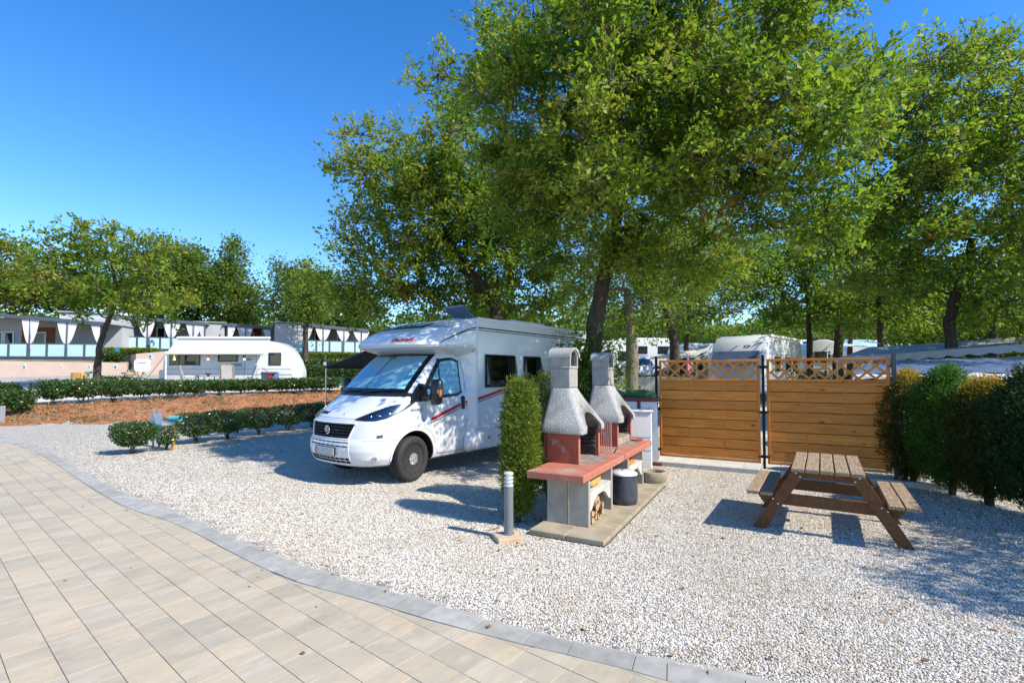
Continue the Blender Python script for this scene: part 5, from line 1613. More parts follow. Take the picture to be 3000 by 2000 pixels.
def paper_bag():
    rng = np.random.default_rng(8)
    m = MB(); rows = []
    for x in np.linspace(-.22, .22, 14):
        k = 1 - abs(x / .22) ** 4 * .55
        rows.append([Vector((x + rng.normal(0, .006), (.085 * k) * math.copysign(abs(math.cos(a)) ** .6, math.cos(a)) + rng.normal(0, .005), .068 + .066 * k * math.copysign(abs(math.sin(a)) ** .6, math.sin(a)) + rng.normal(0, .004))) for a in np.linspace(0, 2 * PI, 18)[:-1]])
    n = 17
    m.v = [p for r in rows for p in r]
    m.f = [(i * n + j, i * n + (j + 1) % n, (i + 1) * n + (j + 1) % n, (i + 1) * n + j) for i in range(13) for j in range(n)] + [tuple(range(n)), tuple(13 * n + j for j in range(n))]
    m.m = [0] * len(m.f)
    o = m.build('paper_bag', mat('kraft_paper', (.44, .29, .09), .8, var=.2, vs=14, bump=.6, bs=30), smooth=25)
    tag(o, 'crumpled yellow brown paper bag on the shelf over the firewood', 'paper bag'); on_bq(o, .80, .42, .424)
paper_bag()
def firewood():
    rng = random.Random(12)
    spots = [(.50, .068), (.585, .068), (.67, .068), (.755, .068), (.54, .135), (.625, .135), (.71, .135), (.585, .20), (.67, .20), (.74, .195), (.63, .26), (.70, .255)]
    for k, (x, z) in enumerate(spots):
        r = rng.uniform(.032, .043); L_ = rng.uniform(.30, .40)
        m = MB(); n = 9
        sq = [1 + rng.uniform(-.18, .18) for _ in range(n)]
        for s in (0, 1):
            for j in range(n):
                a = 2 * PI * j / n; m.v.append(Vector((r * sq[j] * math.cos(a), -L_ / 2 + s * L_, r * sq[j] * math.sin(a))))
        m.f = [(j, (j + 1) % n, n + (j + 1) % n, n + j) for j in range(n)]; m.m = [0] * n
        m.f += [tuple(range(n))[::-1], tuple(range(n, 2 * n))]; m.m += [1, 1]
        o = m.build('firewood_log', [log_m, log_end_m])
        words_ = ['thick split', 'slim', 'knotty', 'pale ended', 'short', 'dark barked', 'crooked', 'round', 'half split', 'chunky', 'topmost pale', 'topmost brown']
        row = ['bottom row', 'bottom row', 'bottom row', 'bottom row', 'second row', 'second row', 'second row', 'third row', 'third row', 'third row', 'top', 'top']
        tag(o, f'{words_[k]} log in the {row[k]} of the firewood under the front barbecue', 'log', 'firewood logs under the barbecue')
        o.matrix_world = BQ_M @ Matrix.Translation((x + .03, .46 + rng.uniform(-.03, .03), z + r)) @ Matrix.Rotation(rng.uniform(-.22, .22), 4, 'Z') @ Matrix.Rotation(rng.uniform(-.05, .05), 4, 'X')
firewood()
o = MB().box((0, 0, 0), (.30, .16, .05), ch=.006).build('wood_block', pine_m); tag(o, 'orange brown wooden board lying on the shelf of the rear barbecue', 'board'); on_bq(o, 2.42, .42, .45)
o = MB().lathe([(0, .0), (.09, .0), (.10, .025), (.085, .025), (.075, .012), (0, .012)], 24).build('clay_dish', mat('terracotta', (.42, .13, .06), .7, var=.1), smooth=40); tag(o, 'flat red clay dish at the far end of the counter', 'dish'); on_bq(o, 3.22, .46, .673)
def bucket():
    rng = np.random.default_rng(4)
    t = thing('lidded_bucket', 'dark plastic bucket cover with white lid standing between the barbecue bases', 'bucket', bq(1.60, .24, .062), BQ_A)
    m = MB(); n = 40; rows = []
    prof = [(.158, .0), (.172, .012), (.178, .06), (.176, .14), (.172, .22), (.168, .30), (.165, .36), (.166, .385)]
    for (r, z) in prof:
        rows.append([Vector((math.cos(a) * r * (1 + .02 * math.sin(a * 9 + z * 9) * (1.3 - z * 2) + .012 * math.sin(a * 17 + z * 30)), math.sin(a) * r * (1 + .02 * math.cos(a * 7 + z * 14) * (1.2 - z * 2)), z)) for a in np.linspace(0, 2 * PI, n, endpoint=False)])
    m.v = [p for r in rows for p in r]
    m.f = [(i * n + j, i * n + (j + 1) % n, (i + 1) * n + (j + 1) % n, (i + 1) * n + j) for i in range(len(rows) - 1) for j in range(n)] + [tuple(range(n))[::-1], tuple((len(rows) - 1) * n + j for j in range(n))]
    m.m = [0] * len(m.f)
    m.build('bucket_body', mat('dark_sack', (.045, .052, .066), .42, var=.25, vs=8, bump=.5, bs=18), t, smooth=60)
    MB().lathe([(0, .435), (.06, .432), (.13, .422), (.168, .40), (.178, .388), (.178, .375), (.165, .37), (0, .37)], 40).build('bucket_lid', white_paint, t, smooth=40)
    MB().tube([(-.06, 0, .43), (-.045, 0, .455), (0, 0, .462), (.045, 0, .455), (.06, 0, .43)], .005, 6).build('handle', dark_steel, t)
bucket()
def bowl():
    o = MB().lathe([(0, .03), (.135, .035), (.155, .08), (.165, .155), (.185, .168), (.205, .160), (.215, .12), (.21, .04), (.19, .0), (0, .0)], 40).build('stone_bowl', slab_m, smooth=40)
    tag(o, 'round stone bowl at the far end of the slab pad', 'bowl'); o.location = bq(3.13, .19, .058)
bowl()
# ---- bollard lamp on a small slab
def bollard():
    p = G(1490, 1577)
    s = MB().box((0, 0, .02), (.27, .25, .06), ch=.008).build('footing_slab', mat('ochre_slab', (.50, .40, .27), .9, var=.2, vs=8, bump=.4, col2=(.45, .24, .10), c2s=4, c2t=.6)); s.location = (p.x - .015, p.y - .03, 0); s.rotation_euler = (0, 0, .32)
    tag(s, 'small ochre concrete footing slab beneath the grey bollard light', 'footing')
    t = thing('bollard_light', 'short grey bollard light with three louvre rings beside the clipped conifer', 'bollard', (p.x, p.y, .05))
    MB().lathe([(0, 0), (.062, 0), (.062, .012), (.050, .014), (.050, .50), (0, .50)], 28).build('post', mat('bollard_grey', (.15, .16, .17), .45, var=.08), t, smooth=40)
    MB().lathe([(0, .5), (.032, .5), (.032, .63), (0, .63)], 20).build('diffuser', dull_white, t, smooth=40)
    for z in (.515, .555, .595):
        MB().lathe([(.030, z), (.051, z - .008), (.051, z + .010), (.030, z + .012)], 28).build('louvre_ring', mat('pale_grey_metal', (.50, .51, .52), .5, var=.05) if 'pale_grey_metal' not in MATS else MATS['pale_grey_metal'], t, smooth=40)
    MB().lathe([(0, .63), (.051, .63), (.051, .648), (.04, .655), (0, .655)], 28).build('cap', MATS['pale_grey_metal'], t, smooth=40)
bollard()

# ------------------------------------------------------------------ thujas
def thuja(label, x, y, w, d, h, n, seed, m, group, gold=0.0, zl=.08, core=.6, lsize=.044, ragged=.05, tip=.2, name='thuja_shrub'):
    rng = np.random.default_rng(seed)
    t = thing(name, label, 'shrub', (x, y, Hs(x, y)), 0, group)
    # upright sprays: each a small fan of narrow leaves
    ns = n // 7
    u = rng.uniform(-1, 1, (ns * 4, 3)); q = np.abs(u) ** 3.0
    rr = q.sum(1) ** (1 / 3.0)
    keep = (rr < 1) & (rr > core * rng.random(len(rr)) ** .5)
    u = u[keep][:ns]
    lump = 1 + rng.normal(0, ragged, len(u)) + .06 * np.sin(u[:, 2] * 7 + seed + u[:, 0] * 3)
    narrow = np.where(u[:, 2] > .5, 1 - tip * (u[:, 2] - .5) * 2 * .6, 1 - .25 * np.clip(-u[:, 2] - .55, 0, 1) * 2)
    C = np.stack([u[:, 0] * w / 2 * lump * narrow, u[:, 1] * d / 2 * lump * narrow, zl + (u[:, 2] + 1) / 2 * (h - zl) + rng.normal(0, .02, len(u))], 1)
    idx = np.repeat(np.arange(len(C)), 7)
    out = np.stack([u[:, 0], u[:, 1], np.full(len(u), .75)], 1); out /= np.linalg.norm(out, axis=1)[:, None]
    P = C[idx] + rng.normal(0, .028, (len(idx), 3))
    tint = np.clip(rng.normal(.42, .15, len(C)), 0, .93)
    if gold:
        tint = tint * .55 + gold * np.clip((u[:, 2] - .60) * 2.6 + rng.normal(0, .15, len(u)), 0, 1)
    leaf_object('crown', P, lsize * rng.uniform(.6, 1.35, len(idx)), NARROW, m, t, rng, tint[idx] + rng.normal(0, .09, len(idx)), up=0.0, dirs=out[idx] * 1.4, fold=.1)
    mb = MB()
    for k in range(4):
        a = rng.uniform(0, 2 * PI); mb.tube(wobble((.04 * math.cos(a), .04 * math.sin(a), -.03), (w * .22 * math.cos(a), d * .22 * math.sin(a), h * .85), 6, .02, rng), [.028, .026, .022, .018, .013, .008, .004], 6)
    mb.build('trunk', bark_m, t, smooth=50)
    return t
thuja('tall clipped conifer column between the bollard light and the front barbecue', .10, 5.95, .42, .54, 1.70, 26000, 101, thuja_m, 'conifers beside the barbecues')
thuja('darker conifer column tucked behind the front barbecue', .50, 6.85, .55, .62, 1.76, 17000, 102, thuja_m, 'conifers beside the barbecues')
hg = 'conifers of the hedge beside the picnic table'
thuja('yellow tipped hedge conifer overlapping the end of the wooden fence', 6.28, 7.90, .84, .80, 1.80, 32000, 111, thuja_gold_m, hg, gold=.75, core=.62, lsize=.05, ragged=.06, tip=.8)
thuja('bright green topped hedge conifer beside the yellow tipped one', 6.36, 7.25, .86, .8, 1.86, 32000, 112, thuja_green_m, hg, core=.62, lsize=.05, ragged=.06, tip=.8)
thuja('golden topped hedge conifer in the middle of the hedge', 6.40, 6.68, .84, .8, 1.70, 32000, 113, thuja_gold_m, hg, gold=1.0, core=.62, lsize=.05, ragged=.06, tip=.8)
thuja('dark green hedge conifer next to the golden topped one', 6.42, 6.08, .88, .85, 1.84, 32000, 114, thuja_dark_m, hg, core=.62, lsize=.05, ragged=.06, tip=.8)
thuja('hedge conifer cut by the edge of the picture', 6.45, 5.42, .8, .8, 1.86, 32000, 115, thuja_dark_m, hg, core=.62, lsize=.05, ragged=.06, tip=.8)
thuja('hedge conifer beyond the edge of the picture beside the picnic table', 6.45, 4.6, .95, .9, 1.9, 9000, 116, thuja_dark_m, hg, core=.4, lsize=.065, ragged=.12)
thuja('taller hedge conifer out of view past the picnic table', 6.5, 3.55, 1.1, 1.1, 2.9, 10000, 117, thuja_dark_m, hg, core=.4, lsize=.07, ragged=.13)
thuja('tallest hedge conifer out of view past the picnic table', 6.55, 2.45, 1.1, 1.1, 3.5, 12000, 118, thuja_dark_m, hg, core=.4, lsize=.07, ragged=.13)

# ------------------------------------------------------------------ wooden fence
FP = [Vector((2.82, 9.68, 0)), Vector((4.45, 8.78, 0)), Vector((6.08, 7.88, 0))]
F_A = math.atan2(-.90, 1.63)
def fence_post(p, label, top, wide, bracket_sides, m):
    t = thing('fence_post', label, 'post', (p.x, p.y, 0), F_A, 'steel posts of the wooden fence')
    MB().box((0, 0, top / 2 + .03), (wide, wide, top - .06), ch=.004).build('post', m, t)
    MB().box((0, 0, .065), (.12, .11, .012), ch=.003).build('base_plate', m, t)
    for z in (.30, 1.08, 1.88):
        b = MB()
        for s in bracket_sides:
            b.box((s * .055, 0, z), (.07, .014, .05), ch=.003); b.box((s * .075, -.028, z), (.012, .05, .05), ch=.003); b.lathe([(0, .012), (.009, .010), (.009, 0)], 8, c=(s * .055, -.018, z), R=Matrix.Rotation(PI / 2, 3, 'X'))
        b.build('bracket', m, t)
    return t
fence_post(FP[0], 'slim black steel post at the barbecue end of the wooden fence', 2.10, .045, (1,), dark_steel)
fence_post(FP[1], 'black steel post between the two wooden fence panels', 2.09, .045, (-1, 1), dark_steel)
fence_post(FP[2], 'thicker dark steel post at the hedge end of the wooden fence', 2.10, .06, (-1,), mat('post_grey', (.06, .065, .07), .5, var=.1))
def board_mesh(Lb, hb, ph):
    m = MB(); n = 36; P = []
    for i in range(n + 1):
        s = i / n
        off = ph * .011 * math.cos(3 * PI * s + (0)) if 0 < i < n else 0
        off = ph * .0045 * math.tanh(2.2 * math.cos(3 * PI * s))
        P.append((s * Lb - Lb / 2, off))
    t = .009
    rows = []
    for zz, c in ((-hb / 2, -.0025), (-hb / 2 + .004, 0), (hb / 2 - .004, 0), (hb / 2, -.0025)):
        rows.append([Vector((x, y - t / 2 - c, zz)) for x, y in P])
    m.slab(rows, Vector((0, -1, 0)), t)
    return m
def fence_panel(a, b, label):
    c = (a + b) / 2
    t = thing('wooden_fence', label, 'fence panel', (c.x, c.y, 0), F_A, 'wooden fence panels with lattice tops')
    Lp = 1.755; z0, z1 = .18, 2.02
    fr = [('frame_rail', (0, 0, z1 - .022), (Lp, .05, .044)), ('frame_rail', (0, 0, z0 + .02), (Lp - .09, .045, .04)), ('frame_rail', (0, -.002, 1.640), (Lp - .09, .046, .045)),
          ('frame_stile', (-Lp / 2 + .0225, 0, (z0 + z1 - .044) / 2), (.045, .045, z1 - z0 - .044)), ('frame_stile', (Lp / 2 - .0225, 0, (z0 + z1 - .044) / 2), (.045, .045, z1 - z0 - .044))]
    for nme, cc, sz in fr:
        # build along x so that the grain runs along the piece
        if sz[2] > sz[0]:
            o = MB().box((0, 0, 0), (sz[2], sz[1], sz[0]), ch=.004).build(nme, pine_m, t); o.rotation_euler = (0, PI / 2, 0)
        else: o = MB().box((0, 0, 0), sz, ch=.004).build(nme, pine_m, t)
        o.location = cc
    hb = .178; zb = z0 + .045; nb = 8
    Lb = Lp - .085
    step = (1.618 - zb) / nb
    meA = board_mesh(Lb, step - .011, 1).mesh('board'); meB = board_mesh(Lb, step - .011, -1).mesh('board')
    for k in range(nb):
        o = link('board', meA if k % 2 else meB, pine_m, t)
        o.location = (0, -.004, zb + step * (k + .5)); o.rotation_euler = (math.radians(-1.2), 0, 0)
    for x in (-Lb / 6, Lb / 6):
        o = MB().box((0, 0, 0), (1.618 - zb, .010, .026), ch=.003).build('batten', pine_m, t); o.location = (x, -.0035, (zb + 1.618) / 2); o.rotation_euler = (0, PI / 2, 0)
    o = MB().box((0, .018, (zb + 1.618) / 2), (Lb, .008, 1.618 - zb)).build('gap_shade_board', mat('gap_shade_pine', (.10, .04, .012), .8, var=.2) if 'gap_shade_pine' not in MATS else MATS['gap_shade_pine'], t)  # dark sheet added behind the gaps; the shade between boards is in its colour
    # lattice
    zl0, zl1 = 1.664, 1.974; hl = zl1 - zl0; w = Lp - .10
    n = 8; pitch = w / (n - 1.0)
    for sgn in (1, -1):
        for k in range(-1, n + 1):
            x0 = -w / 2 + (k - .5) * pitch * .98; x1 = x0 + hl * 1.12
            za, zb_ = zl0, zl1
            if sgn < 0: x0, x1 = -x0, -x1
            # clip to the opening
            def clipx(xa, zA, xb, zB):
                lo, hi = -w / 2, w / 2
                pts = [(xa, zA), (xb, zB)]
                out = []
                for (p, q) in ((pts[0], pts[1]), (pts[1], pts[0])):
                    if p[0] < lo or p[0] > hi:
                        e = lo if p[0] < lo else hi
                        if abs(q[0] - p[0]) < 1e-6: return None
                        f = (e - p[0]) / (q[0] - p[0])
                        if not 0 < f < 1: return None
                        p = (e, p[1] + (q[1] - p[1]) * f)
                    out.append(p)
                return out
            cl = clipx(x0, za, x1, zb_)
            if not cl: continue
            (xa, zA), (xb, zB) = cl
            if math.hypot(xb - xa, zB - zA) < .08: continue
            Ln = math.hypot(xb - xa, zB - zA)
            o = MB().box((0, 0, 0), (Ln, .009, .038), ch=.002).build('lattice_slat', pine_m, t)
            o.location = ((xa + xb) / 2, sgn * .0048, (zA + zB) / 2); o.rotation_euler = (0, -math.atan2(zB - zA, xb - xa), 0)
    return t
fence_panel(FP[0], FP[1], 'wooden fence panel with lattice top next to the white cabinet and bins')
fence_panel(FP[1], FP[2], 'wooden fence panel with lattice top behind the picnic table')
def fence_kerb():
    d = (FP[1] - FP[0]).normalized(); nrm = Vector((d.y, -d.x, 0))      # towards the camera
    if nrm.y > 0: nrm = -nrm
    k = MB().beam(FP[0] - d * 1.2 + nrm * .06 + Vector((0, 0, .01)), FP[0] + d * 7.5 + nrm * .06 + Vector((0, 0, .01)), .10, .06).build('kerb', concrete); tag(k, kind='structure')
    for i in range(9):
        a = FP[0] + d * (-1.2 + i * 1.0) + nrm * .06; b = a + d * .994
        MB().beam(a + Vector((0, 0, .04)), b + Vector((0, 0, .04)), .11, .10, ch=.012).build('kerb_block', pale_concrete, k)
    p = MB().grid([[FP[0] - d * 1.2 - nrm * (-.005) + Vector((0, 0, .055)), FP[0] + d * 7.5 + nrm * .005 + Vector((0, 0, .055))], [FP[0] - d * 1.2 - nrm * 1.5 + Vector((0, 0, .055)), FP[0] + d * 7.5 - nrm * 1.5 + Vector((0, 0, .055))]]).build('footpath', concrete); tag(p, kind='structure')
    me = None
    for i in range(29):
        for j in range(5):
            if me is None:
                o = MB().box((0, 0, 0), (.294, .294, .03), ch=.005).build('path_tile', pale_concrete, p); me = o.data
            else: o = link('path_tile', me, pale_concrete, p)
            c = FP[0] + d * (-1.05 + i * .3) - nrm * (.155 + j * .3)
            o.location = (c.x, c.y, .058); o.rotation_euler = (0, 0, F_A)
fence_kerb()
# ------------------------------------------------------------------ cabinet and bins behind the barbecue
def cabinet():
    t = thing('meter_cabinet', 'white streaked service cabinet standing behind the rear barbecue', 'cabinet', (2.13, 8.62, 0), math.radians(-14))
    m_ = mat('streaked_white', (.74, .73, .70), .5, var=.05, vs=4, stretch=(6, 6, .7), col2=(.50, .46, .38), c2s=2.2, c2t=.66)
    MB().box((0, 0, .58), (.56, .36, 1.06), ch=.01).build('body', m_, t)
    MB().box((0, -.01, 1.125), (.60, .42, .035), ch=.01).build('lid', m_, t)
    for z0_, z1_ in ((.08, .44), (.46, .66), (.68, 1.09)): MB().box((.09, -.186, (z0_ + z1_) / 2), (.36, .016, z1_ - z0_ - .012), ch=.004).build('door', m_, t)
    MB().box((-.19, -.186, .58), (.17, .016, 1.0), ch=.004).build('side_door', m_, t)
    for x in (-.23, -.20, -.17): MB().box((x, -.197, .72), (.012, .008, .55)).build('vent_groove', grey_steel, t)
    MB().box((.22, -.20, .62), (.025, .02, .06), ch=.004).build('latch', dark_steel, t)
cabinet()
def enclosure():
    m_ = mat('maroon_frame', (.16, .035, .03), .55, var=.15)
    t = thing('bin_enclosure', 'maroon framed bin screen with white panels beside the fence post', 'bin enclosure', (2.25, 9.35, 0), math.radians(-24))
    for x in (-.62, .14): MB().box((x, 0, .66), (.06, .06, 1.30), ch=.005).build('post', m_, t)
    MB().box((-.06, 0, 1.28), (1.22, .066, .07), ch=.005).build('rail', m_, t)
    MB().box((-.06, 0, .10), (1.22, .055, .06), ch=.005).build('rail', m_, t)
    MB().box((.32, .0, .69), (.30, .02, 1.10)).build('panel', white_plastic, t)
    MB().box((-.24, .0, .69), (.70, .02, 1.10)).build('panel', white_plastic, t)
    lf = MB().prism([(0, -.20), (.045, -.05), (.06, .10), (.03, .26), (0, .34), (-.03, .26), (-.045, .1), (-.03, -.05)], .004, frame((.33, -.011, .80), (1, 0, 0), (0, 0, 1), (0, -1, 0)))
    lf.build('leaf_emblem', mat('emblem_green', (.20, .38, .26), .6, var=.05), t)
    gm = mat('bin_green', (.022, .115, .045), .42, var=.15, vs=5)
    for k, (x, y, lab) in enumerate(((1.98, 9.85, 'green lidded wheelie bin behind the screen, next to the tree'), (2.52, 9.72, 'green lidded wheelie bin behind the screen, next to the fence post'))):
        b = thing('wheelie_bin', lab, 'bin', (x, y, 0), math.radians(-24), 'green wheelie bins')
        P = [[Vector((sx * w_ / 2, sy * d_ / 2, z)) for sx, sy in ((-1, -1), (1, -1), (1, 1), (-1, 1))] for z, w_, d_ in ((.08, .44, .46), (1.28, .56, .62))]
        mm = MB(); mm.v = P[0] + P[1]; mm.f = [(0, 1, 5, 4), (1, 2, 6, 5), (2, 3, 7, 6), (3, 0, 4, 7), (3, 2, 1, 0), (4, 5, 6, 7)]; mm.m = [0] * 6
        mm.build('body', mat('bin_body', (.05, .05, .05), .5, var=.1) if 'bin_body' not in MATS else MATS['bin_body'], b)
        l_ = MB(); l_.box((0, 0, 1.33), (.60, .68, .05), ch=.02); l_.slab([[Vector((x_, y_, 1.36 + .10 * math.cos(x_ * 4.6) * math.cos(y_ * 3.6))) for x_ in np.linspace(-.29, .29, 8)] for y_ in np.linspace(-.33, .33, 8)], Vector((0, 0, 1)), .04)
        l_.box((0, -.36, 1.35), (.34, .05, .035), ch=.012); l_.box((-.15, -.2, 1.43), (.04, .3, .04), ch=.012); l_.box((.15, -.2, 1.43), (.04, .3, .04), ch=.012)
        l_.build('lid', gm, b, smooth=30)
        for sx in (-1, 1): MB().lathe([(0, -.025), (.10, -.025), (.10, .025), (0, .025)], 20, c=(sx * .26, .24, .10), R=Matrix.Rotation(PI / 2, 3, 'Y')).build('wheel', black_rubber, b, smooth=40)
enclosure()
# ------------------------------------------------------------------ picnic table
def picnic_table():
    t = thing('picnic_table', 'brown wooden picnic table with attached benches on the gravel', 'picnic table', (3.666, 5.81, 0), math.atan2(.848, .53))
    Lt = 1.36
    for k in range(5):
        o = MB().box((0, 0, 0), (Lt, .122, .04), ch=.005).build('tabletop_plank', table_top_m, t); o.location = (random.uniform(-.006, .006), (k - 2) * .134, .715)
    for sg in (-1, 1):
        for k in range(2):
            o = MB().box((0, 0, 0), (Lt, .122, .038), ch=.005).build('bench_plank', table_top_m, t); o.location = (random.uniform(-.006, .006), sg * (.575 + k * .134), .430)
    for sx in (-.50, .50):
        for sg in (-1, 1):
            a = Vector((sx, sg * .655, .0)); b = Vector((sx, sg * .235, .69)); dd = (b - a)
            # plank cut level at both ends
            ww = .135
            px = [Vector((0, sg * .735, 0)), Vector((0, sg * .600, 0)), Vector((0, sg * .185, .694)), Vector((0, sg * .32, .694))]
            m = MB(); h = .022
            m.v = [p + Vector((sx - h, 0, 0)) for p in px] + [p + Vector((sx + h, 0, 0)) for p in px]
            m.f = [(0, 1, 2, 3), (7, 6, 5, 4), (0, 4, 5, 1), (1, 5, 6, 2), (2, 6, 7, 3), (3, 7, 4, 0)]; m.m = [0] * 6
            m.build('leg', table_side_m, t)
        s = 1 if sx < 0 else -1
        bx = sx + s * .046
        m = MB(); pr = [(-.70, .410), (-.62, .285), (.62, .285), (.70, .410)]
        m.prism(pr, .044, frame((bx - .022, 0, 0), (0, 1, 0), (0, 0, 1), (1, 0, 0))); m.build('bench_beam', table_side_m, t)
        MB().box((sx + s * .046, 0, .648), (.044, .64, .092), ch=.004).build('top_beam', table_side_m, t)
        bo = MB()
        for y, z in ((.29, .66), (-.29, .66), (.25, .62), (-.25, .62), (.52, .35), (-.52, .35), (.47, .30), (-.47, .38)):
            bo.lathe([(0, .007), (.009, .005), (.011, 0)], 8, c=(sx - s * .022, y, z), R=Matrix.Rotation(-s * PI / 2, 3, 'Y'))
        bo.build('bolts', alu, t)['kind'] = 'stuff'
    MB().box((0, 0, .655), (.12, .62, .04), ch=.004).build('middle_batten', table_side_m, t)
picnic_table()

# ------------------------------------------------------------------ low clipped hedges
ORD = ['first', 'second', 'third', 'fourth', 'fifth', 'sixth', 'seventh', 'eighth', 'ninth', 'tenth', 'eleventh', 'twelfth', 'thirteenth', 'fourteenth', 'fifteenth', 'sixteenth', 'seventeenth', 'eighteenth']
def low_shrub(label, x, y, w, d, h, n, seed, group, lsize=.05, rot=0.0):
    t = thing('clipped_shrub', label, 'shrub', (x, y, Hs(x, y)), rot, group)
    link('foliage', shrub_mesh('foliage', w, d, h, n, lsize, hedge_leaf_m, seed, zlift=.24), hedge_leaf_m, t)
    link('stems', stem_mesh(h * .8, seed, 6, w * .22), bark_m, t)
    return t
near = [(368, 1333, .92, .70), (468, 1322, .60, .56), (562, 1302, 1.10, .78), (655, 1290, 1.16, .80), (748, 1277, 1.18, .80), (836, 1264, 1.18, .80), (905, 1254, 1.1, .8), (960, 1246, 1.1, .8)]
for k, (px, py, w, h) in enumerate(near):
    p = G(px, py)
    txt = ['largest clipped shrub at the open end of the near hedge, by the pointed markers', 'small thin shrub of the near hedge beside the teal pipe lamp'] 
    lab = txt[k] if k < 2 else f'{ORD[k]} dark clipped shrub of the near hedge, counted from its open end'
    low_shrub(lab, p.x, p.y + .2, w, .8, h, 5200 if k != 1 else 1500, 200 + k, 'shrubs of the near low hedge', .045, rot=.6)
far_px = [(-25, 1188, 18.6), (14, 1186, 18.8), (55, 1184, 18.2), (155, 1185, 19.5), (240, 1182, 20.2), (330, 1176, 21.0), (415, 1170, 21.8), (495, 1165, 22.6), (568, 1162, 23.3), (640, 1158, 24.2), (705, 1155, 24.6), (765, 1153, 24.9), (822, 1150, 25.2), (874, 1147, 25.5), (922, 1144, 25.8), (962, 1142, 26.1)]
for k, (px, py, yy) in enumerate(far_px):
    p = D(px, py, yy)
    lab = f'{ORD[k]} shrub of the long hedge above the red bank, counted from the road'
    hh = (py - 1116) * yy / 1450 
    low_shrub(lab, p.x, yy, [.8, .6, .62, 1.35][k] if k < 4 else 1.75, 1.2, max(.72, hh * 1.05), 2600, 300 + k, 'shrubs of the long hedge above the red bank', .085)
# ------------------------------------------------------------------ terraces with mobile homes
pink_m = mat('pink_render', (.47, .36, .295), .9, var=.07, vs=1.5, bump=.15, bs=60)
ochre_m = mat('ochre_step', (.55, .42, .24), .85, var=.1, vs=3)
frost_m = mat('frosted_glass', (.42, .60, .60), .25, var=.05, vs=1)
slate_m = mat('slate_frame', (.065, .085, .115), .5, var=.1)
curtain_m = mat('white_curtain', (.62, .615, .63), .8, var=.06, vs=3)
siding_m = wood_mat('red_siding', (.20, .055, .025), (.32, .10, .045), knot=False, scale=.5, obj=.1)
home_white = mat('home_wall', (.40, .41, .43), .7, var=.05, vs=1)
home_roof = mat('home_roof', (.27, .29, .31), .6, var=.08, vs=1)
drop_m = mat('drop_blue', (.02, .24, .42), .5, var=.04)
white_flat = mat('white_flat', (.78, .8, .8), .6, var=.02)
cream_m = mat('cream_canvas', (.55, .47, .36), .85, var=.08, vs=2)
def curtain(h, w, side, seed):
    """gathered drape hanging from z=h, drawn to a post at x=0 and tied at z=1.05"""
    rng = np.random.default_rng(seed); P = []
    for i in range(15):
        z = h - (h - .72) * i / 14
        k = (z - 1.05) / (h - 1.05)
        ww = .05 + (w - .05) * max(k, 0) ** .55 if k > 0 else .05 + .07 * min(1, -k * 5)
        P.append([Vector((side * (.03 + ww * j / 18), -.035 - .03 * math.sin(j * 2.1 + seed) * (.4 + .6 * max(k, 0)) * (1 if k > 0 else .8), z)) for j in range(19)])
    return MB().slab(P, Vector((0, -1, 0)), .006)
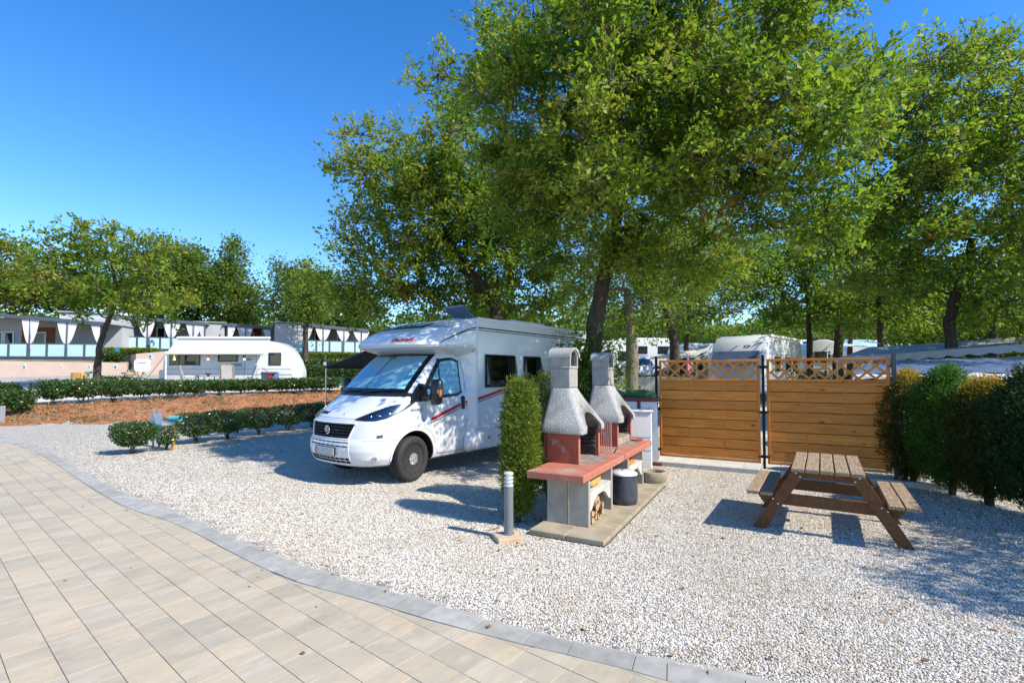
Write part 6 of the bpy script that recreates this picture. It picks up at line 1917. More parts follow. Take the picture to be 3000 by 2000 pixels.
def mobile_home(label, A, B, zdeck, hl, hr, posts, panels, openings, seed, gable=0.0, house_h=None, deck=2.3, wallcol=None, group='mobile homes on the terraces'):
    A = Vector((A.x, A.y, 0)); B = Vector((B.x, B.y, 0)); d = B - A; L = d.length
    t = thing('mobile_home', label, 'mobile home', (A.x, A.y, zdeck), math.atan2(d.y, d.x), group)
    zt = lambda x: hl + (hr - hl) * x / L
    HH = house_h or max(hl, hr)
    MB().box((L / 2, deck / 2, -.09), (L, deck, .18)).build('deck', slate_m, t)
    MB().box((L / 2 - gable / 2, (deck + 4.0) / 2, -.9), (L + gable, deck + 3.8, 1.4)).build('plinth', MATS['concrete'], t)
    mid = (A + B) / 2; shx = deck * mid.x / mid.y
    wl = MB(); wl.box((L / 2 - (1.2 if not gable else 0), deck + 2.0, HH * .5 - .1), (L + (2.4 if not gable else 0), 4.0, HH - .1)); wl.build('wall', wallcol or home_white, t)
    if gable:
        MB().box((-gable / 2, (deck + 4.0) / 2, HH * .5 - .05), (gable - .01, deck + 4.0, HH)).build('side_wall', wallcol or home_white, t)
        MB().box((-gable / 2, (deck + 4.0) / 2, HH + .05), (gable + .25, deck + 4.3, .10)).build('side_roof', home_roof, t)
    R_ = MB(); R_.slab([[Vector((-.1, -.15, hl + .16)), Vector((L + .1, -.15, hr + .16))], [Vector((-.1, deck + 4.1, hl + .22)), Vector((L + .1, deck + 4.1, hr + .22))]], Vector((0, 0, 1)), .1); R_.build('roof', home_roof, t)
    MB().slab([[Vector((-.1, -.16, hl - .10)), Vector((L + .1, -.16, hr - .10))], [Vector((-.1, -.16, hl + .17)), Vector((L + .1, -.16, hr + .17))]], Vector((0, -1, 0)), .08).build('fascia', slate_m, t)
    for k, (kind, x0, x1) in enumerate(openings):
        x0 = x0 * L + shx; x1 = x1 * L + shx
        y = deck
        if kind == 'wood':
            p = MB().box(((x0 + x1) / 2, y - .008, 1.25), (x1 - x0, .03, 2.5)).build('siding', dark_void, t)
            for z in np.arange(.06, 2.5, .14):
                b = MB().box((0, 0, 0), (x1 - x0, .03, .128), ch=.008).build('board', siding_m, p); b.location = ((x0 + x1) / 2, y - .03, float(z) + .03)
        else:
            z0, z1 = (.95, 2.1) if kind == 'window' else (.05, 2.1)
            f = MB()
            for (cx_, cz_, sx_, sz_) in (((x0 + x1) / 2, z1, x1 - x0, .1), ((x0 + x1) / 2, z0, x1 - x0, .1), (x0, (z0 + z1) / 2, .1, z1 - z0 + .1), (x1, (z0 + z1) / 2, .1, z1 - z0 + .1)): f.box((cx_, y - .05, cz_), (sx_, .06, sz_))
            f = f.build('window_frame' if kind == 'window' else 'door_frame', white_flat, t)
            MB().box(((x0 + x1) / 2, y - .035, (z0 + z1) / 2), (x1 - x0 - .09, .02, z1 - z0 - .09)).build('pane', window_dark, f)
    for k, f in enumerate(posts):
        x = f * L
        MB().box((x, 0, zt(x) / 2 - .05), (.13, .13, zt(x) - .1)).build('post', slate_m, t)
        for s in (-1, 1):
            if 0 <= x + s * .4 <= L + .1:
                c = curtain(zt(x) - .1, random.uniform(.48, .74), s, seed * 10 + k * 2 + (s > 0)).build('curtain', curtain_m, t, smooth=60); c.location = (x, -.02, 0)
    # balustrade
    n = panels
    MB().box((L / 2, -.02, 1.08), (L, .07, .06)).build('handrail', slate_m, t)
    MB().box((L / 2, -.02, .06), (L, .07, .09)).build('bottom_rail', slate_m, t)
    for k in range(n + 1): MB().box((k * L / n, -.03, .55), (.11, .08, 1.1)).build('baluster', slate_m, t)
    for k in range(n): MB().box(((k + .5) * L / n, -.02, .57), (L / n - .16, .02, .92)).build('glass_panel', frost_m, t)
    return t
def dpt(px, y): p = D(px, 1096, y); return Vector((p.x, y, 0))
mobile_home('long mobile home with curtained deck at the picture edge, frosted balustrade and red boarded wall', dpt(-150, 37.0), dpt(300, 38.6), 3.02, 3.42, 2.62, [.08, .51, .755, .985], 8,
            [('window', .33, .385), ('window', .40, .46), ('wood', .515, .745), ('door', .60, .68)], 1)
mobile_home('mobile home with curtained deck behind the crooked oak, blue drop sign on its balustrade', dpt(329, 41.5), dpt(597, 44.0), 3.85, 2.72, 2.35, [.0, .36, .62, .87, 1.0], 8,
            [('window', .13, .22), ('wood', .23, .34), ('window', .40, .50), ('wood', .54, .62), ('window', .63, .72), ('wood', .74, .86)], 2, gable=3.6, house_h=2.95)
mobile_home('mobile home mostly hidden behind the caravan roof, with bundled curtains', dpt(655, 46), dpt(800, 47.5), 3.75, 2.62, 2.35, [.06, .42, .95], 4, [('window', .14, .26), ('wood', .28, .36), ('wood', .58, .98), ('window', .68, .82)], 3, gable=2.4, house_h=2.75)
mobile_home('mobile home with dark framed deck beside a blank white gable, next to the motorhome', dpt(886, 44), dpt(1075, 46.5), 3.70, 2.42, 2.1, [.04, .30, .62, .90], 5, [('window', .06, .17), ('window', .36, .44), ('window', .46, .56), ('window', .72, .82)], 4, gable=2.25, house_h=2.55)
# ---- retaining walls, steps, signs
def wall(name, label, pts, ztops, zbots, m, th=.3):
    b = MB()
    for i in range(len(pts) - 1):
        a, e = pts[i], pts[i + 1]; dd = (e - a); nrm = Vector((-dd.y, dd.x, 0)).normalized()
        P = [Vector((a.x, a.y, zbots[i])), Vector((e.x, e.y, zbots[i + 1])), Vector((e.x, e.y, ztops[i + 1])), Vector((a.x, a.y, ztops[i]))]
        Q_ = [p + nrm * th for p in P]
        b.add(P + Q_, [(0, 1, 2, 3), (7, 6, 5, 4), (0, 4, 5, 1), (3, 2, 6, 7), (0, 3, 7, 4), (1, 5, 6, 2)])
    o = b.build(name, m); tag(o, label, 'wall'); return o
wall('retaining_wall', 'long low pink rendered retaining wall below the first mobile home', [dpt(-330, 31.8), dpt(0, 34.0), dpt(372, 36.8)], [2.64, 2.66, 2.60], [.9, 1.0, 1.2], pink_m)
wall('retaining_wall', 'higher pink rendered wall behind the satellite antenna', [dpt(397, 36.2), dpt(480, 36.9), dpt(560, 37.6)], [3.25, 3.45, 3.5], [1.0, 1.1, 1.2], pink_m)
wall('retaining_wall', 'shaded return of the pink wall beside the ochre steps', [dpt(362, 39.2), dpt(397, 36.5)], [3.2, 3.25], [1.6, 1.2], mat('pink_shade_wall', (.42, .31, .26), .9, var=.08))  # darker copy of the pink render; the shade is put into its colour
wall('retaining_wall', 'pale terrace edge below the mobile home with the white gable', [dpt(855, 38.5), dpt(1080, 40.5)], [2.95, 2.9], [1.2, 1.3], mat('sandy_render', (.52, .42, .32), .9, var=.12, vs=2))
st = thing('garden_steps', 'ochre steps climbing between the two pink walls', 'steps', tuple(dpt(382, 36.0)))
for k in range(7):
    MB().box((-.05 + k * -.02, .2 + k * .3, 1.75 + k * .16 - .5), (1.15, .3, 1.0)).build('step', ochre_m, st)
def drop_outline(s):
    pts = [(0, 1.0)]
    for a in np.linspace(50, -230, 16): pts.append((.42 * math.cos(math.radians(a)), .42 * math.sin(math.radians(a)) + .42 - .0))
    return [(x * s, z * s) for x, z in pts][::-1]
def drop_sign(label, px, py, y, s, post=True, group='blue drop shaped pitch signs', inner=True):
    p = D(px, py, y)
    zg = Hs(p.x, y) if post else p.z
    t = thing('drop_sign', label, 'sign', (p.x, y, zg), 0, group)
    z = p.z - zg - s * .5
    MB().prism(drop_outline(s), .03, frame((0, 0, z), (1, 0, 0), (0, 0, 1), (0, -1, 0))).build('drop_board', drop_m, t)
    MB().box((.02 * s, -.034, z + .42 * s), (.42 * s, .006, .10 * s)).build('print_band', white_flat, t)
    MB().lathe([(0, .004), (.17 * s, .003), (.17 * s, 0)], 14, c=(0, -.034, z + .2 * s), R=Matrix.Rotation(PI / 2, 3, 'X')).build('print_circle', white_flat, t)
    if post: MB().box((0, .04, (z + .1) / 2), (.06, .05, max(.1, z + .3))).build('post', slate_m, t)
drop_sign('blue drop shaped sign standing in the shrubs right behind the oak trunk', 343, 1031, 39.0, .62)
drop_sign('blue drop shaped sign fixed to the frosted balustrade above the caravan', 445, 1004, 42.2, .62, post=False)
drop_sign('blue drop shaped sign on the shrubs before the white gable', 882, 1020, 42.0, .58)
for k, (px, lab) in enumerate(((71, 'first small drop plate on the long pink wall, at the picture edge'), (178, 'second small drop plate on the long pink wall'), (261, 'third small drop plate on the long pink wall, next to the oak trunk'), (339, 'fourth small drop plate on the long pink wall, beyond the oak trunk'), (441, 'small drop plate on the higher pink wall'))):
    yw = np.interp(px, [-330, 0, 372], [31.8, 34.0, 36.8]) - .02 if px < 380 else np.interp(px, [397, 480], [36.2, 36.9]) - .02
    p = D(px, 1074 if px < 380 else 1043, float(yw))
    t = thing('drop_plate', lab, 'sign', (p.x, p.y - .02, p.z), 0, 'small drop plates on the pink walls')
    MB().prism(drop_outline(.40), .012, frame((0, 0, -.2), (1, 0, 0), (0, 0, 1), (0, -1, 0))).build('plate', white_flat, t)
    MB().prism(drop_outline(.26), .006, frame((0, -.013, -.14), (1, 0, 0), (0, 0, 1), (0, -1, 0))).build('plate_print', drop_m, t)
# pointed pair of signs and pipe lamps by the near hedge
def pipe_lamp(label, px, py, y, s=1.0):
    p = D(px, py, y); zg = Hs(p.x, y)
    t = thing('pipe_lamp', label, 'lamp', (p.x, y, zg), -.25, 'teal pipe lamps')
    h = p.z - zg
    m_ = MATS.get('teal_paint') or mat('teal_paint', (.10, .34, .37), .4, var=.1)
    MB().box((-.03, .0, h / 2 - .04), (.05, .05, h - .06)).build('post', MATS.get('post_wood') or wood_mat('post_wood', (.30, .18, .07), (.45, .29, .12), knot=False), t)
    Ry = Matrix.Rotation(PI / 2, 3, 'Y') @ Matrix.Rotation(0, 3, 'X')
    MB().lathe([(.055, -.16), (.066, -.16), (.066, -.10), (.062, -.09), (.062, .16), (.054, .16), (.054, -.15)], 20, c=(0, 0, h), R=Ry, closed=True).build('pipe', m_, t, smooth=40)
    MB().lathe([(0, -.15), (.053, -.15)], 16, c=(0, 0, h), R=Ry).build('pipe_end', m_, t)
    MB().box((-.03, 0, h - .10), (.09, .08, .10), ch=.02).build('bracket', m_, t)
pipe_lamp('teal pipe lamp on a wooden post beside the small thin shrub', 512, 1225, float(G(505, 1318).y))
pipe_lamp('teal pipe lamp beside the slatted litter bin across the road', 260, 1091, 23.2)
def pointed_signs():
    p = G(412, 1318)
    for k, dx in enumerate((-.085, .06)):
        t = thing('pointed_sign', ['pale blue pointed marker behind the largest near shrub, nearer the road', 'pale blue pointed marker behind the largest near shrub, nearer the pipe lamp'][k], 'marker', (p.x + dx, p.y + .5, 0), -.2 + k * .3, 'pointed markers in the near hedge')
        MB().prism([(-.055, 0), (.055, 0), (.075, .55), (0, .80), (-.075, .55)], .018, frame((0, 0, .12), (1, 0, 0), (0, 0, 1), (0, -1, 0))).build('marker_board', mat('marker_grey', (.20, .29, .38), .5, var=.08) if 'marker_grey' not in MATS else MATS['marker_grey'], t)
        MB().box((0, -.021, .52), (.09, .005, .05)).build('marker_print', drop_m, t)
        MB().box((0, .015, .3), (.03, .03, .6)).build('post', slate_m, t)
pointed_signs()
def litter_bin():
    p = D(231, 1120, 23.4); zg = Hs(p.x, 23.4)
    h = 1.75 + (1096 - 1091) * 23.4 / 1450 - zg
    t = thing('litter_bin', 'ochre slatted wooden litter bin beside the crooked oak', 'bin', (p.x, 23.4, zg), 0)
    MB().lathe([(0, 0), (.25, 0), (.25, h - .04), (0, h - .04)], 12).build('liner', dark_void, t)
    m_ = wood_mat('ochre_slat', (.34, .19, .05), (.48, .29, .09), knot=False, obj=.18)
    for k in range(14):
        a = 2 * PI * k / 14
        o = MB().box((0, 0, 0), (h, .112, .03), ch=.006).build('slat', m_, t); o.matrix_local = Matrix.Translation((.275 * math.cos(a), .275 * math.sin(a), h / 2)) @ Matrix.Rotation(a, 4, 'Z') @ Matrix.Rotation(PI / 2, 4, 'Y') @ Matrix.Rotation(PI / 2, 4, 'X') @ Matrix.Rotation(PI/2, 4, 'X')
litter_bin()
def edge_post():
    p = G(2, 1242)
    o = MB().box((0, 0, .32), (.16, .16, .64), ch=.01).build('service_post', grey_steel); tag(o, 'grey service post cut by the picture edge in front of the red bank', 'post'); o.location = p
edge_post()
# ---- terrace shrubs
gs_ = 'shrubs along the mobile home terraces'
rows_ = [(np.linspace(322, 440, 6), 1022, 40.0, 1.5, .62, 'leafy terrace shrub under the curtained deck behind the oak'), (np.linspace(316, 345, 2), 1057, 37.4, .95, .75, 'low shrub on the pink wall top by the oak trunk'), (np.linspace(895, 1040, 7), 1036, 42.0, 1.6, .75, 'bright shrub in the row before the dark framed deck'), (np.linspace(870, 1050, 8), 1066, 36.5, 1.6, .85, 'dark shrub in the row under the pale terrace edge'), (np.linspace(880, 1060, 7), 1095, 32, 1.4, 1.0, 'loose shrub between the caravan and the motorhome')]
for r, (pxs, py, y, w, h, lab) in enumerate(rows_):
    for k, px in enumerate(pxs):
        p = D(px, py, y); z = Hs(p.x, y)
        t = thing('terrace_shrub', f'{ORD[k]} {lab}', 'shrub', (p.x, y, max(z, p.z - h * .9) if r in (0, 2) else z), 0, gs_)
        hh = h if r in (0, 2) else max(h, p.z - z + h * .5)
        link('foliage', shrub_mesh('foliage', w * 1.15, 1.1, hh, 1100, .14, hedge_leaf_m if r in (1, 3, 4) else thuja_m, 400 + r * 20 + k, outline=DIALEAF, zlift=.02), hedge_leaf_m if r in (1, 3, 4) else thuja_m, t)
for k, px in enumerate((308, 332, 355, 376)):
    p = D(px, 1110, 26.0)
    low_shrub(f'{ORD[k]} small shrub in the verge between the oak and the bicycle', p.x, 26.0, .8, .7, .62, 420, 460 + k, 'small verge shrubs by the bicycle', .10)

# ------------------------------------------------------------------ caravans
caravan_white = mat('caravan_white', (.60, .62, .64), .3, var=.03, vs=1, coat=.3)
grey_trim = mat('grey_trim', (.25, .27, .30), .5, var=.05)
def caravan_shell(t, prof, width, name='body', m=None, bev=.10):
    """side outline (x, z) extruded along y, with rounded long edges"""
    mb = MB(); n = len(prof)
    cx_ = sum(p[0] for p in prof) / n; cz_ = sum(p[1] for p in prof) / n
    rings = []
    for y, k in ((0, bev), (bev * .3, bev * .3), (bev, 0), (width - bev, 0), (width - bev * .3, bev * .3), (width, bev)):
        rings.append([Vector((p[0] - k * (1 if p[0] > cx_ else -1) * min(1, abs(p[0] - cx_)), y, p[1] - k * (1 if p[1] > cz_ else 0))) for p in prof])
    mb.v = [p for r in rings for p in r]
    mb.f = [(i * n + j, i * n + (j + 1) % n, (i + 1) * n + (j + 1) % n, (i + 1) * n + j) for i in range(5) for j in range(n)] + [tuple(range(n))[::-1], tuple(5 * n + j for j in range(n))]
    mb.m = [0] * len(mb.f)
    return mb.build(name, m or caravan_white, t, smooth=35)
def side_window(t, x0, x1, z0, z1, y=0, s=-1, name='window'):
    f = MB().box(((x0 + x1) / 2, y + s * .012, (z0 + z1) / 2), (x1 - x0, .03, z1 - z0), ch=.012).build(name, black_plastic, t)
    MB().box(((x0 + x1) / 2, y + s * .03, (z0 + z1) / 2), (x1 - x0 - .10, .012, z1 - z0 - .10), ch=.005).build('pane', window_dark, f)
    return f
def left_caravan():
    Y0 = 27.0
    p = D(473, 1096, Y0); zg = 1.02
    t = thing('caravan', 'white touring caravan with wound out awning behind the long hedge', 'caravan', (p.x, Y0, zg), math.atan2(.35, 7.4))
    prof = [(.25, .38), (.08, .55), (.02, .9), (.06, 1.45), (.22, 1.95), (.5, 2.35), (.85, 2.58), (1.3, 2.68), (5.4, 2.62), (5.85, 2.52), (6.25, 2.28), (6.55, 1.9), (6.80, 1.4), (6.96, .95), (6.98, .6), (6.88, .38)]
    caravan_shell(t, prof, 2.3)
    side_window(t, .40, 2.05, 1.22, 1.92); side_window(t, 2.98, 4.05, 1.42, 1.92); side_window(t, 5.70, 6.38, 1.22, 1.92)
    tr = MB(); tr.box((3.6, -.006, 1.02), (7.0, .014, .018)); tr.box((3.6, -.006, .72), (7.2, .014, .03)); tr.build('trim_line', grey_trim, t)
    d = MB()
    for (cx_, cz_, sx_, sz_) in ((4.42, 1.22, .015, 1.55), (5.06, 1.22, .015, 1.55), (4.74, 1.99, .65, .015)): d.box((cx_, -.006, cz_), (sx_, .012, sz_))
    d = d.build('door', grey_trim, t); MB().box((4.62, -.02, 1.55), (.28, .03, .05), ch=.01).build('handle', dark_steel, d)
    MB().box((4.0, -.012, 1.25), (.55, .02, .16)).build('vent_grille', grey_trim, t)
    # awning
    aw = MB()
    P = [[Vector((x, -.55 * k, 2.70 - .78 * k - .03 * math.sin(PI * k) + .014 * math.sin(x * 14) * k)) for x in np.linspace(.85 - .22 * k, 5.75 - .05 * k, 60)] for k in np.linspace(0, 1, 8)]
    aw.slab(P, Vector((0, 0, 1)), .02)
    awo = aw.build('awning', mat('awning_white', (.66, .70, .76), .7, var=.05), t, smooth=60)
    MB().box((3.17, -.60, 1.87), (5.25, .12, .17), ch=.03).build('front_beam', white_plastic, awo)
    MB().box((3.3, -.06, 2.73), (5.0, .16, .12), ch=.03).build('awning_case', white_plastic, awo)
    for x in (.60, 5.55): MB().beam((x, -.6, .0), (x, -.6, 1.85), .05, .05, up=(1, 0, 0)).build('awning_post', white_plastic, t)
    MB().beam((.6, -.6, 1.8), (-.7, -.8, -.1), .02, .02).build('guy_strap', dark_steel, t)
    MB().beam((5.55, -.6, 1.1), (6.9, -.3, .2), .02, .02).build('guy_strap', dark_steel, t)
    MB().box((3.6, 1.15, .40), (5.0, 1.7, .25)).build('chassis', dark_void, t)
    for y in (.05, 2.1): wheel(t, 3.7, -1 if y < 1 else 1, R=.33, w=.19, y0=0, hub=True).location = (3.7, y, .33)
    gb = MB(); gb.box((-.28, 1.15, .72), (.5, 1.2, .5), ch=.06); gb.build('gas_box', caravan_white, t)
    MB().beam((-.2, 1.15, .42), (-1.4, 1.15, .42), .12, .1).build('drawbar', dark_steel, t)
    return t, p, zg, Y0
CV, _p, _zg, _Y0 = left_caravan()
def cv(x, y, z=0): return CV.matrix_basis @ Vector((x, y, z))
def camp_chair(label, x, y, rot, col, towel=None):
    t = thing('camping_chair', label, 'chair', cv(x, y), rot, 'camping chairs under the caravan awning')
    fr = MB()
    for s in (-.27, .27):
        fr.tube([(s, -.25, 0), (s, .25, .62)], .014, 6); fr.tube([(s, .25, 0), (s, -.25, .62), (s, .2, .64)], .014, 6); fr.tube([(s, .18, .42), (s, .42, 1.22)], .014, 6)
    fr.build('frame', alu, t)
    MB().slab([[Vector((-.25, -.22, .45)), Vector((.25, -.22, .45))], [Vector((-.25, .2, .42)), Vector((.25, .2, .42))]], Vector((0, 0, 1)), .03).build('seat', col, t)
    MB().slab([[Vector((-.25, .2, .44)), Vector((.25, .2, .44))], [Vector((-.25, .42, 1.2)), Vector((.25, .42, 1.2))]], Vector((0, -1, 0)), .04).build('backrest', col, t)
    if towel:
        o = MB().slab([[Vector((x_, .17 + .24 * (z - .44) / .76 - .03 - .012 * math.sin(x_ * 25), z)) for x_ in np.linspace(-.33, .33, 14)] for z in np.linspace(.5, 1.24, 8)], Vector((0, -1, 0)), .012).build('towel', towel)
        tag(o, 'tan and pink towel hung over a camping chair back', 'towel'); o.location = t.location; o.rotation_euler = t.rotation_euler
pale_fabric = mat('pale_fabric', (.50, .49, .44), .85, var=.1)
camp_chair('beige high backed camping chair below the large caravan window', 1.75, -.62, .9 + PI / 2, pale_fabric)
camp_chair('camping chair draped with a towel before the caravan vent', 3.9, -.68, PI + .3, pale_fabric, mat('tan_towel', (.50, .33, .20), .9, var=.2, vs=3, col2=(.45, .10, .18), c2s=2.5, c2t=.6))
camp_chair('folded back white camping chair beside the caravan door', 4.9, -.7, -.9, pale_fabric)
tb = thing('camping_table', 'small dark camping table between the chairs', 'table', cv(2.95, -.75), 0)
MB().box((0, 0, .62), (1.0, .6, .03), ch=.006).build('tabletop', black_plastic, tb)
for sx in (-.42, .42):
    for sy in (-.24, .24): MB().beam((sx, sy, 0), (sx, sy, .61), .03, .03, up=(1, 0, 0)).build('leg', dark_steel, tb)
o = MB().lathe([(0, 0), (.05, 0), (.06, .06), (.14, .10), (.15, .14), (.06, .17), (0, .17)], 14).build('plant_pot', mat('moss_green', (.06, .10, .04), .8, var=.3), smooth=40); tag(o, 'small potted plant on the dark camping table', 'plant pot'); o.location = cv(2.9, -.75, .635)
sh_ = thing('stool_locker', 'red and blue folding camp stool under the end window', 'stool', cv(6.0, -.5), 0)
MB().box((0, 0, .84), (.78, .4, .06), ch=.015).build('top', mat('violet_plastic', (.22, .18, .34), .5, var=.1), sh_)
MB().box((0, 0, .42), (.34, .3, .76), ch=.02).build('storage_bag', mat('wine_fabric', (.20, .03, .05), .8, var=.2), sh_)
for sx in (-.34, .34):
    MB().beam((sx, 0, 0), (sx, 0, .82), .04, .3, up=(1, 0, 0)).build('leg', mat('steel_blue', (.15, .24, .40), .5, var=.1) if 'steel_blue' not in MATS else MATS['steel_blue'], sh_)
for k, (x, col, lab) in enumerate(((1.0, (.70, .50, .02), 'yellow'), (2.75, (.60, .08, .02), 'red'), (4.65, (.02, .02, .02), 'black'))):
    t = thing('hanging_bulb', f'hanging bulb with {lab} socket under the awning beam', 'bulb', cv(x, -.55, 1.78), 0, 'bulbs hung under the awning')
    MB().lathe([(0, 0), (.06, -.01), (.06, -.16), (.03, -.18), (0, -.18)], 12).build('socket', mat('socket_' + lab, col, .5, var=.05), t, smooth=40)
    MB().lathe([(.03, -.17), (.075, -.24), (.07, -.30), (0, -.33)], 12).build('globe', white_flat, t, smooth=40)
def antenna_and_bike():
    Y = 25.0; p = D(418, 1070, Y); zg = Hs(p.x, Y)
    t = thing('flat_antenna', 'white rounded flat satellite antenna on a tripod before the pink wall', 'antenna', (p.x, Y, zg), .12)
    h = p.z - zg; pts = []
    for (cx_, cz_, a0) in ((.22, .16, 0), (-.22, .16, 90), (-.22, -.16, 180), (.22, -.16, 270)):
        for a in np.linspace(a0, a0 + 90, 6): pts.append((cx_ * .98 + .15 * math.cos(math.radians(a)), cz_ + .15 * math.sin(math.radians(a))))
    MB().prism(pts, .06, frame((0, 0, h), (1, 0, 0), (0, 0, 1), (0, -1, 0))).build('panel', white_flat, t)
    MB().box((0, -.064, h + .12), (.36, .006, .025)).build('print_line', dark_steel, t)
    for a in (.6, 2.4, 4.4): MB().beam((0, .08, h - .3), (.5 * math.cos(a), .08 + .5 * math.sin(a), 0), .03, .03).build('leg', alu, t)
    MB().beam((0, .08, h - .45), (0, .08, h + .1), .04, .04, up=(1, 0, 0)).build('mast', alu, t)
    b = thing('bicycle', 'dark bicycle parked beneath the white flat antenna', 'bicycle', (p.x - .15, Y - .6, Hs(p.x, Y - .6)), .1)
    for x in (-.52, .52):
        w_ = MB()
        w_.tube([(x + .33 * math.cos(a), 0, .35 + .33 * math.sin(a)) for a in np.linspace(0, 2 * PI, 29)], .018, 6)
        for a in np.linspace(0, PI, 7)[:-1]: w_.tube([(x + .33 * math.cos(a), 0, .35 + .33 * math.sin(a)), (x - .33 * math.cos(a), 0, .35 - .33 * math.sin(a))], .003, 4)
        w_.build('wheel', black_rubber, b)
    f = MB()
    for a, e in (((-.52, .35), (-.12, .32)), ((-.12, .32), (-.28, .85)), ((-.28, .82), (.34, .84)), ((-.12, .32), (.36, .74)), ((-.52, .35), (-.26, .8)), ((.52, .35), (.32, .95))): f.tube([(a[0], 0, a[1]), (e[0], 0, e[1])], .016, 6)
    f.build('frame', dark_steel, b)
    MB().box((-.29, 0, .9), (.24, .12, .05), ch=.02).build('saddle', black_plastic, b)
    MB().tube([(.3, -.28, 1.0), (.32, -.1, .98), (.32, .1, .98), (.3, .28, 1.0)], .014, 6).build('handlebar', alu, b)
antenna_and_bike()

# ------------------------------------------------------------------ camping field at the right
def kip_caravan():
    F = Vector((-.70, -.715, 0)).normalized()
    z = Hs(9.3, 20.7) + .20
    t = thing('caravan', 'blue grey fronted caravan with dark cover over its front window, behind the fence', 'caravan', (10.2, 20.1, z), math.atan2(F.y, F.x))
    # local: x forward, y to the side facing the fence end
    prof = [(.10, .40), (.12, .9), (-.02, 1.35), (-.22, 1.9), (-.48, 2.38), (-.85, 2.68), (-1.3, 2.78), (-5.2, 2.74), (-5.7, 2.55), (-5.85, 1.5), (-5.8, .40)]
    o = caravan_shell(t, prof, 2.25, m=caravan_white, bev=.08)
    o.location = (0, -2.25, 0)
    # front window cover: a dark flap standing off the nose
    P = [[Vector((.36, y, 1.50)) for y in (-2.05, -.2)], [Vector((-.16, y, 2.06)) for y in (-2.05, -.2)]]
    MB().slab(P, Vector((.78, 0, .62)), .03).build('window_cover', mat('navy_cover', (.06, .09, .17), .5, var=.15), t)
    fl = MB().prism([(.36, 1.50), (-.16, 2.06), (-.04, 1.50)], .02, frame((0, -.18, 0), (1, 0, 0), (0, 0, 1), (0, -1, 0))); fl.build('cover_side', MATS['navy_cover'], t)
    n = Vector((.9, 0, .43)).normalized()
    link('lettering', place_mesh(text_mesh('KIP', .2, .006, .2, .006), frame((-.33, -.75, 2.24), (0, 1, 0), n.cross(Vector((0, 1, 0))), n)), seam_black, t)
    for x in (-1.5, -3.0, -4.1): side_window(t, x - .75, x, 1.2, 1.85, y=0, s=1)
    tr = MB(); tr.box((-2.9, .004, 1.95), (5.3, .012, .02)); tr.box((-2.9, .004, .62), (5.6, .012, .04)); tr.build('trim_line', grey_trim, t)
    MB().beam((-.9, .0, 2.72), (-5.3, .0, 2.72), .10, .10).build('awning_rail', white_plastic, t)
    MB().box((-2.6, -1.1, 2.82), (.8, .6, .10), ch=.03).build('roof_vent', white_plastic, t)
    MB().box((.35, -1.12, .62), (.5, 1.5, .5), ch=.08).build('gas_box', mat('grey_box', (.30, .31, .32), .5, var=.06), t)
    wheel(t, -3.0, 1, R=.33, w=.19, y0=.0); 
kip_caravan()
def simple_caravan(label, px, y, w, h, dpt_, rot, lad=False, win=True, m=None):
    p = D(px, 1096, y); z = Hs(p.x, y)
    t = thing('caravan', label, 'caravan', (p.x, y, z), rot, 'caravans across the camping field')
    prof = [(0.06, .38), (0, .9), (.04, 1.6), (.16, h - .35), (.42, h - .08), (.8, h), (w - .6, h), (w - .3, h - .1), (w - .1, h - .4), (w, 1.4), (w - .02, .8), (w - .1, .38)]
    caravan_shell(t, prof, dpt_, m=m)
    if win:
        for x0, x1 in ([(.28 * w, .72 * w)] if w < 3 else [(.1 * w, .3 * w), (.42 * w, .56 * w), (.72 * w, .9 * w)]): side_window(t, x0, x1, h - 1.25, h - .65)
    MB().box((w / 2, -.006, .75), (w * .96, .014, .03)).build('trim_line', grey_trim, t)
    MB().box((w / 2, dpt_ / 2, .25), (w * .8, dpt_ * .8, .4)).build('chassis', dark_void, t)
    for y_, s in ((.06, -1), (dpt_ - .06, 1)): wheel(t, w * .5, s, R=.32, w=.18, y0=0).location = (w * .5, y_, .32)
    if lad:
        l_ = MB()
        for x in (w * .62, w * .82): l_.tube([(x, -.08, .7), (x, -.08, h - .5)], .022, 6)
        for z_ in np.arange(.9, h - .6, .26): l_.tube([(w * .62, -.08, float(z_)), (w * .82, -.08, float(z_))], .018, 6)
        l_.build('ladder', white_flat, t)
        bk = MB()
        for z_ in (.8, 1.0, 1.2): bk.tube([(.15 * w, -.3, z_), (.8 * w, -.3, z_)], .02, 6)
        bk.build('bike_rack', white_flat, t)
        MB().box((w * .7, dpt_ / 2, h + .07), (w * .6, dpt_ * .5, .1), ch=.03).build('roof_box', dark_steel, t)
    return t
simple_caravan('greenish white caravan with rear ladder and bike rack between tree trunks', 2357, 27.0, 1.72, 2.72, 5.5, -.35, lad=True)
simple_caravan('long white caravan roof showing over the slanted white awning', 1985, 33, 5.6, 2.5, 2.2, .05)
simple_caravan('white caravan half hidden by trunks behind the rear chimney', 1700, 30, 3.4, 2.7, 2.2, .2)
simple_caravan('cream caravan side seen between the ladder caravan and its neighbour', 2270, 31, 4.2, 2.75, 2.2, .1)
simple_caravan('white caravan end beyond the white estate car', 1790, 38, 5.2, 2.9, 2.2, .1)
simple_caravan('pale caravan under the blue topped awning', 2480, 32, 4.6, 2.45, 2.2, -.05)
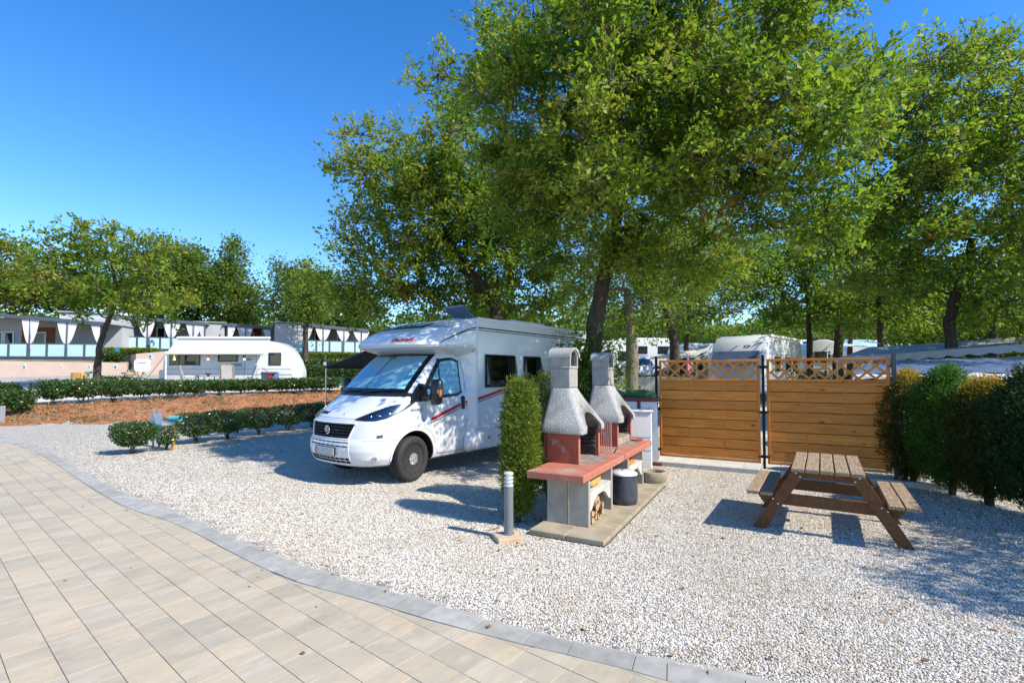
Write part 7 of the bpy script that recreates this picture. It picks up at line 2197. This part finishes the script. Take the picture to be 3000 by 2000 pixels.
def canopy(name, label, corners, m, th=.03, posts=True, cat='awning', sag=.08, val=0.0, valm=None, wav=0.0):
    """four corners (near-left, near-right, far-right, far-left) of a cloth roof"""
    a, b, c, d = [Vector(p) for p in corners]
    o0 = Vector((a.x, a.y, Hs(a.x, a.y)))
    t = thing(name, label, cat, o0)
    P = []
    for i in range(9):
        v = i / 8; row = []
        for j in range(25):
            u = j / 24
            p = (a + (b - a) * u) * (1 - v) + (d + (c - d) * u) * v
            p = p - Vector((0, 0, sag * math.sin(PI * v) * (.6 + .4 * math.sin(u * 9)) + wav * math.sin(u * 40 + v * 3)))
            row.append(p - o0)
        P.append(row)
    MB().slab(P, Vector((0, 0, 1)), th).build('roof', m, t, smooth=60)
    if val:
        Q_ = []
        for k in (0, .5, 1):
            Q_.append([a + (b - a) * (j / 96) - o0 + Vector((0, -.012 - .012 * math.sin(j * .9) * k, .01 - k * val * (.72 + .28 * abs(math.sin(j / 96 * 38))))) for j in range(97)])
        MB().slab(Q_, Vector((0, -1, 0)), .008).build('valance', valm or m, t)
    if posts:
        for p in (a, b):
            MB().tube([p - o0 - Vector((0, 0, .02)), Vector((p.x - o0.x, p.y - o0.y, Hs(p.x, p.y) - o0.z))], .022, 6).build('post', alu, t)
    return t
ctent = canopy('tent_awning', 'slanted white awning with cream walls beside the blue fronted caravan', [D(1905, 1046, 22.5), D(2040, 1040, 22.0), D(2078, 1010, 24.5), D(1990, 1024, 25.0)], mat('white_canvas', (.50, .50, .48), .8, var=.06), val=.12)
for (x0p, x1p, y) in ((1985, 2075, 24.2),):
    a = D(x0p, 1045, y); b = D(x1p, 1042, y)
    w_ = MB().box((0, 0, 0), ((b - a).length, .06, 1.7)).build('wall', cream_m, ctent); w_.location = (a + b) / 2 - ctent.location - Vector((0, 0, .8))
    f = MB().box((.25, -.04, .35), (.42, .03, .42), ch=.01).build('window', black_plastic, ctent); f.location = w_.location
    f = MB().box((-.45, -.04, .25), (.55, .03, .6), ch=.01).build('window', black_plastic, ctent); f.location = w_.location
canopy('sun_sail', 'light blue topped awning roof between the far trunks', [D(2470, 1012, 26), D(2580, 1016, 26), D(2580, 996, 30), D(2475, 994, 30)], mat('sky_canvas', (.35, .52, .66), .7, var=.06))
o = MB().lathe([(0, 0), (.09, .1), (.07, .5), (.02, .95), (.0, 1.05)], 12).build('folded_parasol', mat('pink_cloth', (.62, .16, .38), .8, var=.15), smooth=40); tag(o, 'folded pink parasol standing beside the slanted white awning', 'parasol'); _q = D(2015, 1075, 21.5); o.location = (_q.x, 21.5, _q.z - .45)
# grey scalloped marquee with a blue sheet underneath
grey_canvas = mat('grey_canvas', (.33, .345, .36), .8, var=.08, vs=2)
mq = canopy('marquee', 'grey awning roof with scalloped edge stretching behind the hedge', [D(2452, 1049, 15.5), D(3180, 996, 12.6), D(3180, 974, 14.5), D(2540, 1018, 16.5)], grey_canvas, val=.22, sag=.02)
# upper contour follows the photograph: the ridge rises from the fence towards the picture edge
bl = canopy('roof_sheet', 'shiny dark blue sheet stretched over the tent roof under the grey awning', [D(2500, 1090, 11.6), D(3200, 1086, 11.0), D(3200, 1038, 13.6), D(2560, 1056, 14.0)], mat('blue_sheet', (.10, .15, .28), .36, var=.25, vs=1.2, bump=.8, bs=4, stretch=(1, 5, 1)), sag=.03, wav=.012, posts=False)
fr = canopy('tent_fly', 'off white canvas strip hanging under the blue sheet', [D(2500, 1103, 11.3), D(3200, 1106, 10.7), D(3200, 1088, 11.1), D(2500, 1092, 11.7)], MATS['white_canvas'], sag=.03, wav=.02, val=.06)
tw_ = thing('canvas_wall', 'cream canvas tent wall with dark window behind the hedge conifers', 'tent wall', (dpt(2660, 11.9).x, 11.9, Hs(8, 11.9)), -.03)
MB().box((2.4, 0, .85), (5.6, .06, 1.75)).build('canvas', cream_m, tw_)
for x in (2.1, 4.2): MB().box((x, -.04, 1.15), (1.1, .03, .55), ch=.01).build('window', mat('grey_mesh', (.12, .11, .10), .8, var=.2, vs=2) if 'grey_mesh' not in MATS else MATS['grey_mesh'], tw_)
MB().box((.32, -.04, 1.48), (.12, .03, .08), ch=.01).build('vent', black_plastic, tw_)
for x in (1.72, 1.80): MB().tube([(x, -.4, 0), (x, -.4, 1.7)], .018, 6).build('pole', alu, tw_)
# ---- white estate car
def car(label, loc, fwd, paint, name='parked_car'):
    z = Hs(loc[0], loc[1])
    t = thing(name, label, 'car', (loc[0], loc[1], z), math.atan2(fwd[1], fwd[0]))
    # side outline, origin at the rear axle on the ground
    low = [(-.78, .42), (-.84, .62), (-.80, .98), (-.72, 1.06), (2.45, 1.04), (3.15, .96), (3.45, .80), (3.52, .55), (3.45, .30), (3.1, .24), (-.6, .28)]
    caravan_shell(t, low, 1.86, 'body', paint, .07).location = (0, -.93, 0)
    top = [(-.72, 1.05), (-.50, 1.50), (-.30, 1.64), (.3, 1.70), (1.2, 1.68), (1.75, 1.56), (2.5, 1.05)]
    caravan_shell(t, top, 1.62, 'cabin', paint, .10).location = (0, -.81, 0)
    for s in (-1, 1):
        yy = s * .812
        for pl in ([(-.40, 1.12), (-.22, 1.50), (.45, 1.58), (.45, 1.10)], [(.55, 1.10), (.55, 1.58), (1.15, 1.57), (1.2, 1.10)], [(1.28, 1.10), (1.25, 1.56), (1.68, 1.46), (2.2, 1.10)]):
            MB().prism(pl if s < 0 else pl[::-1], .02, frame((0, yy - .01 * 1, 0), (1, 0, 0), (0, 0, 1), (0, -1, 0)) if s < 0 else frame((0, yy + .012, 0), (1, 0, 0), (0, 0, 1), (0, -1, 0))).build('side_window', window_dark, t)
        for x in (0, 2.72):
            MB().lathe([(0, -.02), (.40, -.02), (.40, .012), (0, .012)], 28, c=(x, s * .925, .37), R=Matrix.Rotation(-PI / 2 * s, 3, 'X')).build('wheel_arch', dark_void, t)
            wheel(t, x, s, R=.345, w=.22, y0=.945, hub=False)
        MB().box((-.74, s * .72, .90), (.16, .42, .14), ch=.03).build('tail_lamp', red_lens, t)
        MB().tube([(-.3, s * .66, 1.70), (.4, s * .66, 1.76), (1.3, s * .66, 1.72)], .018, 6).build('roof_rail', dark_steel, t)
        MB().box((1.95, s * 1.02, 1.12), (.12, .2, .14), ch=.03).build('mirror', paint, t)
    P = [[Vector((-.735, y, 1.10)) for y in (-.68, .68)], [Vector((-.53, y, 1.49)) for y in (-.60, .60)]]
    MB().slab(P, Vector((-1, 0, .5)), .02).build('rear_window', window_dark, t)
    MB().box((-.835, 0, .74), (.02, .52, .12), ch=.004).build('number_plate', white_flat, t)
    MB().box((-.80, 0, .40), (.12, 1.6, .14), ch=.03).build('rear_bumper', black_plastic, t)
    return t
car('white estate car with its rear turned this way beyond the concrete kerb', (8.05, 31.8), (-.51, .86), white_paint)
car('white car front half hidden behind the oak trunk and rear chimney', (2.9, 22.5), (.93, .35), white_paint)
b = MB().box((0, 0, 0), (3.2, .25, .5), ch=.02).build('low_wall', concrete); tag(b, 'low grey concrete wall between the pale barked tree and the fence post', 'wall'); _q = D(1868, 1124, 15.5); b.location = (_q.x + .2, 15.5, _q.z - .03); b.rotation_euler = (0, 0, -.06)
for k, px in enumerate((2150, 2190, 2235, 2300, 1985, 2025)):
    pass
for k, (px, y) in enumerate(((2345, 16.5), (2385, 16.6), (2425, 16.4), (1965, 18), (2010, 18.2))):
    p = D(px, 1110, y); low_shrub(f'{ORD[k]} small shrub seen through the fence lattice', p.x, y, .9, .7, max(.5, p.z - Hs(p.x, y) + .25), 700, 480 + k, 'small shrubs behind the lattice', .09)
# hedge bank closing the far side of the field
for k, (x, y) in enumerate(((6, 44), (11, 45), (16, 45), (21, 44), (26, 43), (31, 42), (36, 42), (41, 42))):
    t = thing('field_bush', f'{ORD[k]} big rounded bush closing the far side of the camping field', 'bush', (x, y, Hs(x, y)), 0, 'bushes at the far side of the field')
    link('foliage', shrub_mesh('foliage', 5.6, 3.0, 4.2 + .5 * math.sin(k * 2.1), 2600, .34, back_leaf_m, 500 + k, outline=DIALEAF, zlift=0), back_leaf_m, t)

for k, (px, y, h, w) in enumerate(((2120, 36, 3.6, 4.2), (2240, 37, 4.2, 4.6), (2340, 35, 3.4, 4.0), (2450, 37, 4.4, 4.6), (2580, 33, 4.0, 4.4), (2690, 30, 3.6, 4.2), (2800, 29, 4.0, 4.2), (2910, 28.5, 3.7, 4.2), (3010, 28, 4.1, 4.2), (1790, 42, 4.4, 5.0), (1930, 43, 4.8, 5.0), (2040, 42, 4.2, 4.6))):
    p = dpt(px, y)
    t = thing('field_shrub', f'{ORD[k]} leafy green shrub rising behind the caravans and awnings', 'bush', (p.x, y, Hs(p.x, y)), 0, 'leafy shrubs behind the caravans')
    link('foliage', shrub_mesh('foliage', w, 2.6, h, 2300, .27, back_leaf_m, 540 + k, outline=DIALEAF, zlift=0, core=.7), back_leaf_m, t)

# ------------------------------------------------------------------ fallen leaves
def litter():
    rng = np.random.default_rng(99)
    pts = []
    for (c, s, n) in ((bq(1.5, -.4), (1.0, 1.0), 120), (bq(.2, 1.0), (.35, .3), 160), (G(2000, 1500), (1.6, 1.0), 60), (G(1500, 1700), (2.4, 1.2), 40), (G(2300, 1650), (1.3, 1.0), 30), (G(1000, 1420), (2.2, 1.6), 60), (G(560, 1330), (1.5, .4), 90), (G(700, 1750), (1.8, 1.3), 16), (Vector((5.7, 6.8, 0)), (.5, 1.6), 200)):
        pts.append(np.stack([rng.normal(c.x, s[0], n), rng.normal(c.y, s[1], n)], 1))
    P = np.concatenate(pts); P = P[(P[:, 1] > 1.5)]
    z = np.where(inside(OUT_POLY, P), .019, .014)
    local = np.array([(BQ_M.inverted() @ Vector((x, y, 0)))[:] for x, y in P])
    onpad = (local[:, 0] > 0) & (local[:, 0] < 3.1) & (local[:, 1] > 0) & (local[:, 1] < .95)
    P, z = P[~onpad], z[~onpad]
    C = np.column_stack([P, z])
    m_ = leaf_mat('dry_leaf', [(0, (.10, .05, .02)), (.5, (.25, .12, .04)), (1, (.38, .24, .09))], trans=.1)
    o = leaf_object('fallen_leaves', C, rng.uniform(.022, .055, len(C)), OAKLEAF, m_, None, rng, rng.random(len(C)), up=1.6)
    tag(o, 'scattered dry brown oak leaves on the gravel and paving', 'leaves', kind='stuff')
litter()

def bank_weeds():
    rng = np.random.default_rng(31); ps = []; ts = []; ds = []
    for i in range(420):
        x = rng.uniform(-24, -8); toe_ = np.interp(x, TOE[:, 0], TOE[:, 1]); top_ = np.interp(x, TOP[:, 0], TOP[:, 1])
        y = toe_ + (top_ - toe_) * rng.random(); n = rng.integers(10, 42); g = rng.random()
        r = rng.uniform(.08, .28)
        q = np.stack([rng.normal(x, r, n), rng.normal(y, r, n)], 1)
        ps.append(np.column_stack([q, H(q[:, 0], q[:, 1]) + rng.uniform(0, .10, n)])); ts.append(np.clip(rng.normal(.25 if g < .25 else .75, .15, n), 0, 1))
    P = np.concatenate(ps); T = np.concatenate(ts)
    m_ = leaf_mat('bank_weed_leaf', [(0, (.05, .08, .02)), (.4, (.12, .12, .04)), (.7, (.26, .19, .11)), (1, (.36, .28, .19))], trans=.15)
    o = leaf_object('bank_weeds', P, rng.uniform(.06, .15, len(P)), NARROW, m_, None, rng, T, up=.1)
    tag(o, 'dry tufts and small weeds growing on the red soil bank', 'weeds', kind='stuff')
bank_weeds()
